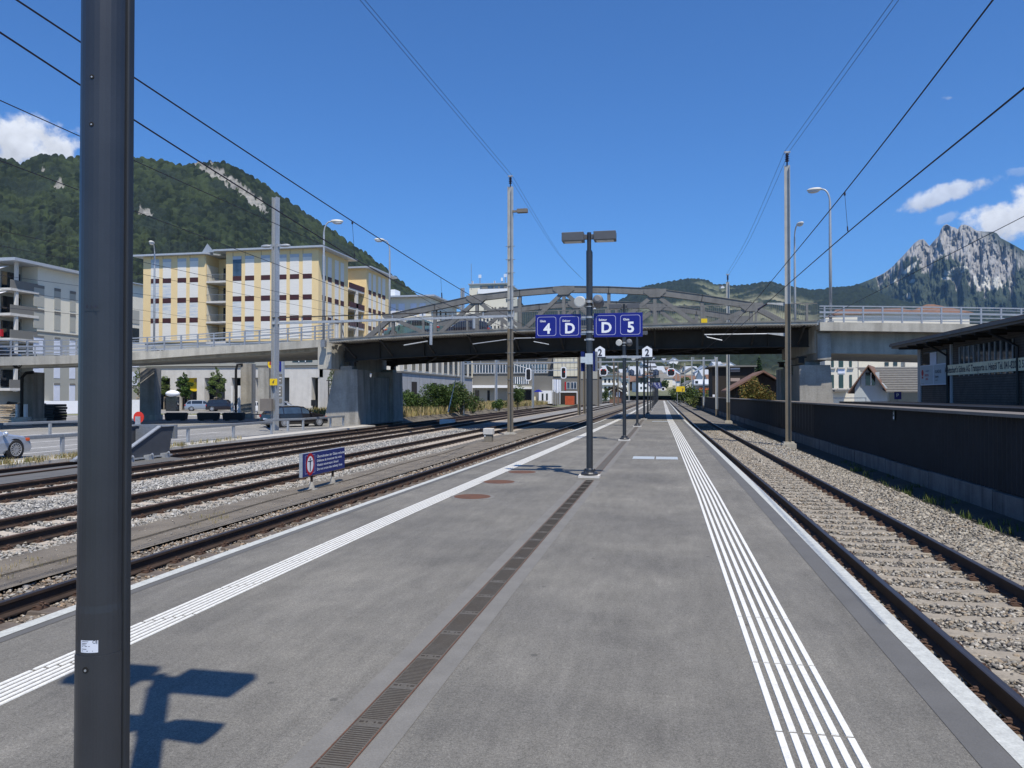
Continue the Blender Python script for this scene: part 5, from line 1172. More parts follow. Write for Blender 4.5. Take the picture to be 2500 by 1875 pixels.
# ---- grey office block
ob=root('office_building','grey clad office building with dark window bands under the bridge','office building',(-25,165,-.5))
oy=168.; F=Face(on_y(1154,900,oy)[:2],on_y(1352,900,oy)[:2]); L=F.L
def rectb(nm,par,f,u0,u1,z0,z1,dep,mt): return fpart(nm,f,par,mt,u0,u1,z0,z1,-dep,0)
rectb('wall',ob,F,0,L,3.6,14,12,'greybld'); rectb('ground_floor',ob,F,0,L,-.5,3.6,13,'plaster_g'); fpart('canopy',F,ob,'signwhite',0,L*.56,3.15,3.75,0,1.8); fpart('canopy',F,ob,'signwhite',L*.5,L*1.0,2.9,3.25,0,1.5)
for z0,z1 in ((6.6,8.4),(9.9,11.3)):
    w=fpart('window_band',F,ob,'glass_b',.3,L-1.5,z0,z1,0,.05); 
    m=MB()
    for q in range(26): u=.3+q*(L-1.8)/25; F.slab(m,u-.06,u+.06,z0,z1,.051,.12)
    part('mullion',m,M['signwhite'],w,world=True); fpart('sill',F,ob,'metalroof',.1,L-1.3,z0-.2,z0-.02,0,.25)
w=fpart('window_band',F,ob,'glass_b',F.S(1253),F.S(1290),4.0,5.6,0,.05); m=MB()
for q in range(8): u=F.S(1253)+q*(F.S(1290)-F.S(1253))/7; F.slab(m,u-.07,u+.07,4.0,5.6,.051,.12)
part('mullion',m,M['signwhite'],w,world=True)
for a,b,mt in ((1160,1170,'glass'),(1190,1196,'glass'),(1270,1296,'black')): fpart('door',F,ob,mt,F.S(a),F.S(b),-.3,2.6,0,.06)
tb=root('industrial_building','cream panelled tower with grey base and dark gate under the bridge','industrial building',(-22,165,-.5)); ty=163.
F=Face(on_y(1300,900,ty)[:2],on_y(1461,900,ty)[:2]); S=F.S
fpart('base',F,tb,'greybld',S(1300),S(1461),-.5,5.6,-10,0); fpart('tower_wall',F,tb,'creampanel',S(1351.5),S(1411),5.6,13,-8,.2); fpart('side_wing',F,tb,'plaster_g',S(1411.5),S(1461),5.0,11,-8,.1)
m=MB()
for z in (6.9,8.3,9.7): F.slab(m,S(1351.5),S(1411),z,z+.05,.2,.215)
for a in (1362,1372,1382,1392,1402): F.slab(m,S(a)-.03,S(a)+.03,5.6,13,.2,.212)
part('panel_joint',m,M['greybld'],tb,world=True)
for a,b in ((1384,1391),(1394,1400),(1401,1407)): winp(F,tb,S(a),S(b),2.9,4.3,'glass_b','signwhite',.05)
fpart('red_strip',F,tb,'dred',S(1378.5),S(1382),2.6,4.4,0,.06); fpart('gate_frame',F,tb,'signwhite',S(1366),S(1411),-.4,2.35,0,.08); fpart('gate_recess',F,tb,'brownwall',S(1368),S(1408),-.4,2.1,.081,.1)
fpart('white_annex',F,tb,'signwhite',S(1318),S(1349),-.3,2.5,0,1.5)
for a in (1325,1335.5): fpart('window',F,tb,'glass',S(a),S(a+4.5),.4,1.9,1.5,1.53)
fpart('yellow_door',F,tb,'yel_soft',S(1301),S(1308),-.4,1.2,0,.5)
oc=root('waste_container','orange steel container in front of the dark gate','container',on_y(1391,963,158)); m=MB(); c=on_y(1391,963,158)
m.box(c[0]-.9,c[0]+.9,157.2,158.8,-.5,1.35); 
for q in range(7): m.box(c[0]-.85+q*.27,c[0]-.77+q*.27,157.12,157.2,-.4,1.3)
part('body',m,M['orange'],oc,world=True)
fl=root('banner','white, lilac and blue fabric banners on poles before the grey building','banner',on_y(1358,957,150)); c=on_y(1350,928,150); m=MB()
vs=[];fs=[]; x0,x1=on_y(1349,926,150)[0],on_y(1370,926,150)[0]; z1_,z0_=on_y(1349,926,150)[2],on_y(1349,958,150)[2]
for i in range(21):
    t=i/20; yy=150+.12*math.sin(t*22); vs+=[(x0+(x1-x0)*t,yy,z0_+(.15*math.sin(t*9))),(x0+(x1-x0)*t,yy,z1_-.1*t)]
for i in range(20): fs.append((2*i,2*i+2,2*i+3,2*i+1))
for k_,mt in enumerate(('signwhite','sticker','blind_bl')):
    mm=MB(); mm.add(vs,[fs[j] for j in range(20) if (j//4)%3==k_]); part('cloth',mm,M[mt],fl,world=True)
for q in range(4): m=MB(); X_=x0+(x1-x0)*(q+.3)/4; m.tube([(X_,150.05,-.5),(X_,150.05,z0_+.5)],.04,6); part('pole',m,M['galv'],fl,world=True)
ub=root('parasol','blue parasol beside the yellow door under the bridge','parasol',on_y(1312,962,150)); c=on_y(1314,957,150); m=MB(); m.lathe([(1.0,c[2]),(.5,c[2]+.35),(.02,c[2]+.5)],10,(c[0],c[1],0)); part('canopy',m,M['navy'],ub,world=True); m=MB(); m.tube([(c[0],c[1],-.5),(c[0],c[1],c[2]+.4)],.04,6); part('pole',m,M['galv'],ub,world=True)
# ---- tall white tower block behind the truss
hb=root('tower_block','tall off-white tower block with antennas behind the truss','tower block',(-60,238,-.5)); hy=236.
F=Face(on_y(1146,760,hy)[:2],on_y(1240,760,hy)[:2]); S=F.S; Z=lambda y_:F.Z(1190,y_)
fpart('wall',F,hb,'plaster',0,F.L,-.5,Z(694),-16,0); fpart('roof_edge',F,hb,'metalroof',-.3,F.L+.4,Z(694),Z(692),-17,.5)
fpart('parapet',F,hb,'signwhite',S(1167),S(1240),Z(717),Z(706),0,.5); 
w=fpart('window_band',F,hb,'greybld',S(1172),S(1238),Z(705.5),Z(697.5),0,.15)
for a,b in ((1173,1176),(1191,1205),(1208,1216),(1221,1230)): fpart('window',F,w,'glass_b',S(a),S(b),Z(705),Z(698),.16,.2)
for a,b in ((1181.5,1187),(1200.5,1204),(1207.5,1211.5),(1218,1223),(1225,1231)): fpart('window',F,hb,'greybld',S(a),S(b),Z(756),Z(750),0,.1)
fpart('window',F,hb,'glass',S(1236),S(1239.6),Z(738),Z(730),0,.1)
for a,y_,h in ((1170,669,.9),(1232,669,.9),(1224,678,.5),(1206,685,.3),(1152,684,.3)):
    r=root('antenna','rooftop antenna of the tower block, %s'%({1170:'tall one on the left half',1232:'tallest cluster on the right',1224:'white panels beside the right cluster',1206:'small rod in the middle',1152:'small one at the left corner'}[a]),'antenna',F.P(S(a),-1,Z(692)),group='rooftop antennas'); m=MB(); p=F.P(S(a),-1,0); m.tube([(p[0],p[1],Z(692)),(p[0],p[1],Z(y_))],.12,6); part('rod',m,M['galv_d'],r,world=True)
    m=MB()
    for o in (-.35,0,.35): m.box(p[0]+o*h-.1,p[0]+o*h+.1,p[1]-.2,p[1],Z(y_+8),Z(y_))
    part('panel',m,M['signwhite'],r,world=True)
r=root('flag_pole','thin tall rod rising above the tower block','rod',on_y(1150.5,708,150)); m=MB(); a=on_y(1150.5,644,150);b=on_y(1150.5,708,150); m.tube([tuple(b),tuple(a)],.05,5); part('rod',m,M['galv_d'],r,world=True)
# white office building between tower and white block
nb=root('office_building','low white building seen through the left half of the truss','office building',(-60,185,-.5)); F=Face(on_y(1100,760,185)[:2],on_y(1238,760,185)[:2]); S=F.S
fpart('wall',F,nb,'plaster',0,F.L,-.5,F.Z(1170,762),-10,0)
for a in range(1108,1232,9):
    for y_ in (778,796): fpart('window',F,nb,'glass',S(a),S(a+3.5),F.Z(1170,y_+7),F.Z(1170,y_),0,.06)
# ---- grey and cream house at the left edge
ha=root('apartment_block','pale grey apartment house with balconies at the left edge','apartment block',(-80,84,-.5)); A=tuple(at(35,635,88.6)[:2]);B=tuple(at(190,668,98.5)[:2])
F=Face(A,B); F.n=-F.n if (F.n@np.array([1,0]))<0 else F.n; S=F.S
def slabF(nm,u0,u1,z0,z1,o0,o1,mt,par=ha): return fpart(nm,F,par,mt,u0,u1,z0,z1,o0,o1)
zr=17.3
slabF('lower_wall',3.5,F.L+3,-.5,9.3,-14,0,'plaster_g'); slabF('upper_wall',3.5,F.L+3,9.3,zr-.2,-14,-.02,'plaster'); slabF('roof',-1,F.L+3.6,zr-.2,zr+.15,-15,1.0,'metalroof')
slabF('string_course',3.4,F.L+3,9.2,9.35,-.02,.06,'greybld')
for a,b in ((82,107),(132,147),(170,184)):
    u0,u1=S(a),S(b)
    for z0,z1 in ((12.3,14.9),(9.7,12.0)): slabF('window',u0,u1,z0,z1,-.05,.03,'plaster_g'); slabF('blind_box',u0,u1,z1-.35,z1,.031,.06,'greybld')
    for z0,z1 in ((6.6,8.8),(3.7,6.0),(.9,3.1)): slabF('window',u0,u1,z0,z1,-.05,.03,'blind_bl'); slabF('blind_box',u0,u1,z1-.25,z1,.031,.06,'greybld')
# balcony tower at the near corner
slabF('balcony_back',0,3.5,-.5,zr-.2,-14,-2.2,'plaster_g')
for z in (2.3,5.2,8.1,11.0,13.9):
    b=slabF('balcony_slab',-.6,3.6,z-.18,z+.12,-12,.1,'conc_l'); slabF('balcony_rail',-.5,3.5,z+.12,z+1.1,-.05,.02,'greybld',b); slabF('window',.5,3.2,z+.3,z+2.3,-2.2,-2.15,'glass')
slabF('balcony_post',.3,.65,2,zr-.2,-.3,.0,'conc_l'); slabF('balcony_post',-.55,-.2,2,zr-.2,-3,-2.7,'conc_l')
G=Face((A[0]-20.7,A[1]+1.9),(A[0]-.8,A[1]-.3)); 
for z in (11.0,13.9): 
    m=MB(); m.add([G.P(16,1.6,z+1.9),G.P(19.5,1.6,z+1.9),G.P(20.5,0,z+2.7),G.P(16,0,z+2.7)],[(0,1,2,3)]); m.add([G.P(16,1.6,z+1.85),G.P(19.5,1.6,z+1.85),G.P(20.5,0,z+2.65),G.P(16,0,z+2.65)],[(3,2,1,0)]); part('awning',m,M['signwhite'],ha,world=True)
m=MB(); m.box(A[0]-3,A[0]-1,A[1]-.7,A[1]-.4,8.4,9.2); part('red_cloth',m,M['dred'],ha,world=True)
rw=root('retaining_wall','long white retaining wall with steps behind the parked white car','retaining wall',(-70,80,-.5)); a=on_z(84,1003,-.5);b=on_z(330,996,-.5); F2=Face(on_pl(84,1000,(-66,76),(-60,92))[:2],on_pl(330,1000,(-66,76),(-60,92))[:2])
fpart('wall',F2,rw,'signwhite',0,F2.L,-.5,.95,-.3,0)
for i in range(5): fpart('step',F2,rw,'conc_l',-.3*(i+1)-.1,-.3*i-.1,-.5,.75-.25*i,-.3,1.2)
m=MB(); m.tube([F2.P(-2.2,0,.3),F2.P(-.2,0,1.9),F2.P(.9,0,2.5)],.04,6); m.tube([F2.P(.9,0,.9),F2.P(.9,0,2.5)],.04,6); m.tube([F2.P(-.9,0,0),F2.P(-.9,0,1.4)],.04,6); part('handrail',m,M['black'],rw,world=True)
gb_=root('apartment_block','grey house glimpsed between the near pole and the ochre block','apartment block',(-100,134,-.5)); F=Face(on_y(300,700,128)[:2],on_y(356,700,134)[:2]); S=F.S
fpart('wall',F,gb_,'plaster',-8,F.L,9.6,F.Z(330,694),-12,0); fpart('lower_wall',F,gb_,'plaster_g',-8,F.L,-.5,9.6,-12,.05); fpart('roof',F,gb_,'metalroof',-9,F.L+.6,F.Z(330,694),F.Z(330,692),-13,.8)
for z0,mt in ((15.5,'plaster_g'),(12,'glass'),(7,'blind_bl'),(3.5,'blind_bl')): fpart('window',F,gb_,mt,S(323),S(339),z0,z0+2.6,.0,.1)
# ---------------------------------------------------------------- buildings on the right
# dark timber warehouse beside the track
wh=root('warehouse','dark shingled goods shed with long advertising board at the right edge','shed',(20,36,-.95)); WX=14.
F=Face((WX,46.2),(WX,18)); F.n=np.array([-1.,0]); S=F.S; P_=lambda y: 46.2-y
m=MB(); m.box(WX,WX+9,18,46.2,-.95,4.25); part('wall',m,M['wood_d'],wh,world=True)
fpart('corner_board',F,wh,'conc_g',-.02,.45,-.95,4.2,0,.06); fpart('corner_board',F,wh,'conc_g',S(2324)-.1,S(2324)+.1,-.95,4.2,0,.08); fpart('base_strip',F,wh,'galv_d',0,28,-.95,.05+1.1,0,.05)
fpart('base_board',F,wh,'wood_d',0,28,-.95,.9,.05,.08)
m=MB(); m.add([(WX-1.3,46.9,4.56),(WX-1.3,17,4.56),(WX+5,17,5.2),(WX+5,46.9,5.2),(WX-1.3,46.9,4.42),(WX-1.3,17,4.42),(WX+5,17,5.0),(WX+5,46.9,5.0)],[(0,1,2,3),(7,6,5,4),(0,4,5,1),(0,3,7,4)]); part('roof',m,M['roof_brown'],wh,world=True)
m=MB(); m.box(WX-1.25,WX,17,46.8,4.28,4.40); m.box(WX-1.35,WX-1.27,17,46.9,4.38,4.52); part('eaves',m,M['coping'],wh,world=True)
for y in np.arange(18.5,46.5,1.5): m=MB(); m.box(WX-1.2,WX,float(y),float(y)+.12,4.16,4.28); part('rafter',m,M['brownwall'],wh,world=True)
w=fpart('window',F,wh,'glass',S(2345),S(2476),2.55,3.95,0,.04); m=MB()
for q in range(11): u=lerp(S(2345),S(2476),q/10); F.slab(m,u-.03,u+.03,2.55,3.95,.041,.08)
part('glazing_bar',m,M['galv'],w,world=True)
w=fpart('window',F,wh,'glass',S(2255),S(2312),2.6,3.95,0,.04); fpart('light_pane',F,w,'plaster_g',S(2290),S(2312),2.7,3.9,.041,.05); fpart('light_pane',F,w,'blind_bl',S(2272),S(2288),3.1,3.9,.041,.05)
m=MB()
for q in range(40): F.slab(m,0,28,-.2+q*.11,-.185+q*.11,0,.018)
part('shingle_course',m,M['brownwall'],wh,world=True)
for u in (S(2318),S(2500)-.3): m=MB(); m.tube([F.P(u-.9,.9,4.3),F.P(u-.6,.3,3.9),F.P(u,.12,3.6),F.P(u,.12,-.5)],.06,8); part('downpipe',m,M['black'],wh,world=True)
# advertising boards
def board(name,label,cat,u0,u1,z0,z1,mt,o=.12):
    r=root(name,label,cat,F.P((u0+u1)/2,0,z0)); b=fpart('board',F,r,mt,u0,u1,z0,z1,.085,o); return r
z0_,z1_=F.Z(2316,917),F.Z(2316,892); bd=board('advertising_board','long cream board with black transport company lettering on the dark shed','sign board',S(2316),S(2540),z0_,z1_,'yel_soft')
t=text_mb("A.Betschart's Söhne AG Transporte u. Heizöl Tel. 041-820 12 55",(z1_-z0_)*.84,F.P(S(2310)+.12,.125,z0_+(z1_-z0_)*.24),(0,-1,0),(0,0,1),bold=.02,align='LEFT',squeeze=.5)
tx=[v[1] for v in t.v]; want=S(2512)-S(2312); have=max(tx)-min(tx); y0=46.2-(S(2312)); t.v=[(x,y0-(max(tx)-y)*want/have,z) for x,y,z in t.v]; part('lettering',t,M['ink'],bd,world=True)
z0_,z1_=F.Z(2252,941),F.Z(2252,893); b2=board('advertising_board','white board with red emblem and blue lettering left of the long board','sign board',S(2252),S(2317),z0_,z1_,'sticker'); 
fpart('panel',F,b2,'board_w',S(2253),S(2283),z0_+.05,z1_-.05,.121,.125); fpart('panel',F,b2,'board_w',S(2284.5),S(2316),z0_+.05,z1_-.05,.121,.125)
hh=z1_-z0_; 
m=MB(); c=F.P(S(2257.5),0,z0_+hh*.62); m.tube([(c[0]-.13,c[1],c[2]),(c[0]-.126,c[1],c[2])],.17,24); m.box(c[0]-.129,c[0]-.126,c[1]-.12,c[1]+.12,c[2]-.3,c[2]-.2); part('emblem',m,M['dred'],b2,world=True)
def shedtext(s,px_,fz,size,mt,sq=.8): part('lettering',text_mb(s,size,F.P(S(px_),.128,z0_+hh*fz),(0,-1,0),(0,0,1),bold=.02,align='LEFT',squeeze=sq),M[mt],b2,world=True)
shedtext('TRANSPORTE',2265,.66,.11,'navy2'); shedtext('HEIZOEL',2263,.44,.17,'dred',.95); shedtext('DIESEL',2265,.26,.15,'dred',.95); shedtext('ROLAND ABE',2288,.56,.24,'ink',.62); shedtext('Energie',2288,.34,.2,'ink',.9); shedtext('info 041-820',2289,.2,.08,'ink'); shedtext('der Chef',2259-2,.05,.07,'ink')
# low olive loading platform roof in front of the shed
lr=root('freight_wagon','low dark topped olive yellow wagon just showing over the barrier','wagon',(10.5,34,-.95)); yy0=on_x(2500,978,9.6)[1]; 
m=MB(); m.box(9.6,12.4,14,43.5,.3,1.12); part('side_wall',m,M['yel_soft'],lr,world=True); m=MB(); m.box(9.45,12.6,13.9,44.5,1.12,1.30); part('flat_top',m,M['black'],lr,world=True)
for y in np.arange(16,43,3.1): m=MB(); m.box(9.55,9.6,float(y),float(y)+.15,.3,1.12); part('stake',m,M['brownwall'],lr,world=True)
# white boarded house with hipped tile roof
h1=root('house','small white boarded house with grey tiled roof under the right viaduct','house',(19,76,-.95)); Yh=74.
def px3(px_,py_,Y_): return on_y(px_,py_,Y_)
xl,xr=px3(2087,952,Yh)[0],px3(2166,952,Yh)[0]; zr_=px3(2117,895,Yh)[2]; ze=px3(2080,956,Yh)[2]; xm=px3(2114,895,Yh)[0]
m=MB(); m.prism([(xl,Yh,-.95),(xr,Yh,-.95),(xr,Yh,ze+.35),(xm,Yh,zr_-.15),(xl,Yh,ze+.35)],(3.9,11.5,0)); m.box(xr,xr+9,Yh+3,Yh+12,-.95,ze); part('wall',m,M['board_w'],h1,world=True)
m=MB()
xa=px3(2070,961,Yh-.8)[0]; za=px3(2070,961,Yh-.8)[2]; xv,zv=px3(2163,955,Yh-.8)[0],px3(2163,955,Yh-.8)[2]
m.prism([(xa,Yh-.8,za),(xm,Yh-.8,zr_),(xm,Yh-.8,zr_+.15),(xa,Yh-.8,za+.15)],(4.3,12.5,0)); m.prism([(xm,Yh-.8,zr_),(xv,Yh-.8,zv),(xv,Yh-.8,zv+.12),(xm,Yh-.8,zr_+.15)],(4.3,12.5,0))
ra=part('roof',m,M['roof_brown'],h1,world=True)
m=MB(); xq=xr+9.5; 
nrow=11
for i in range(nrow):
    t0,t1=i/nrow,(i+1)/nrow; z_a=lerp(zr_+.1,zv-.1,t0); z_b=lerp(zr_+.1,zv-.1,t1); y_a=lerp(Yh+4.5,Yh-.6,t0); y_b=lerp(Yh+4.5,Yh-.6,t1); xs_a=lerp(xm+.1,xv,t0)
    m.add([(xs_a,y_a,z_a),(xq,y_a,z_a),(xq,y_b-.03,z_b+.10),(lerp(xm+.1,xv,t1),y_b-.03,z_b+.10),(xq,y_b-.03,z_b),(lerp(xm+.1,xv,t1),y_b-.03,z_b)],[(0,3,2,1),(3,5,4,2)])
part('tiled_roof',m,M['roof_tile_g'],h1,world=True)
w=px3(2126,926,Yh); m=MB(); m.box(w[0]-.45,w[0]+.35,Yh-.05,Yh-.01,w[2]-.55,w[2]+.6); wo=part('window',m,M['glass'],h1,world=True); m=MB(); m.box(w[0]-.85,w[0]-.47,Yh-.08,Yh-.02,w[2]-.6,w[2]+.65); m.box(w[0]+.37,w[0]+.7,Yh-.08,Yh-.02,w[2]-.6,w[2]+.65); part('shutter',m,M['board_w'],wo,world=True); m=MB(); m.box(w[0]-.05,w[0]+.05,Yh-.07,Yh-.05,w[2]-.55,w[2]+.6); part('mullion',m,M['signwhite'],wo,world=True)
# cream houses behind
Yc=98.
h2=root('house','cream three-storey house with narrow green shutters behind the right pier','house',(22,100,-.95)); F=Face(px3(2014,900,Yc)[:2],px3(2094,900,Yc)[:2]); S=F.S; fpart('wall',F,h2,'plaster',0,F.L,-.95,11,-10,0)
for a,b in ((2029,2035),(2047.5,2058),(2073,2079)):
    for y0,y1 in ((867,897),(915,948)): fpart('shutter',F,h2,'shutter_g',S(a),S(b),F.Z(2050,y1),F.Z(2050,y0),0,.08); fpart('sill',F,h2,'conc_l',S(a)-.2,S(b)+.2,F.Z(2050,y1)-.15,F.Z(2050,y1),0,.2)
fpart('name_board',F,h2,'blind_bl',S(2045),S(2062),F.Z(2050,912),F.Z(2050,901),0,.06); fpart('awning',F,h2,'greybld',S(2031),S(2066),F.Z(2050,956),F.Z(2050,951),0,1.4)
h3=root('house','tall cream house wall glimpsed above the tiled roof','house',(32,115,-.95)); F=Face(px3(2096,900,112)[:2],px3(2212,900,112)[:2]); S=F.S; fpart('wall',F,h3,'plaster',0,F.L*1.05,-.95,11,-10,0)
for a in (2159,2180): fpart('window',F,h3,'glass',S(a),S(a+10),F.Z(2170,893),F.Z(2170,884),0,.06)
fpart('corner_wall',F,h3,'plaster_w',S(2206),S(2234),-.95,10.5,-9,.6)
# brown roofs showing above the right railing
def hiproof(label,px0,px1,pyb,pyt,Y_,ridge=.4,mt='roof_brown'):
    a=px3(px0,pyb,Y_);b=px3(px1,pyb,Y_);zt_=px3((px0+px1)/2,pyt,Y_+4)[2]; r=root('house',label,'house',((a[0]+b[0])/2,Y_+5,-.95),group='houses behind the right viaduct'); w=b[0]-a[0]
    m=MB(); m.add([(a[0],Y_,a[2]),(b[0],Y_,a[2]),(b[0],Y_+10,a[2]),(a[0],Y_+10,a[2]),(a[0]+w*(.5-ridge/2),Y_+5,zt_),(a[0]+w*(.5+ridge/2),Y_+5,zt_)],[(0,1,5,4),(1,2,5),(2,3,4,5),(3,0,4),(3,2,1,0)]); part('roof',m,M[mt],r,world=True)
    m=MB(); m.box(a[0]+.5,b[0]-.5,Y_+.5,Y_+9.5,-.95,a[2]-.01); part('wall',m,M['plaster_w'],r,world=True); return r
hiproof('house with long brown roof just above the right railing',2036,2250,768,752,128,.8); hiproof('house with pointed brown roof, higher and further right',2215,2378,766,741,138,.12)
# dark flat-roofed building, gabled house, under the bridge at right
db=root('commercial_building','dark brown flat-roofed building under the right half of the bridge','building',(8,128,-.95)); F=Face(px3(1739,900,118)[:2],px3(1842,900,118)[:2]); S=F.S
fpart('wall',F,db,'brownwall',0,F.L,-.95,F.Z(1780,896),-10,0); fpart('roof_edge',F,db,'greybld',-.6,F.L+.3,F.Z(1780,896),F.Z(1780,892.5),-11,.6)
for y0,y1 in ((898,902),(904,908),(923,931)): fpart('wall_panel',F,db,'pinkpanel' if y0>900 else 'blind_bl',S(1783),S(1806),F.Z(1780,y1),F.Z(1780,y0),0,.05)
h4=root('house','house with brown gable roof behind the autumn-tinted bush','house',(12,92,-.95)); Yg=88.; pk=px3(1863,909,Yg); el=px3(1783,955,Yg); er=px3(1908,940,Yg)
m=MB(); m.prism([(el[0]+.6,Yg+.5,-.95),(er[0]+1,Yg+.5,-.95),(er[0]+1,Yg+.5,er[2]-.6),(pk[0],Yg+.5,pk[2]-.2),(el[0]+.6,Yg+.5,el[2]+.2)],(0,9,0)); part('wall',m,M['brownwall'],h4,world=True)
m=MB(); m.prism([(el[0]-.3,Yg-.6,el[2]-.1),(pk[0],Yg-.6,pk[2]),(pk[0],Yg-.6,pk[2]+.22),(el[0]-.3,Yg-.6,el[2]+.12)],(0,10.5,0)); m.prism([(pk[0],Yg-.6,pk[2]),(er[0]+2,Yg-.6,er[2]-1),(er[0]+2,Yg-.6,er[2]-.78),(pk[0],Yg-.6,pk[2]+.22)],(0,10.5,0)); part('roof',m,M['roof_brown'],h4,world=True)
# distant white houses left of the dark building
wv=root('house','white modern house with grey roof left of the dark building','house',(3,190,-.95)); F=Face(px3(1695,940,190)[:2],px3(1738,940,190)[:2]); S=F.S; fpart('wall',F,wv,'signwhite',0,F.L,-.95,F.Z(1710,926),-12,0); fpart('roof',F,wv,'metalroof',-.3,F.L+.5,F.Z(1710,941),F.Z(1710,937.5),0,3); fpart('window',F,wv,'glass',S(1697),S(1704),F.Z(1700,936),F.Z(1700,930),0,.1); fpart('garage_wall',F,wv,'orange',S(1705),S(1738),-.95,F.Z(1710,947),0,2.8)
# ---------------------------------------------------------------- dark noise barrier along the right track
BX=7.0
bs=[(6.5,14),(14,22),(22,30),(30,38),(38,49),(49,60),(60,80),(80,105),(105,140),(140,200)]
bw=root('noise_barrier','long dark corrugated barrier on a concrete plinth along the right track','barrier',(BX,60,-1.2))
def bx_(y): return BX+float(np.interp(y,[0,60,116,212],[0,-.05,-.45,-.8]))
for i,(a,b) in enumerate(bs):
    m=MB(); n=int((b-a)/(.11 if b<40 else .4)); vs=[];fs=[]
    for q in range(n+1):
        y=a+(b-a)*q/n; o=(.035 if q%2 else 0); vs+=[(bx_(y)-o,y,-.36 if a!=38 else -.1),(bx_(y)-o,y,1.22)]
    for q in range(n): fs.append((2*q,2*q+1,2*q+3,2*q+2))
    m.add(vs,fs); m.box(bx_(a)+.02,bx_(a)+.12,a,b,-.36,1.22); part('corrugated_panel',m,M['fence_dark'],bw,world=True)
    n2=max(1,int((b-a)/4)); 
    for q in range(n2):
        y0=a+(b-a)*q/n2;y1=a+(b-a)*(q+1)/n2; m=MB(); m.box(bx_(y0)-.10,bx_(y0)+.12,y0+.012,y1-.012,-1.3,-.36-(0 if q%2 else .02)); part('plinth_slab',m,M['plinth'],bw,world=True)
    m=MB(); m.add([(bx_(a)-.20,a,1.29),(bx_(a)+.30,a,1.31),(bx_(b)+.30,b,1.31),(bx_(b)-.20,b,1.29),(bx_(a)-.20,a,1.22),(bx_(a)+.30,a,1.24),(bx_(b)+.30,b,1.24),(bx_(b)-.20,b,1.22)],[(0,1,2,3),(7,6,5,4),(0,4,5,1),(1,5,6,2),(2,6,7,3),(3,7,4,0)]); part('coping',m,M['coping'],bw,world=True)
h_=root('wall_sign','small green and white sign on the dark barrier near the right edge','sign',on_x(2183,1014,BX-.05)); c=on_x(2183.5,1014,BX-.06); m=MB(); m.box(c[0]-.02,c[0],c[1]-.085,c[1]+.085,c[2]-.15,c[2]+.15); part('plate',m,M['shutter_g'],h_,world=True); part('symbol',text_mb('H',.15,(c[0]-.022,c[1],c[2]+.0),(0,-1,0),(0,0,1)),M['signwhite'],h_,world=True); m=MB(); m.box(c[0]-.024,c[0]-.021,c[1]-.05,c[1]+.05,c[2]-.11,c[2]-.03); part('figure',m,M['signwhite'],h_,world=True)
# signs and rails just behind the barrier
r=root('parking_sign','blue parking sign with white P behind the barrier','sign',on_y(2192,965,60)); c=on_y(2192,965,60); m=MB(); m.box(c[0]-.24,c[0]+.24,60,60.03,c[2]-.3,c[2]+.25); part('plate',m,M['navy'],r,world=True); part('letter',text_mb('P',.36,(c[0]-.03,59.98,c[2]-.12)),M['signwhite'],r,world=True); m=MB(); m.tube([(c[0],60.05,-.95),(c[0],60.05,c[2])],.03,6); part('post',m,M['galv'],r,world=True)
r=root('barrier_rail','white horizontal tube railing behind the barrier at the right pier','railing',on_y(2080,972,56)); m=MB(); a=on_y(2020,972,54);b=on_y(2114,971.5,54); m.tube([tuple(a),tuple(b),(b[0],b[1],-.9)],.035,8); part('tube',m,M['signwhite'],r,world=True)
yb_=root('kilometre_board','yellow board with black 7 far along the barrier','board',on_y(1664,950,150)); c=on_y(1664,950,150); m=MB(); m.box(c[0]-1.0,c[0]+.6,150,150.06,c[2]-.5,c[2]+.55); part('board',m,M['yellow'],yb_,world=True); part('digit',text_mb('7',.7,(c[0]+.2,149.98,c[2]-.4),bold=.04),M['ink'],yb_,world=True); m=MB(); m.tube([(c[0]-.8,150.1,-1),(c[0]-.8,150.1,c[2])],.05,6); part('post',m,M['galv'],yb_,world=True)
r=root('marker_plate','small white plate on the third right mast','plate',on_z(1743,967,1)); c=on_y(1742.5,966,83); m=MB(); m.box(c[0]-.11,c[0]+.11,83,83.03,c[2]-.12,c[2]+.12); part('plate',m,M['signwhite'],r,world=True)
M['buffer']=mat('buffer_anthracite',(.055,.062,.075),.5,var=.1,scale=4)
# ---------------------------------------------------------------- guard rails, buffer stop, small railway furniture
def guard(label,pts,posts,h=.68,z=-.52,thick=.13):
    r=root('guard_rail',label,'guard rail',(pts[0][0],pts[0][1],z),group='galvanised guard rails along the road'); m=MB(); m.tube([(0,0,0),(1,0,0)],.001,3); m=MB()
    for i in range(len(pts)-1): m.bar((pts[i][0],pts[i][1],z+h),(pts[i+1][0],pts[i+1][1],z+h),.16,thick)
    part('rail_beam',m,M['galv_d'],r,world=True,bevel=.02)
    for (x,y) in posts: m=MB(); m.box(x-.05,x+.05,y-.06,y+.06,z-.3,z+h-.06); part('post',m,M['galv'],r,world=True)
    return r
G_=lambda px_,py_: tuple(on_z(px_,py_,-.52)[:2])
gp=[G_(152,1108),G_(459,1080),G_(570,1070),G_(663,1060)]; d0=np.array(gp[1])-np.array(gp[0]); pre=tuple(np.array(gp[0])-d0*2.2)
guard('near guard rail running from the left edge to the estate car',[pre]+gp,gp+[tuple(np.array(gp[0])-d0*.55*i) for i in (1,2,3)]+[tuple(lerp(np.array(gp[0]),np.array(gp[1]),.5))])
gq=[G_(647,1054),G_(740,1050),G_(839.6,1040)]; guard('second guard rail piece ending in front of the left pier',gq,[G_(703,1053),G_(740,1050),G_(807,1043),G_(838,1040)])
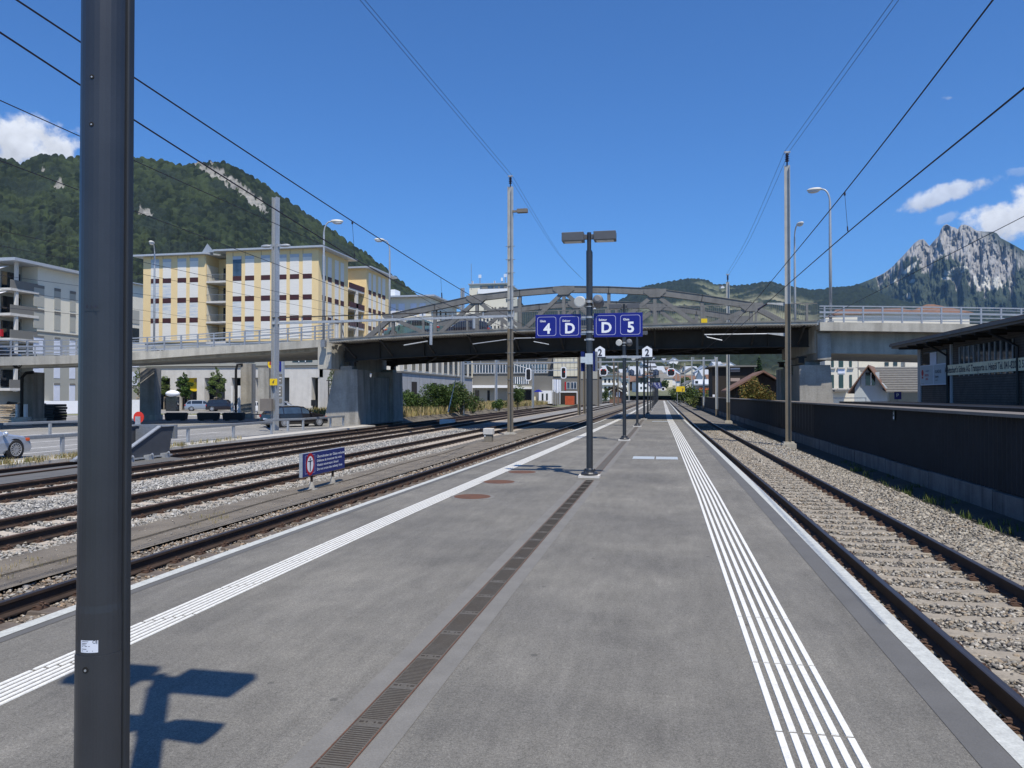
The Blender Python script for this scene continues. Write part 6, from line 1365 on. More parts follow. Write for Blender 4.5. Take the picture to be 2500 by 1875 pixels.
gl=[G_(10,1070),G_(122,1064),G_(250,1058),G_(330,1054)]; guard('far guard rail behind the silver car, left of the near pole',gl,[G_(122,1064.5),G_(250,1058)],h=.72)
b=root('buffer_stop','grey steel buffer stop with sloping side plates at the end of the siding','buffer stop',(-18.65,25,-.55))
A=on_x(400,1040,-17.9)
for X_ in (-17.85,-19.3):
    m=MB(); m.prism([(X_,22.3,-.50),(X_,25.0,-.50),(X_,25.2,.50),(X_,24.5,.50)],(.05,0,0)); part('side_plate',m,M['buffer'],b,world=True)
    m=MB(); m.bar((X_+.02,22.1,-.50),(X_+.02,24.5,.54),.16,.04); m.bar((X_+.02,24.46,.53),(X_+.02,25.2,.53),.16,.04); m.bar((X_+.02,22.0,-.53),(X_+.02,25.1,-.53),.18,.05); part('flange',m,M['galv'],b,world=True)
m=MB(); m.box(-19.45,-17.7,25.22,25.34,.05,.56); part('buffer_beam',m,M['galv_d'],b,world=True); m=MB(); m.box(-19.2,-18.0,25.0,25.1,-.42,.4); part('cross_plate',m,M['galv_d'],b,world=True)
for y in (22.6,23.6,24.5): m=MB(); m.box(-18.15,-17.6,y,y+.28,-.60,-.44); m.tube([(-17.7,y+.14,-.5),(-17.55,y+.14,-.4)],.04,8); part('rail_clamp',m,M['galv'],b,world=True)
r=root('no_entry_disc','red round no entry disc seen from behind its grey post','disc sign',on_z(339,1066,-.5)); c=on_z(339,1066,-.5); yy=c[1]; dc=on_y(339,1019,yy); m=MB(); m.tube([(dc[0],yy,dc[2]),(dc[0],yy-.03,dc[2])],.30,32); part('disc',m,M['red'],r,world=True); m=MB(); m.box(dc[0]-.14,dc[0]+.14,yy-.10,yy-.04,-.0,dc[2]+.05); part('post_plate',m,M['galv'],r,world=True); m=MB(); m.box(dc[0]-.35,dc[0]+.4,yy-.25,yy-.05,-.08,.0); part('foot_plate',m,M['galv_d'],r,world=True)
# warning board between the tracks
a=on_z(763,1195,-.69); b2=on_z(810,1181,-.69); SX=(a[0]+b2[0])/2
r=root('warning_board','blue four-language board forbidding to cross the tracks, on two short legs','warning board',(SX,(a[1]+b2[1])/2,-.69))
Lc=on_x(741,1130,SX);Rc=on_x(838,1100,SX); y0,y1=float(Lc[1]),float(Rc[1]); zt_=float(on_x(838,1092,SX)[2]); zb_=float(on_x(838,1143,SX)[2])
y0=float(on_x(734,1130,SX)[1]); zt_=(float(on_x(736,1107,SX)[2])+zt_)/2; zb_=(float(on_x(736,1166,SX)[2])+zb_)/2
m=MB(); m.box(SX-.04,SX+.04,y0,y1,zb_,zt_); part('board',m,M['galv'],r,world=True,bevel=.004); m=MB(); m.box(SX+.041,SX+.046,y0+.03,y1-.005,zb_+.01,zt_-.01); part('face',m,M['navy2'],r,world=True)
HH=zt_-zb_;fx=SX+.048; yl=y0+.08; LW=y1-y0
Yp=lambda t: y0+.03+(LW-.035)*t
m=MB(); t=.008; ya,ybb=Yp(.045),Yp(.265); za,zb2=zb_+.07,zt_-.06
for (q0,q1,w0,w1) in ((ya,ybb,za,za+t),(ya,ybb,zb2-t,zb2),(ya,ya+t,za,zb2),(ybb-t,ybb,za,zb2)): m.box(fx-.002,fx,q0,q1,w0,w1)
part('frame_line',m,M['signframe'],r,world=True)
cy,cz=(ya+ybb)/2,(za+zb2)/2; RR=(ybb-ya)*.43
def flatdisc(rad,off,mt,nm,sx=1.0): 
    m=MB(); vs=[(fx+off,cy+rad*sx*math.cos(2*math.pi*i/40),cz+rad*1.18*math.sin(2*math.pi*i/40)) for i in range(40)]; m.add(vs,[tuple(range(40))]); part(nm,m,M[mt],r,world=True)
flatdisc(RR,.001,'dred','ban_ring'); flatdisc(RR*.72,.002,'signwhite','ban_field')
m=MB(); o=fx+.003; m.box(o,o+.001,cy-RR*.52,cy+RR*.52,cz+RR*.28,cz+RR*.38); m.box(o,o+.001,cy-RR*.13,cy+RR*.13,cz-RR*.1,cz+RR*.38); m.box(o,o+.001,cy-RR*.12,cy-RR*.02,cz-RR*.75,cz-RR*.1); m.box(o,o+.001,cy+RR*.02,cy+RR*.12,cz-RR*.75,cz-RR*.1); m.tube([(o,cy,cz+RR*.55),(o+.001,cy,cz+RR*.55)],RR*.13,16); part('figure',m,M['ink'],r,world=True)
for i,s in enumerate(('Überschreiten der Gleise verboten','Défense de traverser les voies','Vietato traversare i binari','Do not cross the railway lines')):
    sz=HH*.155; t_=text_mb(s,sz,(fx+.001,Yp(.305),zt_-HH*(.27+.185*i)),(0,1,0),(0,0,1),bold=.012,align='LEFT',squeeze=.86); 
    w=max(v[1] for v in t_.v)-min(v[1] for v in t_.v); tgt=(LW*.68*(1,.88,.76,.9)[i]); yA=Yp(.305); t_.v=[(x,yA+(y-yA)*tgt/w,z) for x,y,z in t_.v]; part('lettering',t_,M['signwhite'],r,world=True)
for q in (a,b2):
    m=MB(); m.tube([(SX,float(q[1]),-.66),(SX,float(q[1]),zb_)],.035,8); part('leg',m,M['rail_side'],r,world=True); m=MB(); m.lathe([(.08,-.70),(.07,-.62),(.035,-.50)],12,(SX,float(q[1]),0)); m.box(SX-.13,SX+.13,float(q[1])-.11,float(q[1])+.11,-.72,-.675); part('foot',m,M['conc_d'],r,world=True)
# grey relay box
c=on_z(1191,1078,-.69); r=root('relay_box','grey cable box with pale lid between the tracks','cable box',(c[0],c[1]+.2,-.69)); m=MB(); m.box(-.20,.20,-.18,.18,0,.34); part('body',m,M['mast'],r,bevel=.01); m=MB(); m.box(-.25,.25,-.23,.23,.34,.66); part('lid',m,M['conc_l'],r,bevel=.03); m=MB(); m.tube([(-.15,-.19,.28),(-.15,-.2,.28)],.035,12); part('lock',m,M['signwhite'],r)
m=MB(); m.tube([(-8.35,4,-.672)]+[(-8.35+.06*math.sin(y*.7)-.012*y,y,-.672) for y in np.arange(6,34,1.3)],.012,5); single('ground_cable',m,M['earth'],'thin dark cable lying along the gravel path','cable')
# ---------------------------------------------------------------- cars
def car(label,loc,rz,L=4.6,Wd=1.8,H=1.45,style='estate',paint='carsilver',detail=1,rim='alloy',group=None,name='parked_car',lamp='orange_l'):
    r=root(name,label,'car',loc,rz,group=group or 'parked cars')
    hl=L/2
    S_={'estate':[(-1,.55,.55),(-.985,.62,.88),(-.93,.66,.97),(-.80,.68,1.36),(-.62,.69,1.45),(-.1,.69,1.46),(.12,.68,1.40),(.42,.66,.98),(.80,.58,.86),(.95,.5,.70),(1,.42,.55)],
        'coupe':[(-1,.55,.60),(-.97,.66,.92),(-.80,.70,1.0),(-.45,.72,1.32),(-.1,.72,1.40),(.08,.70,1.34),(.50,.68,.92),(.82,.62,.80),(.96,.5,.66),(1,.42,.5)],
        'suv':[(-1,.55,.7),(-.98,.7,1.05),(-.93,.74,1.15),(-.82,.78,1.52),(-.6,.78,1.62),(0,.78,1.63),(.18,.77,1.54),(.42,.75,1.10),(.80,.68,1.02),(.96,.6,.85),(1,.5,.6)],
        'hatch':[(-1,.55,.6),(-.98,.66,1.0),(-.90,.70,1.15),(-.72,.72,1.46),(-.45,.72,1.52),(0,.72,1.50),(.18,.70,1.42),(.5,.68,.98),(.85,.6,.86),(.97,.5,.7),(1,.42,.55)],
        'van':[(-1,.55,.6),(-.99,.9,1.5),(-.97,.95,1.9),(-.9,.95,1.97),(0,.95,1.98),(.42,.95,1.92),(.66,.92,1.25),(.86,.85,1.08),(.97,.7,.9),(1,.5,.6)]}[style]
    zs_=H/1.45 if style in('estate',) else H/{'coupe':1.40,'suv':1.63,'hatch':1.52,'van':1.98}[style]
    rows=[]; zsill=.20
    belt={'estate':.90,'coupe':.86,'suv':1.03,'hatch':.93,'van':1.15}[style]*zs_
    def rowat(s,zt_):
        tap=1-.16*max(0,abs(s)-.72)/.28*1.0 if abs(s)>.72 else 1.0; w=Wd/2*tap*(.93 if abs(s)>.985 else 1); zt=zt_*zs_
        if zt<=belt+.12: zb=zt-.07; return [(w*.90,zsill),(w,zsill+.14),(w,(zsill+zb)/2+.05),(w*.96,zb),(w*.90,zt-.02),(w*.55,zt),(0,zt+.015)]
        f=(zt-belt)/(max(q[2] for q in S_)*zs_-belt); wg=w*(1-.17*f); return [(w*.93,zsill),(w,zsill+.14),(w,(zsill+belt)/2+.05),(w*.975,belt),(wg*.96,zt-.06),(wg*.80,zt-.005),(0,zt+.015)]
    V=[];F=[]
    ss=[]
    for i in range(len(S_)-1):
        n=2
        for k_ in range(n): t=k_/n; ss.append((lerp(S_[i][0],S_[i+1][0],t),lerp(S_[i][2],S_[i+1][2],t)))
    ss.append((S_[-1][0],S_[-1][2]))
    rings=[]
    for s,z in ss:
        rr=rowat(s,z); ring=[(s*hl,-y,zz) for y,zz in rr]+[(s*hl,y,zz) for y,zz in reversed(rr[:-1])]; rings.append(ring)
    n=len(rings[0])
    for ring in rings: V+=ring
    for i in range(len(rings)-1):
        for j in range(n-1): a=i*n+j; F.append((a,a+n,a+n+1,a+1))
        F.append((i*n+n-1,(i+1)*n+n-1,(i+1)*n,i*n))
    F.append(tuple(range(n))); F.append(tuple(reversed(range((len(rings)-1)*n,len(rings)*n))))
    m=MB(); m.add(V,F); body=part('body',m,M[paint],r,smooth=False)
    # glass: side windows, windscreen, rear window
    cab=[i for i,(s,z) in enumerate(ss) if z*zs_>belt+.14]
    for sd in (0,1):
        for (ia,ib) in ([(cab[0],cab[len(cab)//3]),(cab[len(cab)//3],cab[2*len(cab)//3]),(cab[2*len(cab)//3],cab[-1])] if style!='van' else [(cab[0]+2,cab[-1])]):
            m=MB()
            for i in range(ia,ib):
                def q(i,t): 
                    k3,k4=(3,4) if sd==0 else (n-4,n-5); a,b=Vector(rings[i][k3]),Vector(rings[i][k4]); p=a.lerp(b,t); p.y+=(-.008 if sd==0 else .008); return p
                t0,t1=.08,.92
                m.add([q(i,t0),q(i+1,t0),q(i+1,t1),q(i,t1)],[(0,1,2,3)])
            m2=m
            # leave a pillar between the panes
            if len(m.v):
                xs_=[v[0] for v in m.v]; xc=(min(xs_)+max(xs_))/2; m.v=[(xc+(v[0]-xc)*.93,v[1],v[2]) for v in m.v]; part('side_window',m,M['glass_b'] if detail>1 else M['glass'],r)
    def screen(ia,ib,nm):
        m=MB()
        for i in range(ia,ib):
            a0,a1=Vector(rings[i][5]),Vector(rings[i][n-6]);b0,b1=Vector(rings[i+1][5]),Vector(rings[i+1][n-6]); up=Vector((0,0,.012)); dx=Vector((.01 if ia>len(rings)//2 else -.01,0,0)); m.add([a0+up+dx,b0+up+dx,b1+up+dx,a1+up+dx],[(0,1,2,3)])
        part(nm,m,M['glass'],r)
    # windscreen = from roof front end to bonnet start
    zi=[z*zs_ for s,z in ss]; top=max(zi); fr=max(i for i,z in enumerate(zi) if z>top-.13*zs_); be=min(i for i in range(fr,len(zi)) if zi[i]<belt+.14); screen(fr,be,'windscreen')
    re=min(i for i,z in enumerate(zi) if z>top-.16*zs_); rb=max([i for i in range(0,re) if zi[i]<belt+.14]+[0]); screen(rb,re,'rear_window')
    # wheels
    rw=.32*(1.05 if style in('suv','van') else 1)
    for sx in (-1,1):
        for sy in (-1,1):
            x=sx*hl*.60+(0.03 if sx>0 else -.02); y=sy*(Wd/2-.10)
            m=MB(); m.tube([(x,y-sy*.02,rw),(x,y+sy*.085,rw)],rw+.055,22); part('wheel_arch',m,M['black'],body)
            m=MB(); m.tube([(x,y-sy*.11,rw),(x,y-sy*.10,rw),(x,y+sy*.09,rw),(x,y+sy*.115,rw)],[rw*.85,rw,rw,rw*.9],26); w=part('wheel',m,M['tire'],r)
            m=MB(); k_=14 if detail>1 else 7
            m.tube([(x,y+sy*.11,rw),(x,y+sy*.122,rw)],rw*.16,14)
            for q in range(k_):
                a=2*math.pi*q/k_; d=Vector((math.cos(a),0,math.sin(a))); c=Vector((x,y+sy*.118,rw)); m.bar(c+d*rw*.12,c+d*rw*.66,rw*.10 if k_==14 else rw*.16,.02,up=(0,1,0))
            for q in range(24):
                a=2*math.pi*q/24;a2=2*math.pi*(q+1)/24; m.bar((x+rw*.68*math.cos(a),y+sy*.118,rw+rw*.68*math.sin(a)),(x+rw*.68*math.cos(a2),y+sy*.118,rw+rw*.68*math.sin(a2)),.02,.035,up=(0,1,0))
            part('rim',m,M[rim],w)
    # lamps, bumpers, mirrors, handles
    zf=.62*zs_
    for sy in (-1,1):
        m=MB(); m.box(hl*.90,hl*.985,sy*Wd*.30-.13,sy*Wd*.30+.13,zf-.07,zf+.08); m.box(hl*.84,hl*.93,min(sy*Wd*.40,sy*Wd*.452),max(sy*Wd*.40,sy*Wd*.452),zf-.02,zf+.09); part('headlight',m,M['chrome'] if lamp!='orange_l' else M[lamp],r,bevel=.02)
        m=MB(); m.box(-hl*.995,-hl*.93,sy*Wd*.40-.12,sy*Wd*.40+.085,zf+.08,zf+.24); part('tail_light',m,M['taillight'],r,bevel=.02)
        m=MB(); im=fr; mp=rings[be][3 if sy<0 else n-4]; m.ell((mp[0]-.25,sy*(Wd/2+.09),belt+.06),(.07,.11,.08),8,6); part('mirror',m,M[paint],r,smooth=True)
    m=MB(); m.box(hl*.90,hl*1.01,-Wd*.36,Wd*.36,.22,.42); m.box(-hl*1.01,-hl*.93,-Wd*.40,Wd*.40,.30,.44); part('bumper',m,M['black'] ,r,bevel=.03)
    m=MB(); m.box(-hl*1.005,-hl*.99,-.25,.25,.52,.63); part('number_plate',m,M['signwhite'],r)
    return r
def carat(label,px_,py_,rz,off=0,**k_): c=on_z(px_,py_,-.52); return car(label,(c[0],c[1],-.52),rz,**k_)
PI2=math.pi/2
sc_=on_z(37,1120,-.52); car('silver coupe cut off by the left edge, seen from its right side',(sc_[0]-.82,sc_[1]-1.38,-.52),PI2,L=4.4,Wd=1.72,H=1.34,style='coupe',paint='carsilver',detail=2)
fw_=on_z(704,1043,-.52); car('dark brown estate car driving behind the guard rail',(fw_[0],fw_[1]+.9,-.52),PI2-math.radians(30),L=4.45,Wd=1.75,H=1.42,style='estate',paint='carblack',detail=2)
carat('silver estate car parked near the shop, rear three-quarter view',495,1003,.55,L=4.5,H=1.46,style='estate',paint='carlgrey')
carat('aubergine people carrier parked right of the silver estate',547,1004,.35,L=4.3,H=1.6,style='suv',paint='carpurple')
carat('white hatchback partly behind the stacked black bales',119,1007,.25,L=4.2,H=1.45,style='hatch',paint='carwhite')
carat('black hatchback seen from behind beside the near pole',194,1008,1.2,L=4.1,H=1.46,style='hatch',paint='carnavy')
carat('white car half hidden right of the near pole',322,1010,.3,L=4.2,H=1.5,style='hatch',paint='carwhite')
carat('dark car behind the stack of planks at the left edge',22,1008,.2,L=4.3,H=1.45,style='estate',paint='carblack')
carat('blue car behind the pylon, just above the estate car roof',690,1008,.3,L=4.2,H=1.5,style='hatch',paint='carlgrey')
carat('white car between the two dark bridge columns',618,1010,1.0,L=4.0,H=1.45,style='hatch',paint='carwhite')
c=on_z(1177,985,-.55); car('white minibus parked beyond the dry grass',(c[0],c[1],-.52),.1,L=5.0,Wd=1.95,H=1.98,style='van',paint='carwhite',name='parked_van')
c=on_z(1222,985,-.55); car('white car right of the minibus, nearer of the two',(c[0],c[1],-.52),.1,L=4.4,H=1.5,style='hatch',paint='carwhite')
c=on_z(1236,984,-.55); car('white car furthest right beyond the dry grass',(c[0],c[1]+6,-.52),.1,L=4.2,H=1.55,style='suv',paint='carwhite')
def deckz(x): return zd(x)+.28
for x,y,lab,st,pt in ((-18.2,54.2,'pale green car on the bridge behind the left end post','coupe','cargreen'),(-15.2,57.5,'dark car with red tail lights on the bridge','estate','carpurple'),(-6.5,57,'dark car on the bridge behind the sign Gleis 4','hatch','carblack')):
    car(lab,(x,y,deckz(x)),math.pi,L=4.3,H=1.45,style=st,paint=pt,group='cars on the bridge')
i_=12; car('black car on the ramp, roof visible above the left railing',(-40.5,39.5,3.35),math.radians(100),L=4.4,H=1.45,style='estate',paint='carblack',group='cars on the bridge')
# ---------------------------------------------------------------- shop pylon
py_=root('shop_pylon','tall blue shop pylon with yellow round emblem and opening hours','pylon sign',(0,0,0)); c=on_z(668,1012,-.52); YP=float(c[1])+.8; X0=float(on_y(652,950,YP)[0]); X1=float(on_y(691.5,950,YP)[0]); ORG[py_]=((0,0,0),0)
Zp=lambda y_: float(on_y(670,y_,YP)[2]); m=MB(); m.box(X0,X1,YP,YP+.3,-.52,Zp(868)+.35); part('body',m,M['galv'],py_)
m=MB(); m.box(X0+.03,X1-.25,YP-.03,YP,Zp(907),Zp(868)+.3); part('logo_panel',m,M['navy'],py_)
cx,cz=float(on_y(668,886,YP)[0]),Zp(888); m=MB(); m.tube([(cx,YP-.06,cz),(cx,YP-.04,cz)],.70,40); part('emblem_disc',m,M['yellow'],py_)
part('emblem_mark',merge(MB().tube([(cx-.36,YP-.075,cz+.18),(cx-.36,YP-.065,cz+.18)],.09,14),MB().prism([(cx-.52,YP-.075,cz-.02),(cx-.36,YP-.075,cz+.1),(cx-.2,YP-.075,cz-.02),(cx-.36,YP-.075,cz-.16)],(0,.01,0)),MB().bar((cx+.05,YP-.07,cz-.02),(cx+.58,YP-.07,cz+.05),.06,.04,up=(0,1,0))),M['dred'],py_)
def pp(y0,y1,items):
    m=MB(); m.box(X0+.04,X1-.12,YP-.03,YP,Zp(y1),Zp(y0)); q=part('info_panel',m,M['greybld'],py_)
    for (px_,yb_,s,h_) in items: part('lettering',text_mb(s,h_,(float(on_y(px_,yb_,YP)[0]),YP-.035,Zp(yb_)),bold=.03,align='LEFT'),M['signwhite'],q)
pp(913,937,[(654,930,'P',.55),(675.5,923,'Kunden',.2),(675.5,931,'1h frei',.2)]); pp(943,968,[(653.5,949,'Mo - Do',.22),(675.5,949,'20.00',.22),(675.5,957,'21.00',.22),(675.5,965,'18.00',.22)]); pp(973,984,[(653.5,981,'Lidl',.25)] if False else [(653.5,981,'1 Std.',.25)])
# ---------------------------------------------------------------- parking lamp posts with T heads
tl=None; tmm=None
for lab,px_,pyb,pyt in (('T-shaped parking lamp left of the near pole',107,1006,931),('T-shaped parking lamp in front of the silver estate',488,1000,926),('T-shaped parking lamp left of the big left pier',803,1004,930),('T-shaped parking lamp just right of the big left pier',998,992,935),('T-shaped parking lamp between first and second grey doors',1047,990,935.5),('T-shaped parking lamp between second and third grey doors',1086,988,936.5),
    ('T-shaped parking lamp near the end of the grey building',1120,986,937.5),('T-shaped parking lamp at the corner of the grey building',1150.5,985,939),('T-shaped parking lamp in front of the minibus',1177.5,984,940),('T-shaped parking lamp right of the minibus',1201,983,941),('T-shaped parking lamp rightmost, before the grey office',1223,982.5,941.5)):
    c=on_z(px_,pyb,-.52); h=float(on_y(px_,pyt,c[1])[2])+.52
    if tl is None:
        tl=root('parking_lamp',lab,'lamp post',(c[0],c[1],-.52),group='T-shaped parking lamps'); m=MB(); m.tube([(0,0,0),(0,0,h)],.055,8); part('pole',m,M['black'],tl); m=MB(); m.box(-.32,.32,-.12,.12,h,h+.1); part('head',m,M['black'],tl); hh0=h; tmm=tree_of(tl)
    else: o=dup(tl,(c[0],c[1],-.52),0,lab,tmm); o.scale=(1,1,h/hh0)
# ---------------------------------------------------------------- stacks, planters, boxes
def stack(label,px_,pyb,w,h,d,n,mt,irregular,mt2=None):
    c=on_z(px_,pyb,-.52); r=root('pallet_stack',label,'stack',(c[0],c[1],-.52),group='stacks under the ramp')
    for i in range(n):
        m=MB(); z0=h*i/n; a=random.uniform(-irregular,irregular); b=random.uniform(-irregular,irregular)
        if mt=='pallet':
            for q in range(3): o=random.uniform(-.12,.12); m.bar((-w/2+a+o,-d/2+.1+q*d*.4,z0+.05),(w/2+b+o,-d/2+.1+q*d*.4+random.uniform(-.1,.1),z0+.05+random.uniform(-.03,.03)),.16,h/n*.62)
        else: m.box(-w/2+a,w/2+b,-d/2+a,d/2,z0+.01,z0+h/n-.01)
        part('plank_layer' if mt=='pallet' else 'bale',m,M[mt],r,bevel=.03 if mt!='pallet' else 0)
stack('pile of weathered planks at the left edge beside the column',22,1031,2.05,1.45,1.2,9,'pallet',.15)
stack('black wrapped bale stack just right of the left column',87,1031,.9,1.5,1.2,6,'tarp',.04)
stack('taller black wrapped bale stack in front of the white hatchback',119,1032,2.1,1.45,1.3,7,'tarp',.06)
pl=None
for lab,px_ in (('dark planter trough nearest the column with the red disc',425),('dark planter trough in front of the silver estate',504),('dark planter trough left of the concrete plinth',566)):
    c=on_z(px_,1027,-.52); w=51/FPX*float((c-EYE)@FW)
    if pl is None:
        pl=root('planter',lab,'planter',(c[0],c[1]+.3,-.52),YAW,group='dark planter troughs'); m=MB(); m.add([(-w/2+.06,-.3,.06),(w/2-.06,-.3,.06),(w/2-.06,.3,.06),(-w/2+.06,.3,.06),(-w/2,-.35,.62),(w/2,-.35,.62),(w/2,.35,.62),(-w/2,.35,.62)],[(0,3,2,1),(4,5,6,7),(0,1,5,4),(1,2,6,5),(2,3,7,6),(3,0,4,7)]); part('trough',m,M['planter'],pl,bevel=.02)
        for s in (-1,1): m=MB(); m.box(s*w*.32-.1,s*w*.32+.1,-.25,.25,0,.06); part('foot',m,M['black'],pl)
        m=MB(); 
        for q in range(9): m.ell((-w/2+.12+q*(w-.2)/8,0,.62),(.12,.25,.06),8,5)
        part('soil',m,M['earth'],pl); tpl=tree_of(pl)
    else: dup(pl,(c[0],c[1]+.3,-.52),YAW,lab,tpl)
c=on_z(735,1006,-.52); r=root('pallet_cage','green and white wrapped goods on a pallet in the dark doorway','goods pallet',(c[0],c[1]+12,-.52)); w=34/FPX*float((c-EYE)@FW)*1.15; m=MB()
for i in range(4):
    for k_ in range(7): m.box(-w/2+i*w/4+.02,-w/2+(i+1)*w/4-.02,-.4,.4,.12+k_*.27,.36+k_*.27)
o=part('goods',m,M['blind_bl'],r); m=MB(); m.box(-w/2,w/2,-.45,.45,0,.1); part('pallet',m,M['stake'],r); m=MB(); m.box(-.32,.1,-.43,-.41,.2,2.0); part('green_wrap',m,M['yel_soft'],r)
c=on_z(766,1008,-.52); r=root('ticket_machine','black box on a post beside the big left pier','post box',(c[0],c[1],-.52)); m=MB(); m.box(-.1,.1,-.1,.1,0,.9); part('post',m,M['black'],r); m=MB(); m.box(-.26,.26,-.2,.2,.85,1.55); part('box',m,M['black'],r)
c=on_z(385,1005,-.52); r=root('shelter','white rounded shelter top behind the first staked tree','shelter',(c[0],c[1]+3,-.52)); m=MB(); m.ell((0,0,2.3),(1.0,.6,.45),12,8); part('roof',m,M['signwhite'],r,smooth=True); m=MB(); m.box(-.8,.8,-.3,.3,0,1.9); part('body',m,M['glass'],r)
# bicycle
c=on_z(391,998,-.52); r=root('bicycle','dark bicycle parked beside the first staked tree','bicycle',(c[0],c[1],-.52),.3)
for x in (-.5,.5):
    m=MB(); m.tube([(x+.33*math.cos(a),0,.34+.33*math.sin(a)) for a in np.linspace(0,2*math.pi,19)],.025,5,cap=False); part('wheel',m,M['tire'],r)
m=MB()
for p,q in (((-.5,.34),(-.12,.3)),((-.12,.3),(.34,.82)),((-.12,.3),(-.22,.85)),((-.22,.8),(.34,.82)),((-.5,.34),(-.22,.8)),((.5,.34),(.32,.98))): m.tube([(p[0],0,p[1]),(q[0],0,q[1])],.022,6)
part('frame',m,M['navy2'],r); m=MB(); m.box(-.35,-.1,-.07,.07,.88,.94); part('saddle',m,M['black'],r); m=MB(); m.tube([(.25,-.28,1.02),(.32,0,1.0),(.25,.28,1.02)],.02,6); part('handlebar',m,M['black'],r)
# ---------------------------------------------------------------- people by the shop
def person(label,px_,pyb,rz,shirt,legs,hair,arm=0.3,lean=0.0,grp='people in the car park'):
    c=on_z(px_,pyb,-.52); r=root('person',label,'person',(c[0],c[1],-.52),rz,group=grp)
    def skin(name,chains,mt):
        bm_v=[];ed=[];rad=[]
        for ch in chains:
            last=None
            for (p,rd_) in ch:
                k_=None
                for i,q in enumerate(bm_v):
                    if (Vector(q)-Vector(p)).length<1e-5: k_=i
                if k_ is None: bm_v.append(p); rad.append(rd_); k_=len(bm_v)-1
                if last is not None: ed.append((last,k_))
                last=k_
        me=bpy.data.meshes.new(name); me.from_pydata(bm_v,ed,[]); o=bpy.data.objects.new(name,me); COL.objects.link(o); s=o.modifiers.new('s','SKIN'); 
        for i,v in enumerate(me.skin_vertices[0].data): v.radius=(rad[i],rad[i]*.85); v.use_root=(i==0)
        sb=o.modifiers.new('u','SUBSURF'); sb.levels=1; sb.render_levels=1
        dg=bpy.context.evaluated_depsgraph_get(); m2=bpy.data.meshes.new_from_object(o.evaluated_get(dg)); bpy.data.objects.remove(o); m2.materials.clear(); m2.materials.append(M[mt]); m2.polygons.foreach_set('use_smooth',[True]*len(m2.polygons))
        q=bpy.data.objects.new(name,m2); COL.objects.link(q); q.parent=r; return q
    L_=lean
    body=[[((0,0,.95),.13),((L_*.4,0,1.15),.125),((L_,0,1.40),.15),((L_*1.1,0,1.50),.06),((L_*1.2,0,1.56),.055),((L_*1.25,.0,1.66),.095),((L_*1.25,0,1.74),.075)],
      [((0,0,.95),.13),((0,-.10,.86),.10),((.03,-.11,.50),.065),((0,-.11,.28),.05),((0,-.12,.07),.04),((.13,-.12,.04),.035)],[((0,0,.95),.13),((0,.10,.86),.10),((.0,.11,.50),.065),((-.04,.11,.28),.05),((-.03,.12,.07),.04),((.1,.12,.04),.035)]]
    for s in (-1,1): body.append([((L_,0,1.40),.15),((L_,s*.18,1.40),.06),((L_+.04,s*.24,1.12),.042),((L_+arm,s*.22,.95),.032),((L_+arm+.08,s*.21,.92),.03),((L_+arm+.14,s*.21,.90),.02)])
    skin('body',body,'skin')
    skin('shirt',[[((0,0,.93),.155),((L_*.4,0,1.15),.15),((L_,0,1.40),.165),((L_*1.05,0,1.47),.08)],[((L_,0,1.40),.165),((L_,-.19,1.40),.08),((L_+.03,-.24,1.2),.065)],[((L_,0,1.40),.165),((L_,.19,1.40),.08),((L_+.03,.24,1.2),.065)]],shirt)
    skin('trousers',[[((0,0,.95),.15),((0,-.10,.86),.118),((.03,-.11,.50),.085)],[((0,0,.95),.15),((0,.10,.86),.118),((.0,.11,.50),.085)]],legs)
    m=MB(); m.ell((L_*1.25-.015,0,1.73),(.105,.09,.09),12,8); part('hair',m,M[hair],r,smooth=True)
    m=MB(); m.ell((L_*1.25+.10,0,1.665),(.02,.016,.02),6,5); part('nose',m,M['skin'],r)
    return r
M['shirt_red']=mat('plaid_shirt',(.36,.10,.11),.9,var=.2,scale=20); M['denim']=mat('denim_shorts',(.07,.09,.15),.9,var=.1); M['hair_b']=mat('brown_hair',(.05,.03,.02),.8); M['hair_g']=mat('grey_hair',(.4,.38,.35),.8)
person('person in a reddish shirt and blue shorts standing by the planter lawn',421,997,1.9,'shirt_red','denim','hair_b',.15)
person('person in a white shirt and dark shorts right of the red shirt',433,999,1.2,'signwhite','denim','hair_g',.2,.06)
person('person in a pink top mostly hidden behind the red shirt',416,996,1.5,'dred','denim','hair_b',.1)
# ---------------------------------------------------------------- trees, bushes, dry grass
GL=[(.10,.15,.035),(.07,.115,.028),(.13,.18,.05),(.055,.09,.022),(.16,.20,.07)]
def leaves(centres,radii,n,size,cols,flat=1.0,dark=.55):
    """n leaf quads spread through clumps; every clump gets its own tone"""
    V=np.zeros((n*4,3));C=np.zeros((n*4,3)); K=len(centres); cen=np.array(centres);rad=np.array(radii); w=(rad.prod(1))**.6; w/=w.sum(); idx=RNG.choice(K,n,p=w); tone=RNG.uniform(.65,1.35,K)
    d=RNG.normal(size=(n,3)); d/=np.linalg.norm(d,axis=1)[:,None]; rr=RNG.uniform(.25,1,n)**.5; P=cen[idx]+d*rr[:,None]*rad[idx]
    R=rotmats(n); s=size*RNG.uniform(.6,1.3,n); cols=np.array(cols); col=cols[RNG.integers(0,len(cols),n)]*tone[idx][:,None]*RNG.uniform(.8,1.2,(n,1))
    for k_,(a,b) in enumerate(((-.5,-.35),(.5,-.35),(.5,.35),(-.5,.35))):
        v=np.stack([a*s,b*s,np.zeros(n)],1); V[k_::4]=P+np.einsum('nij,nj->ni',R,v)*np.array([1,1,flat]); C[k_::4]=col
    F=np.arange(n*4).reshape(n,4); return V,F,C
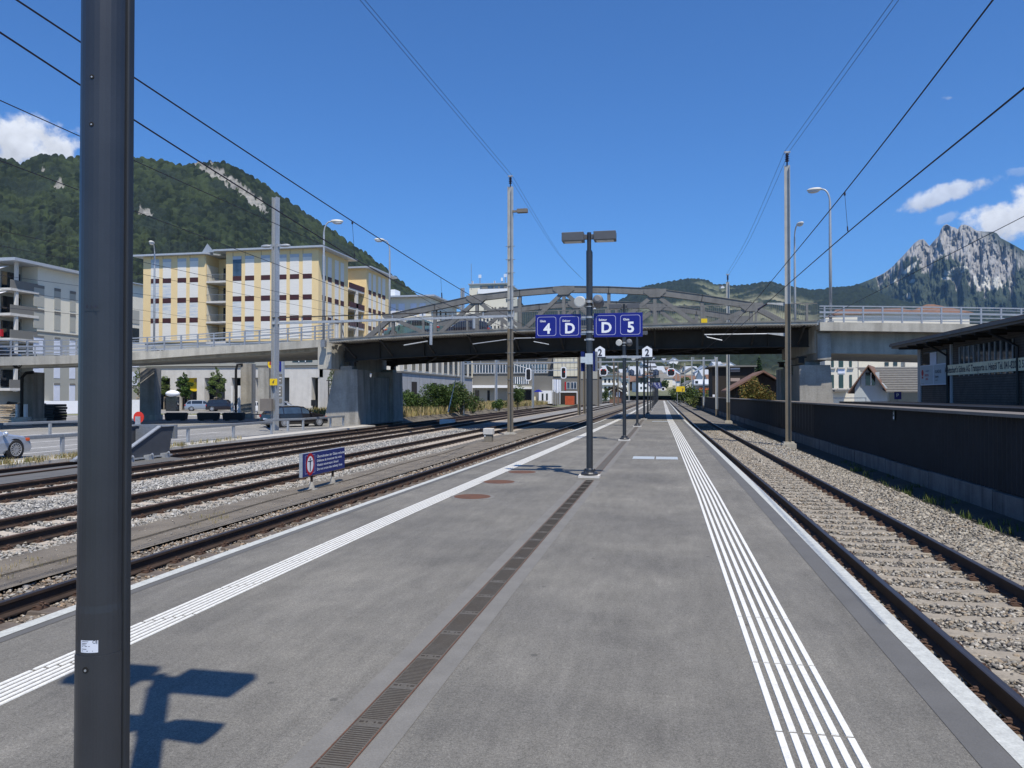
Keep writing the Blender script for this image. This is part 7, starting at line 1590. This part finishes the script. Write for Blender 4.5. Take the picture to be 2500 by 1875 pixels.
def foliage(name,centres,radii,n,size,cols,parent,flat=1.0):
    V,F,C=leaves(centres,radii,n,size,cols,flat); o=fastmesh(name,V,F,C,M['leaf']); 
    if parent: o.parent=parent
    return o
def tree(label,loc,H,cw,n,size,cols,name='tree',trunk=.09,clear=.28,group=None,nclump=14,shape=1.0,staked=False,cat='tree'):
    r=root(name,label,cat,loc,group=group); zc=H*clear; lim=[]
    m=MB(); m.tube([(0,0,0),(.03,.02,H*.3),(-.02,.03,H*.6),(0,0,H*.93)],[trunk,trunk*.8,trunk*.5,trunk*.15],7)
    cen=[];rad=[]
    for i in range(nclump):
        t=(i+.5)/nclump; z=zc+(H-zc)*t; wr=cw/2*math.sin(math.pi*min(1,max(.12,(t*.8+.18)))**shape); a=i*2.4+random.uniform(-.4,.4); q=wr*random.uniform(.45,.85)
        c=(q*math.cos(a),q*math.sin(a),z); cen.append(c); rad.append((wr*random.uniform(.38,.6),wr*random.uniform(.38,.6),max(.12,H*.055*random.uniform(.8,1.3))))
        m.tube([(0,0,z-H*.08),(c[0]*.6,c[1]*.6,z-H*.01),c],[trunk*.35,trunk*.22,trunk*.08],5)
    part('trunk',m,M['bark'],r); foliage('crown',cen,rad,n,size,cols,r)
    if staked:
        for i in range(3):
            a=i*2.094+.5; m=MB(); m.tube([(.45*math.cos(a),.45*math.sin(a),0),(.45*math.cos(a),.45*math.sin(a),1.85)],.045,7); part('stake',m,M['stake'],r)
        m=MB()
        for i in range(3): a=i*2.094+.5;b_=a+2.094; m.bar((.45*math.cos(a),.45*math.sin(a),1.8),(.45*math.cos(b_),.45*math.sin(b_),1.8),.04,.09)
        part('crossbar',m,M['stake'],r)
    return r
for lab,px_,pyb,H,cw,n,cl in (('young staked tree right of the disc column',405,1000,5.9,2.6,3200,GL),('bushy dark green staked tree before the yellow emblem',449,1002,5.2,2.2,4200,[(.05,.10,.02),(.035,.075,.016),(.08,.13,.03)]),('staked tree right of the parked silver cars',528,1003,5.8,2.3,3400,GL),
    ('staked tree left of the near pole, in front of white wall',147,1003,5.6,2.6,2600,GL),('second staked tree hard against the near pole',180,1001,5.6,2.2,2200,GL),('dense tree behind the plank pile at the left edge',28,1005,5.4,2.4,4200,[(.06,.11,.02),(.09,.15,.03)]),('thin tree between the near pole and the ochre block',338,1001,6.2,1.6,1500,GL),('small tree left of the big left pier',813,1003,6.6,1.5,1300,GL)):
    c=on_z(px_,pyb,-.52); tree(lab,(c[0],c[1],-.52),H,cw,int(n*.62),.13,cl,group='young trees in the car park',staked=True,trunk=.06,clear=.34,nclump=16,name='young_tree')
def bush(label,px_,pyb,w,h,d,n,size,cols,z=-.55,k_=14,name='bush',group='bushes beyond the bridge',Y=None):
    c=on_z(px_,pyb,z) if Y is None else on_y(px_,pyb,Y); r=root(name,label,'bush',(c[0],c[1],z),group=group); cen=[];rad=[]
    for i in range(k_): 
        a=random.uniform(0,6.28);q=random.uniform(0,.75); hh=h*(1-.45*q*q)*random.uniform(.35,.8); cen.append((q*w/2*math.cos(a),q*d/2*math.sin(a),hh)); rad.append((w*random.uniform(.12,.2),d*random.uniform(.15,.25),h*random.uniform(.18,.3)))
    foliage('leaves',cen,rad,n,size,cols,r)
    m=MB()
    for q in cen[::2]: m.tube([(q[0]*.2,q[1]*.2,0),(q[0]*.7,q[1]*.7,q[2]*.6),tuple(q)],[.03,.02,.008],5)
    part('stem',m,M['bark'],r); return r
DG=[(.045,.085,.018),(.03,.06,.014),(.075,.12,.03),(.10,.15,.04)]
bush('large dark green bush left of the thin mast beyond the pier',1076,1013,6.4,3.6,4,7000,.13,DG,k_=20)
bush('dark green bush around the thin mast',1128,1012,5.6,3.8,4,5200,.13,DG+[(.12,.11,.06)],k_=18)
bush('bush next to the big left pier',1003,1014,3.6,3.4,3,3200,.13,DG,k_=14); bush('small bush in front of the grey building corner',1151,1010,3.0,2.6,2.4,2000,.12,DG+[(.13,.11,.06)])
bush('green bush left of the floodlight mast foot',1219,1004,3.2,1.7,2.5,1800,.11,DG); bush('tall bush hidden behind the floodlight mast',1262,1000,3.2,3.9,3,2600,.12,DG); 
bush('low green bush below the orange container',1362,984,5.5,1.6,3,1800,.13,DG); bush('bush below the banners',1325,986,7,1.5,3,1700,.14,[(.20,.19,.08),(.14,.16,.06)]); bush('green shrub between the posts beyond the bridge',1480,984,4,4.2,3,2000,.15,DG)
bush('orange-green bush in front of the gabled house',1852,970,4.6,4.3,4,8000,.13,[(.15,.12,.03),(.20,.12,.035),(.10,.10,.025),(.07,.09,.02)],z=-.95,k_=24,Y=76)
bush('hedge along the barrier near the yellow board',1690,965,9,5,5,3000,.25,DG+[(.10,.12,.03)],z=-.95,k_=20,Y=160); bush('low hedge behind the barrier left of the dark building',1720,968,8,3,4,1500,.25,[(.13,.15,.05),(.09,.12,.03)],z=-.95,Y=140)
# spruce behind the gabled house
c=on_y(1853,960,140); r=root('spruce','pointed spruce behind the brown gable roof','spruce',(c[0],140,-.95)); zt_=float(on_y(1853,871,140)[2]); Hs=zt_+.95; m=MB(); m.tube([(0,0,0),(0,0,Hs)],[.25,.03],7); part('trunk',m,M['bark'],r); cen=[];rad=[]
for i in range(16):
    z=Hs*(.15+.83*i/15); wr=(Hs-z)*.27+.12
    for k_ in range(5): a=k_*1.257+i*.7; cen.append((wr*.6*math.cos(a),wr*.6*math.sin(a),z-wr*.12)); rad.append((wr*.42,wr*.42,.22))
foliage('crown',cen,rad,3600,.3,[(.035,.07,.03),(.025,.055,.022),(.05,.09,.035)],r)
# dry embankment beyond the left pier
gm=MB(); vs=[];fs=[]; nx,ny=26,60
for j in range(ny+1):
    for i in range(nx+1):
        y=62+110*j/ny; x1=float(np.interp(y,[62,85,172],[-22.0,-22.3,-23.5])); x=x1-14*i/nx; h=-.80+.75*math.sin(min(1,i/6)*math.pi/2)*(1-.0*i)+.12*math.sin(x*1.3+y*.7)+.1*math.sin(y*.5); vs.append((x,y,h if i>0 else -.8))
for j in range(ny):
    for i in range(nx): a=j*(nx+1)+i; fs.append((a,a+1,a+nx+2,a+nx+1))
gm.add(vs,fs); struct('embankment',gm,M['earth'],smooth=True)
pts=[]
for _ in range(3000):
    y=62+100*random.random()**1.3; x1=float(np.interp(y,[62,85,172],[-22.3,-22.6,-23.9])); pts.append((x1-random.uniform(0,11),y,-.35))
tufts('dry_grass',pts,.75,DRY+DRY+[(.18,.19,.07)],9,.35,.03)
pts=[(random.uniform(-60,-36),random.uniform(70.3,73.8),-.5) for _ in range(500)]; tufts('lawn',pts,.14,[(.24,.27,.08),(.32,.31,.12)],12,.35,.02)
m=MB(); m.quad((-64,70.25,-.505),(-36,70.25,-.505),(-36,74,-.505),(-64,74,-.505)); struct('lawn_strip',m,mat('lawn',(.22,.22,.08),.95,scale=1,c2=(.13,.16,.05)))
m=MB()
# temporary mesh fence and leaning white tube at the bushes
r=root('mesh_fence','wire mesh fence panel in front of the bushes beside the left pier','fence',on_z(1030,1013,-.5)); Yf=float(on_z(1024,1013,-.55)[1]); x0=float(on_y(1022,1000,Yf)[0]);x1=float(on_y(1045,1000,Yf)[0]); z1=float(on_y(1024,968,Yf)[2])
for X_ in (x0,x0+.25,x1): mm=MB(); mm.tube([(X_,Yf,-.55),(X_,Yf,z1)],.035,6); part('post',mm,M['galv'],r,world=True)
mm=MB()
for q in range(12): z=-.4+q*(z1+.3)/12; mm.tube([(x0,Yf,z),(x1,Yf,z)],.008,4)
part('mesh',mm,M['galv_d'],r,world=True)
mm=MB(); a=on_y(1094,1006,60);b=on_y(1115,915,60); mm.tube([tuple(a),tuple(b)],[.06,.03],8); mm.box(a[0]-.6,a[0]+.5,59.6,60.4,-.8,-.35); rr=root('white_rod','white rod on a dark block leaning in front of the bushes','rod',a); part('rod',mm,M['signwhite'],rr,world=True)
# ---------------------------------------------------------------- mountains and hills (real distances, height fields)
def _h(ix,iy,s=0):
    n=(ix.astype(np.int64)*374761393+iy.astype(np.int64)*668265263+s*1442695041)&0x7fffffff; n=(n^(n>>13))*1274126177&0x7fffffff; return ((n^(n>>16))&0xffff)/65535.0
def vnoise(x,y,s=0):
    ix=np.floor(x);iy=np.floor(y);fx=x-ix;fy=y-iy;fx=fx*fx*(3-2*fx);fy=fy*fy*(3-2*fy)
    a=_h(ix,iy,s);b=_h(ix+1,iy,s);c=_h(ix,iy+1,s);d=_h(ix+1,iy+1,s); return (a*(1-fx)+b*fx)*(1-fy)+(c*(1-fx)+d*fx)*fy
def fbm(x,y,o=5,s=0):
    v=0;a=.5
    for i in range(o): v=v+a*vnoise(x*2**i,y*2**i,s+i*7); a*=.5
    return v/(1-.5**o)
def canopy(X,Y,cell,s=3):
    """rounded tree tops on a jittered grid: height 0..1 and a tone per tree"""
    gx,gy=np.floor(X/cell),np.floor(Y/cell); best=np.full(X.shape,9.0); tone=np.zeros(X.shape); hh=np.zeros(X.shape)
    for i in (-1,0,1):
        for j in (-1,0,1):
            cx=gx+i;cy=gy+j; px_=(cx+.15+.7*_h(cx,cy,s))*cell; py_=(cy+.15+.7*_h(cx,cy,s+1))*cell; d=np.hypot(X-px_,Y-py_)/cell; m=d<best; best=np.where(m,d,best); tone=np.where(m,_h(cx,cy,s+2),tone); hh=np.where(m,.55+.45*_h(cx,cy,s+5),hh)
    return np.sqrt(np.maximum(0,1-(best/.82)**2))*hh,tone
def terrain(name,ridge,nx,nt,dist,colour,bump,kind='structure',x0=None,x1=None,back=True):
    rx=[p[0] for p in ridge];ry=[p[1] for p in ridge]; xs=np.linspace(rx[0],rx[-1],nx); ys=np.interp(xs,rx,ry)
    t=np.linspace(0,1,nt); XX,T=np.meshgrid(xs,t); RY=np.interp(XX,rx,ry); e=966-(966-RY)*T     # photo row of every vertex
    D=FW[None,None,:]+RT[None,None,:]*((XX-CXP)/FPX)[...,None]-UP[None,None,:]*((e-CYP)/FPX)[...,None]
    hd=np.hypot(D[...,0],D[...,1]); R=dist(T,XX); X=D[...,0]/hd*R; Y=D[...,1]/hd*R; Z=EYE[2]+D[...,2]/hd*R
    X,Y,Z,C=colour(X,Y,Z,T,XX,e,R)
    V=np.stack([X,Y,Z],-1)
    if back:   # far slope falling away behind the crest
        b1=V[-1].copy(); k_=1.12; b1[:,:2]*=k_; b1[:,2]*=.55; V=np.concatenate([V,b1[None]]); C=np.concatenate([C,C[-1:]])
    n0=V.shape[0]; ii=np.arange(n0-1)[:,None]*nx+np.arange(nx-1)[None,:]; F=np.stack([ii,ii+1,ii+nx+1,ii+nx],-1).reshape(-1,4)
    o=fastmesh(name,V.reshape(-1,3),F,C.reshape(-1,3),M['terr']); o['kind']=kind; return o
def mixc(a,b,m): return a*(1-m[...,None])+b*m[...,None]
FD=np.array([.009,.016,.009]);FL_=np.array([.034,.049,.022]); ROCK=np.array([.36,.345,.325])
# left: wooded mountain about 1.2 km away
RL=[(-260,330),(-120,360),(-40,372),(0,384),(25,390),(48,400),(75,392),(105,380),(150,384),(190,388),(240,388),(322,390),(350,386),(372,390),(405,395),(430,404),(455,403),(478,398),(510,397),(545,398),(572,406),(610,430),(650,455),(680,476),(720,502),(760,530),(800,557),(840,582),(880,610),(915,636),(950,664),(985,694),(1010,716),(1030,730),(1060,760)]
SCARS=[(575,455,84,11,.66,.50),(505,415,26,8,.6,.47),(625,498,32,11,.7,.52),(146,452,11,10,1.0,.56),(105,410,4,11,0,.55),(352,517,19,8,.35,.56)]
def colL(X,Y,Z,T,PX,PY,R):
    h,tone=canopy(X,Y,8.0); n=fbm(X/70,Y/70,5,11); n2=fbm(PX/7,PY/7,4,31)
    C=mixc(FD,FL_,np.clip(tone*1.3-.15+(n-.5)*1.8,0,1)); C=mixc(C,np.array([.018,.028,.022]),np.clip((fbm(X/40,Y/40,3,77)-.55)*5,0,.75))
    rk=np.zeros(X.shape)
    for (cx,cy,sx,sy,ro,th) in SCARS:
        a=(PX-cx)*math.cos(ro)+(PY-cy)*math.sin(ro); b=-(PX-cx)*math.sin(ro)+(PY-cy)*math.cos(ro); q=(a/sx)**2+(b/sy)**2; rk=np.maximum(rk,np.clip((1.15-q+(n2-.5)*4.6)*2.2,0,.62)*(q<2.0))
    C=mixc(C,ROCK*(.55+.9*fbm(X/5,Z/6,3,5))[...,None],rk); lump=(fbm(X/160,Y/160,4,2)-.5)*60*np.sin(np.pi*T)
    Z=Z+ (h-.5)*12*(1-rk)*np.clip(T*8,0,1)+lump*.5+(fbm(X/4,Y/4,2,8)-.5)*3.5
    gu=(fbm(PX/55,PY/300,4,9)-.5)*160*np.sin(np.pi*np.clip(T,0,1)); s=1+gu/R; return X*s,Y*s,EYE[2]+(Z-EYE[2])*s,C
terrain('hills',RL,900,430,lambda T,x: 520+ (1350-520)*T**.85,colL,None)
# centre: alpine meadows and woods 0.4 to 4 km away
RC=[(980,800),(1060,790),(1140,760),(1180,745),(1215,738),(1250,730),(1262,734),(1280,750),(1330,748),(1362,738),(1400,733),(1450,738),(1500,746),(1530,726),(1560,707),(1585,701),(1620,694),(1660,687),(1690,684),(1715,686),(1745,697),(1790,701),(1830,700),(1860,693),(1885,692),(1910,700),(1945,706),(1990,712),(2030,708),(2100,700),(2200,740),(2330,760),(2600,770)]
DC=lambda T: np.interp(T,[0,.03,.25,.42,.62,1],[330,430,1100,1600,2300,3900])
def colC(X,Y,Z,T,PX,PY,R):
    n=fbm(X/420,Y/420,5,21); n2=fbm(X/130+9,Y/130,5,5); h,tone=canopy(X,Y,16)
    forest=np.clip((n*.65+n2*.35-.475+.16*np.clip((T-.80)*5,0,1)+.10*np.clip((.42-np.abs(T-.55))*2,-.3,.3))*16,0,1); forest=np.maximum(forest,np.clip((PX-1975)/40,0,1)*np.clip((n2-.25)*8,0,1))*np.clip((T-.04)*20,0,1)
    small=np.clip((fbm(X/26,Y/26,3,51)-.66)*14,0,1); forest=np.maximum(forest,small*.9)*np.clip((T-.04)*20,0,1)
    mead=mixc(np.array([.12,.135,.08]),np.array([.20,.19,.125]),np.clip((fbm(X/240,Y/240,4,41)-.35)*2.4,0,1)); mead=mead*(.8+.4*fbm(X/60,Y/60,3,61))[...,None]
    C=mixc(mead,mixc(FD,FL_,tone*.35),forest); gx=(fbm(PX/120,PY/500,4,19)-.5)*500*np.sin(np.pi*T); s=1+gx/R*np.clip(T*4-.4,0,1)
    Z=Z+forest*(h-.2)*20*np.clip(T*6,0,1)+(fbm(X/300,Y/300,4,3)-.5)*90*np.sin(np.pi*T)*np.clip(T*3-.4,0,1); return X*s,Y*s,EYE[2]+(Z-EYE[2])*s,C
terrain('hills',RC,820,260,lambda T,x: DC(T),colC,None)
# right: twin-peaked rocky mountain, about 5.5 km away
RM_=[(1930,735),(1990,714),(2040,706),(2060,704),(2100,692),(2130,680),(2158,667),(2180,650),(2192,637),(2204,625),(2215,613),(2232,594),(2244,585),(2255,584),(2262,592),(2269,601),(2280,588),(2292,576),(2297,560),(2304,550),(2312,547),(2322,553),(2333,556),(2338,560),(2346,549),(2357,548),(2368,552),(2384,563),(2400,565),(2425,566),(2434,570),(2443,581),(2470,595),(2500,612),(2540,630),(2600,650),(2700,680)]
def colM(X,Y,Z,T,PX,PY,R):
    g=fbm(PX/13,PY/46,5,71); g2=fbm(PX/5,PY/15,4,81); depth=PY-np.interp(PX,[p[0] for p in RM_],[p[1] for p in RM_])
    line=np.interp(PX,[2000,2150,2200,2250,2300,2350,2400,2450,2500,2600],[-30,2,40,70,95,125,140,120,60,20])
    rk=np.clip((line-depth+(g-.5)*125+(g2-.5)*70)/14,0,1); rk=rk*np.clip(1.25-np.clip((PX-2370)/60,0,1)*np.clip(1-depth/50,0,1)*1.3,0,1)
    C=mixc(np.array([.045,.060,.038]),np.array([.020,.032,.020]),np.clip((fbm(PX/30,PY/20,4,91)-.4)*4,0,1))
    rc=ROCK[None,None]*(.60+.62*g2)[...,None]*np.array([.92,.95,1.0]); C=mixc(C,rc,rk*.9)
    sc=np.zeros(X.shape)
    for (cx,cy,sx,sy,ro) in ((2222,655,22,7,-.75),(2335,660,32,9,-.25),(2190,684,12,4,-.5),(2226,686,10,4,-.3),(2310,680,14,4,0),(2415,690,45,16,.1),(2112,716,7,6,-1),(2218,722,8,8,0)):
        a=(PX-cx)*math.cos(ro)+(PY-cy)*math.sin(ro); b=-(PX-cx)*math.sin(ro)+(PY-cy)*math.cos(ro); sc=np.maximum(sc,np.clip((1-(a/sx)**2-(b/sy)**2+(g2-.5)*2.2)*3,0,1))
    C=mixc(C,np.array([.50,.50,.46]),sc*.75); rel=(g-.5)*330+(g2-.5)*110; rel=rel*np.clip(depth/10,0.15,1); s=1+rel/R*np.clip(T*3-1,0,1); 
    return X*s,Y*s,EYE[2]+(Z-EYE[2])*s,C
terrain('mountain',RM_,560,330,lambda T,x: 4300+1500*T,colM,None)
# ---------------------------------------------------------------- village on the slope
def house_proto(name,w,d,h,wallm,roofm,over=.5):
    r=root(name,'small far house on the green slope beyond the bridge','house',(0,0,0),group='village houses on the slope'); m=MB(); m.prism([(-w/2,-d/2,-2),(w/2,-d/2,-2),(w/2,-d/2,h),(0,-d/2,h+w*.30),(-w/2,-d/2,h)],(0,d,0)); part('wall',m,M[wallm],r)
    m=MB(); t=.3; m.prism([(-w/2-over,-d/2-over,h-.35),(0,-d/2-over,h+w*.30+.1),(0,-d/2-over,h+w*.30+.1+t),(-w/2-over,-d/2-over,h-.35+t)],(0,d+2*over,0)); m.prism([(0,-d/2-over,h+w*.30+.1),(w/2+over,-d/2-over,h-.35),(w/2+over,-d/2-over,h-.35+t),(0,-d/2-over,h+w*.30+.1+t)],(0,d+2*over,0)); part('roof',m,M[roofm],r)
    m=MB()
    for x in (-w*.28,0,w*.28):
        for z in (1.2,4.0): 
            if z<h-1: m.box(x-.5,x+.5,-d/2-.05,-d/2,z,z+1.3)
    part('window',m,M['glass'],r); return r
protos=[house_proto('village_house',9,11,5.5,'signwhite','roof_brown'),house_proto('village_house',11,12,7.5,'plaster','greybld'),house_proto('village_house',9,9,5,'brownwall','roof_brown'),house_proto('village_house',13,10,8.5,'signwhite','metalroof'),house_proto('village_house',8,9,5,'plaster_w','roof_tile_g')]
def slope_at(px_,py_):
    ry=float(np.interp(px_,[p[0] for p in RC],[p[1] for p in RC])); T=(966-py_)/(966-ry); R=float(DC(T)); d=ray(px_,py_); hd=math.hypot(d[0],d[1]); return (d[0]/hd*R,d[1]/hd*R,EYE[2]+d[2]/hd*R),R
rnd=random.Random(5); first=set(); tms=[tree_of(p) for p in protos]; n=0
spots=[]
for _ in range(1200):
    x=rnd.uniform(1415,1790); y=rnd.choice([rnd.uniform(925,957),rnd.uniform(912,950),rnd.uniform(880,945)]); 
    if abs(x-1645)<16 and y>948: continue
    spots.append((x,y))
used=[]
for x,y in spots:
    if n>=190: break
    if any(abs(x-a)<4.5 and abs(y-b)<2.4 for a,b in used): continue
    used.append((x,y)); k_=rnd.choice([0,0,1,2,3,4,3]); loc,R=slope_at(x,y); rz=rnd.choice([0,PI2])+rnd.uniform(-.3,.3)+YAW; s=rnd.uniform(.8,1.25)
    if k_ not in first: o=protos[k_]; o.location=loc; o.rotation_euler=(0,0,rz); first.add(k_)
    else: o=dup(protos[k_],loc,rz,None,tms[k_])
    o.scale=(s,s,s); n+=1
for (x,y) in ((1690,735),(1700,742),(1762,706),(1450,760),(1470,775),(1600,800)):
    loc,R=slope_at(x,y); o=dup(protos[0],loc,.4,None,tms[0]); o.scale=(2,2,2)
# round trees between the houses
tp=root('slope_tree','small far broadleaf tree on the slope beyond the bridge','tree',(0,0,0),group='trees on the village slope'); m=MB(); m.tube([(0,0,-2),(0,0,5)],.4,5); part('trunk',m,M['bark'],tp); foliage('crown',[(0,0,7),(2,0,5.5),(-1.8,1,6),(0,-1.8,5.6),(.5,1.8,8)],[(3,3,3)]*5,500,1.3,[(.05,.085,.02),(.035,.06,.018),(.08,.11,.03)],tp); tmt=tree_of(tp)
pts_=[(rnd.uniform(1400,1800),rnd.uniform(915,955)) for _ in range(90)]
for i,(x,y) in enumerate(pts_):
    if abs(x-1640)<14 and y>945: x+=40
    loc,R=slope_at(x,y); s=rnd.uniform(.35,.8)
    if i==0: tp.location=loc; o=tp
    else: o=dup(tp,loc,rnd.uniform(0,6),None,tmt)
    o.scale=(s,s,s)
# nearer village buildings left of the platform end
def blk(label,px0,px1,pyt,Yd,wm,rm,rows,cols,dep=12,ridge=0):
    F=Face(on_y(px0,900,Yd)[:2],on_y(px1,900,Yd)[:2]); r=root('apartment_block',label,'building',(F.A[0],F.A[1],-1)); zt_=F.Z((px0+px1)/2,pyt); fpart('wall',F,r,wm,0,F.L,-1,zt_,-dep,0); fpart('roof',F,r,rm,-.6,F.L+.6,zt_,zt_+.4,-dep-.6,.8)
    for i in range(rows):
        for j in range(cols): u=F.L*(j+.25)/cols; z=zt_-2.6-i*2.9; fpart('window',F,r,'glass',u,u+F.L/cols*.5,z,z+1.4,0,.08)
        fpart('balcony',F,r,'signwhite',F.L*.05,F.L*.95,zt_-3.5-i*2.9,zt_-2.7-i*2.9,.08,.7)
    return r
blk('beige apartment block with white balconies left of the second lamp post',1463,1512,918,300,'plaster_w','greybld',4,5); blk('pale apartment block behind the second lamp post',1500,1533,926,340,'plaster','metalroof',3,4); blk('white flat block left of the third lamp post',1470,1500,912,380,'signwhite','greybld',3,3)
Yk=215; pk=on_y(1500,945,Yk); el=on_y(1483,954,Yk); er=on_y(1524,957,Yk); r=root('chalet','dark red-brown chalet beside the tracks beyond the bridge','chalet',(pk[0],Yk,-1)); m=MB(); m.prism([(el[0]+.6,Yk,-1),(er[0]-.8,Yk,-1),(er[0]-.8,Yk,er[2]-.1),(pk[0],Yk,pk[2]-.3),(el[0]+.6,Yk,el[2]-.1)],(0,9,0)); part('wall',m,M['roof_brown'],r,world=True); m=MB(); m.prism([(el[0]-.5,Yk-1,el[2]),(pk[0],Yk-1,pk[2]),(er[0]+.5,Yk-1,er[2]),(er[0]+.5,Yk-1,er[2]+.4),(pk[0],Yk-1,pk[2]+.4),(el[0]-.5,Yk-1,el[2]+.4)],(0,11,0)); part('roof',m,M['brownwall'],r,world=True)
m=MB(); m.box(pk[0]-1.5,pk[0]-.6,Yk-.1,Yk,1.0,2.4); m.box(pk[0]+.6,pk[0]+1.5,Yk-.1,Yk,1.0,2.4); part('window',m,M['signwhite'],r,world=True)
# ---------------------------------------------------------------- haze
hz=MB(); hz.box(-9200,9200,-3200,12200,-3,1500); m_=bpy.data.materials.new('haze'); m_.use_nodes=True; nn=m_.node_tree.nodes; nn.remove(nn['Principled BSDF']); pv_=nn.new('ShaderNodeVolumePrincipled'); pv_.inputs['Color'].default_value=(.32,.60,1.0,1); pv_.inputs['Density'].default_value=HAZE_D; pv_.inputs['Anisotropy'].default_value=.2; m_.node_tree.links.new(pv_.outputs[0],nn['Material Output'].inputs['Volume']); hzo=single('haze',hz,m_,'thin blue summer haze','haze'); hzo['kind']='stuff'
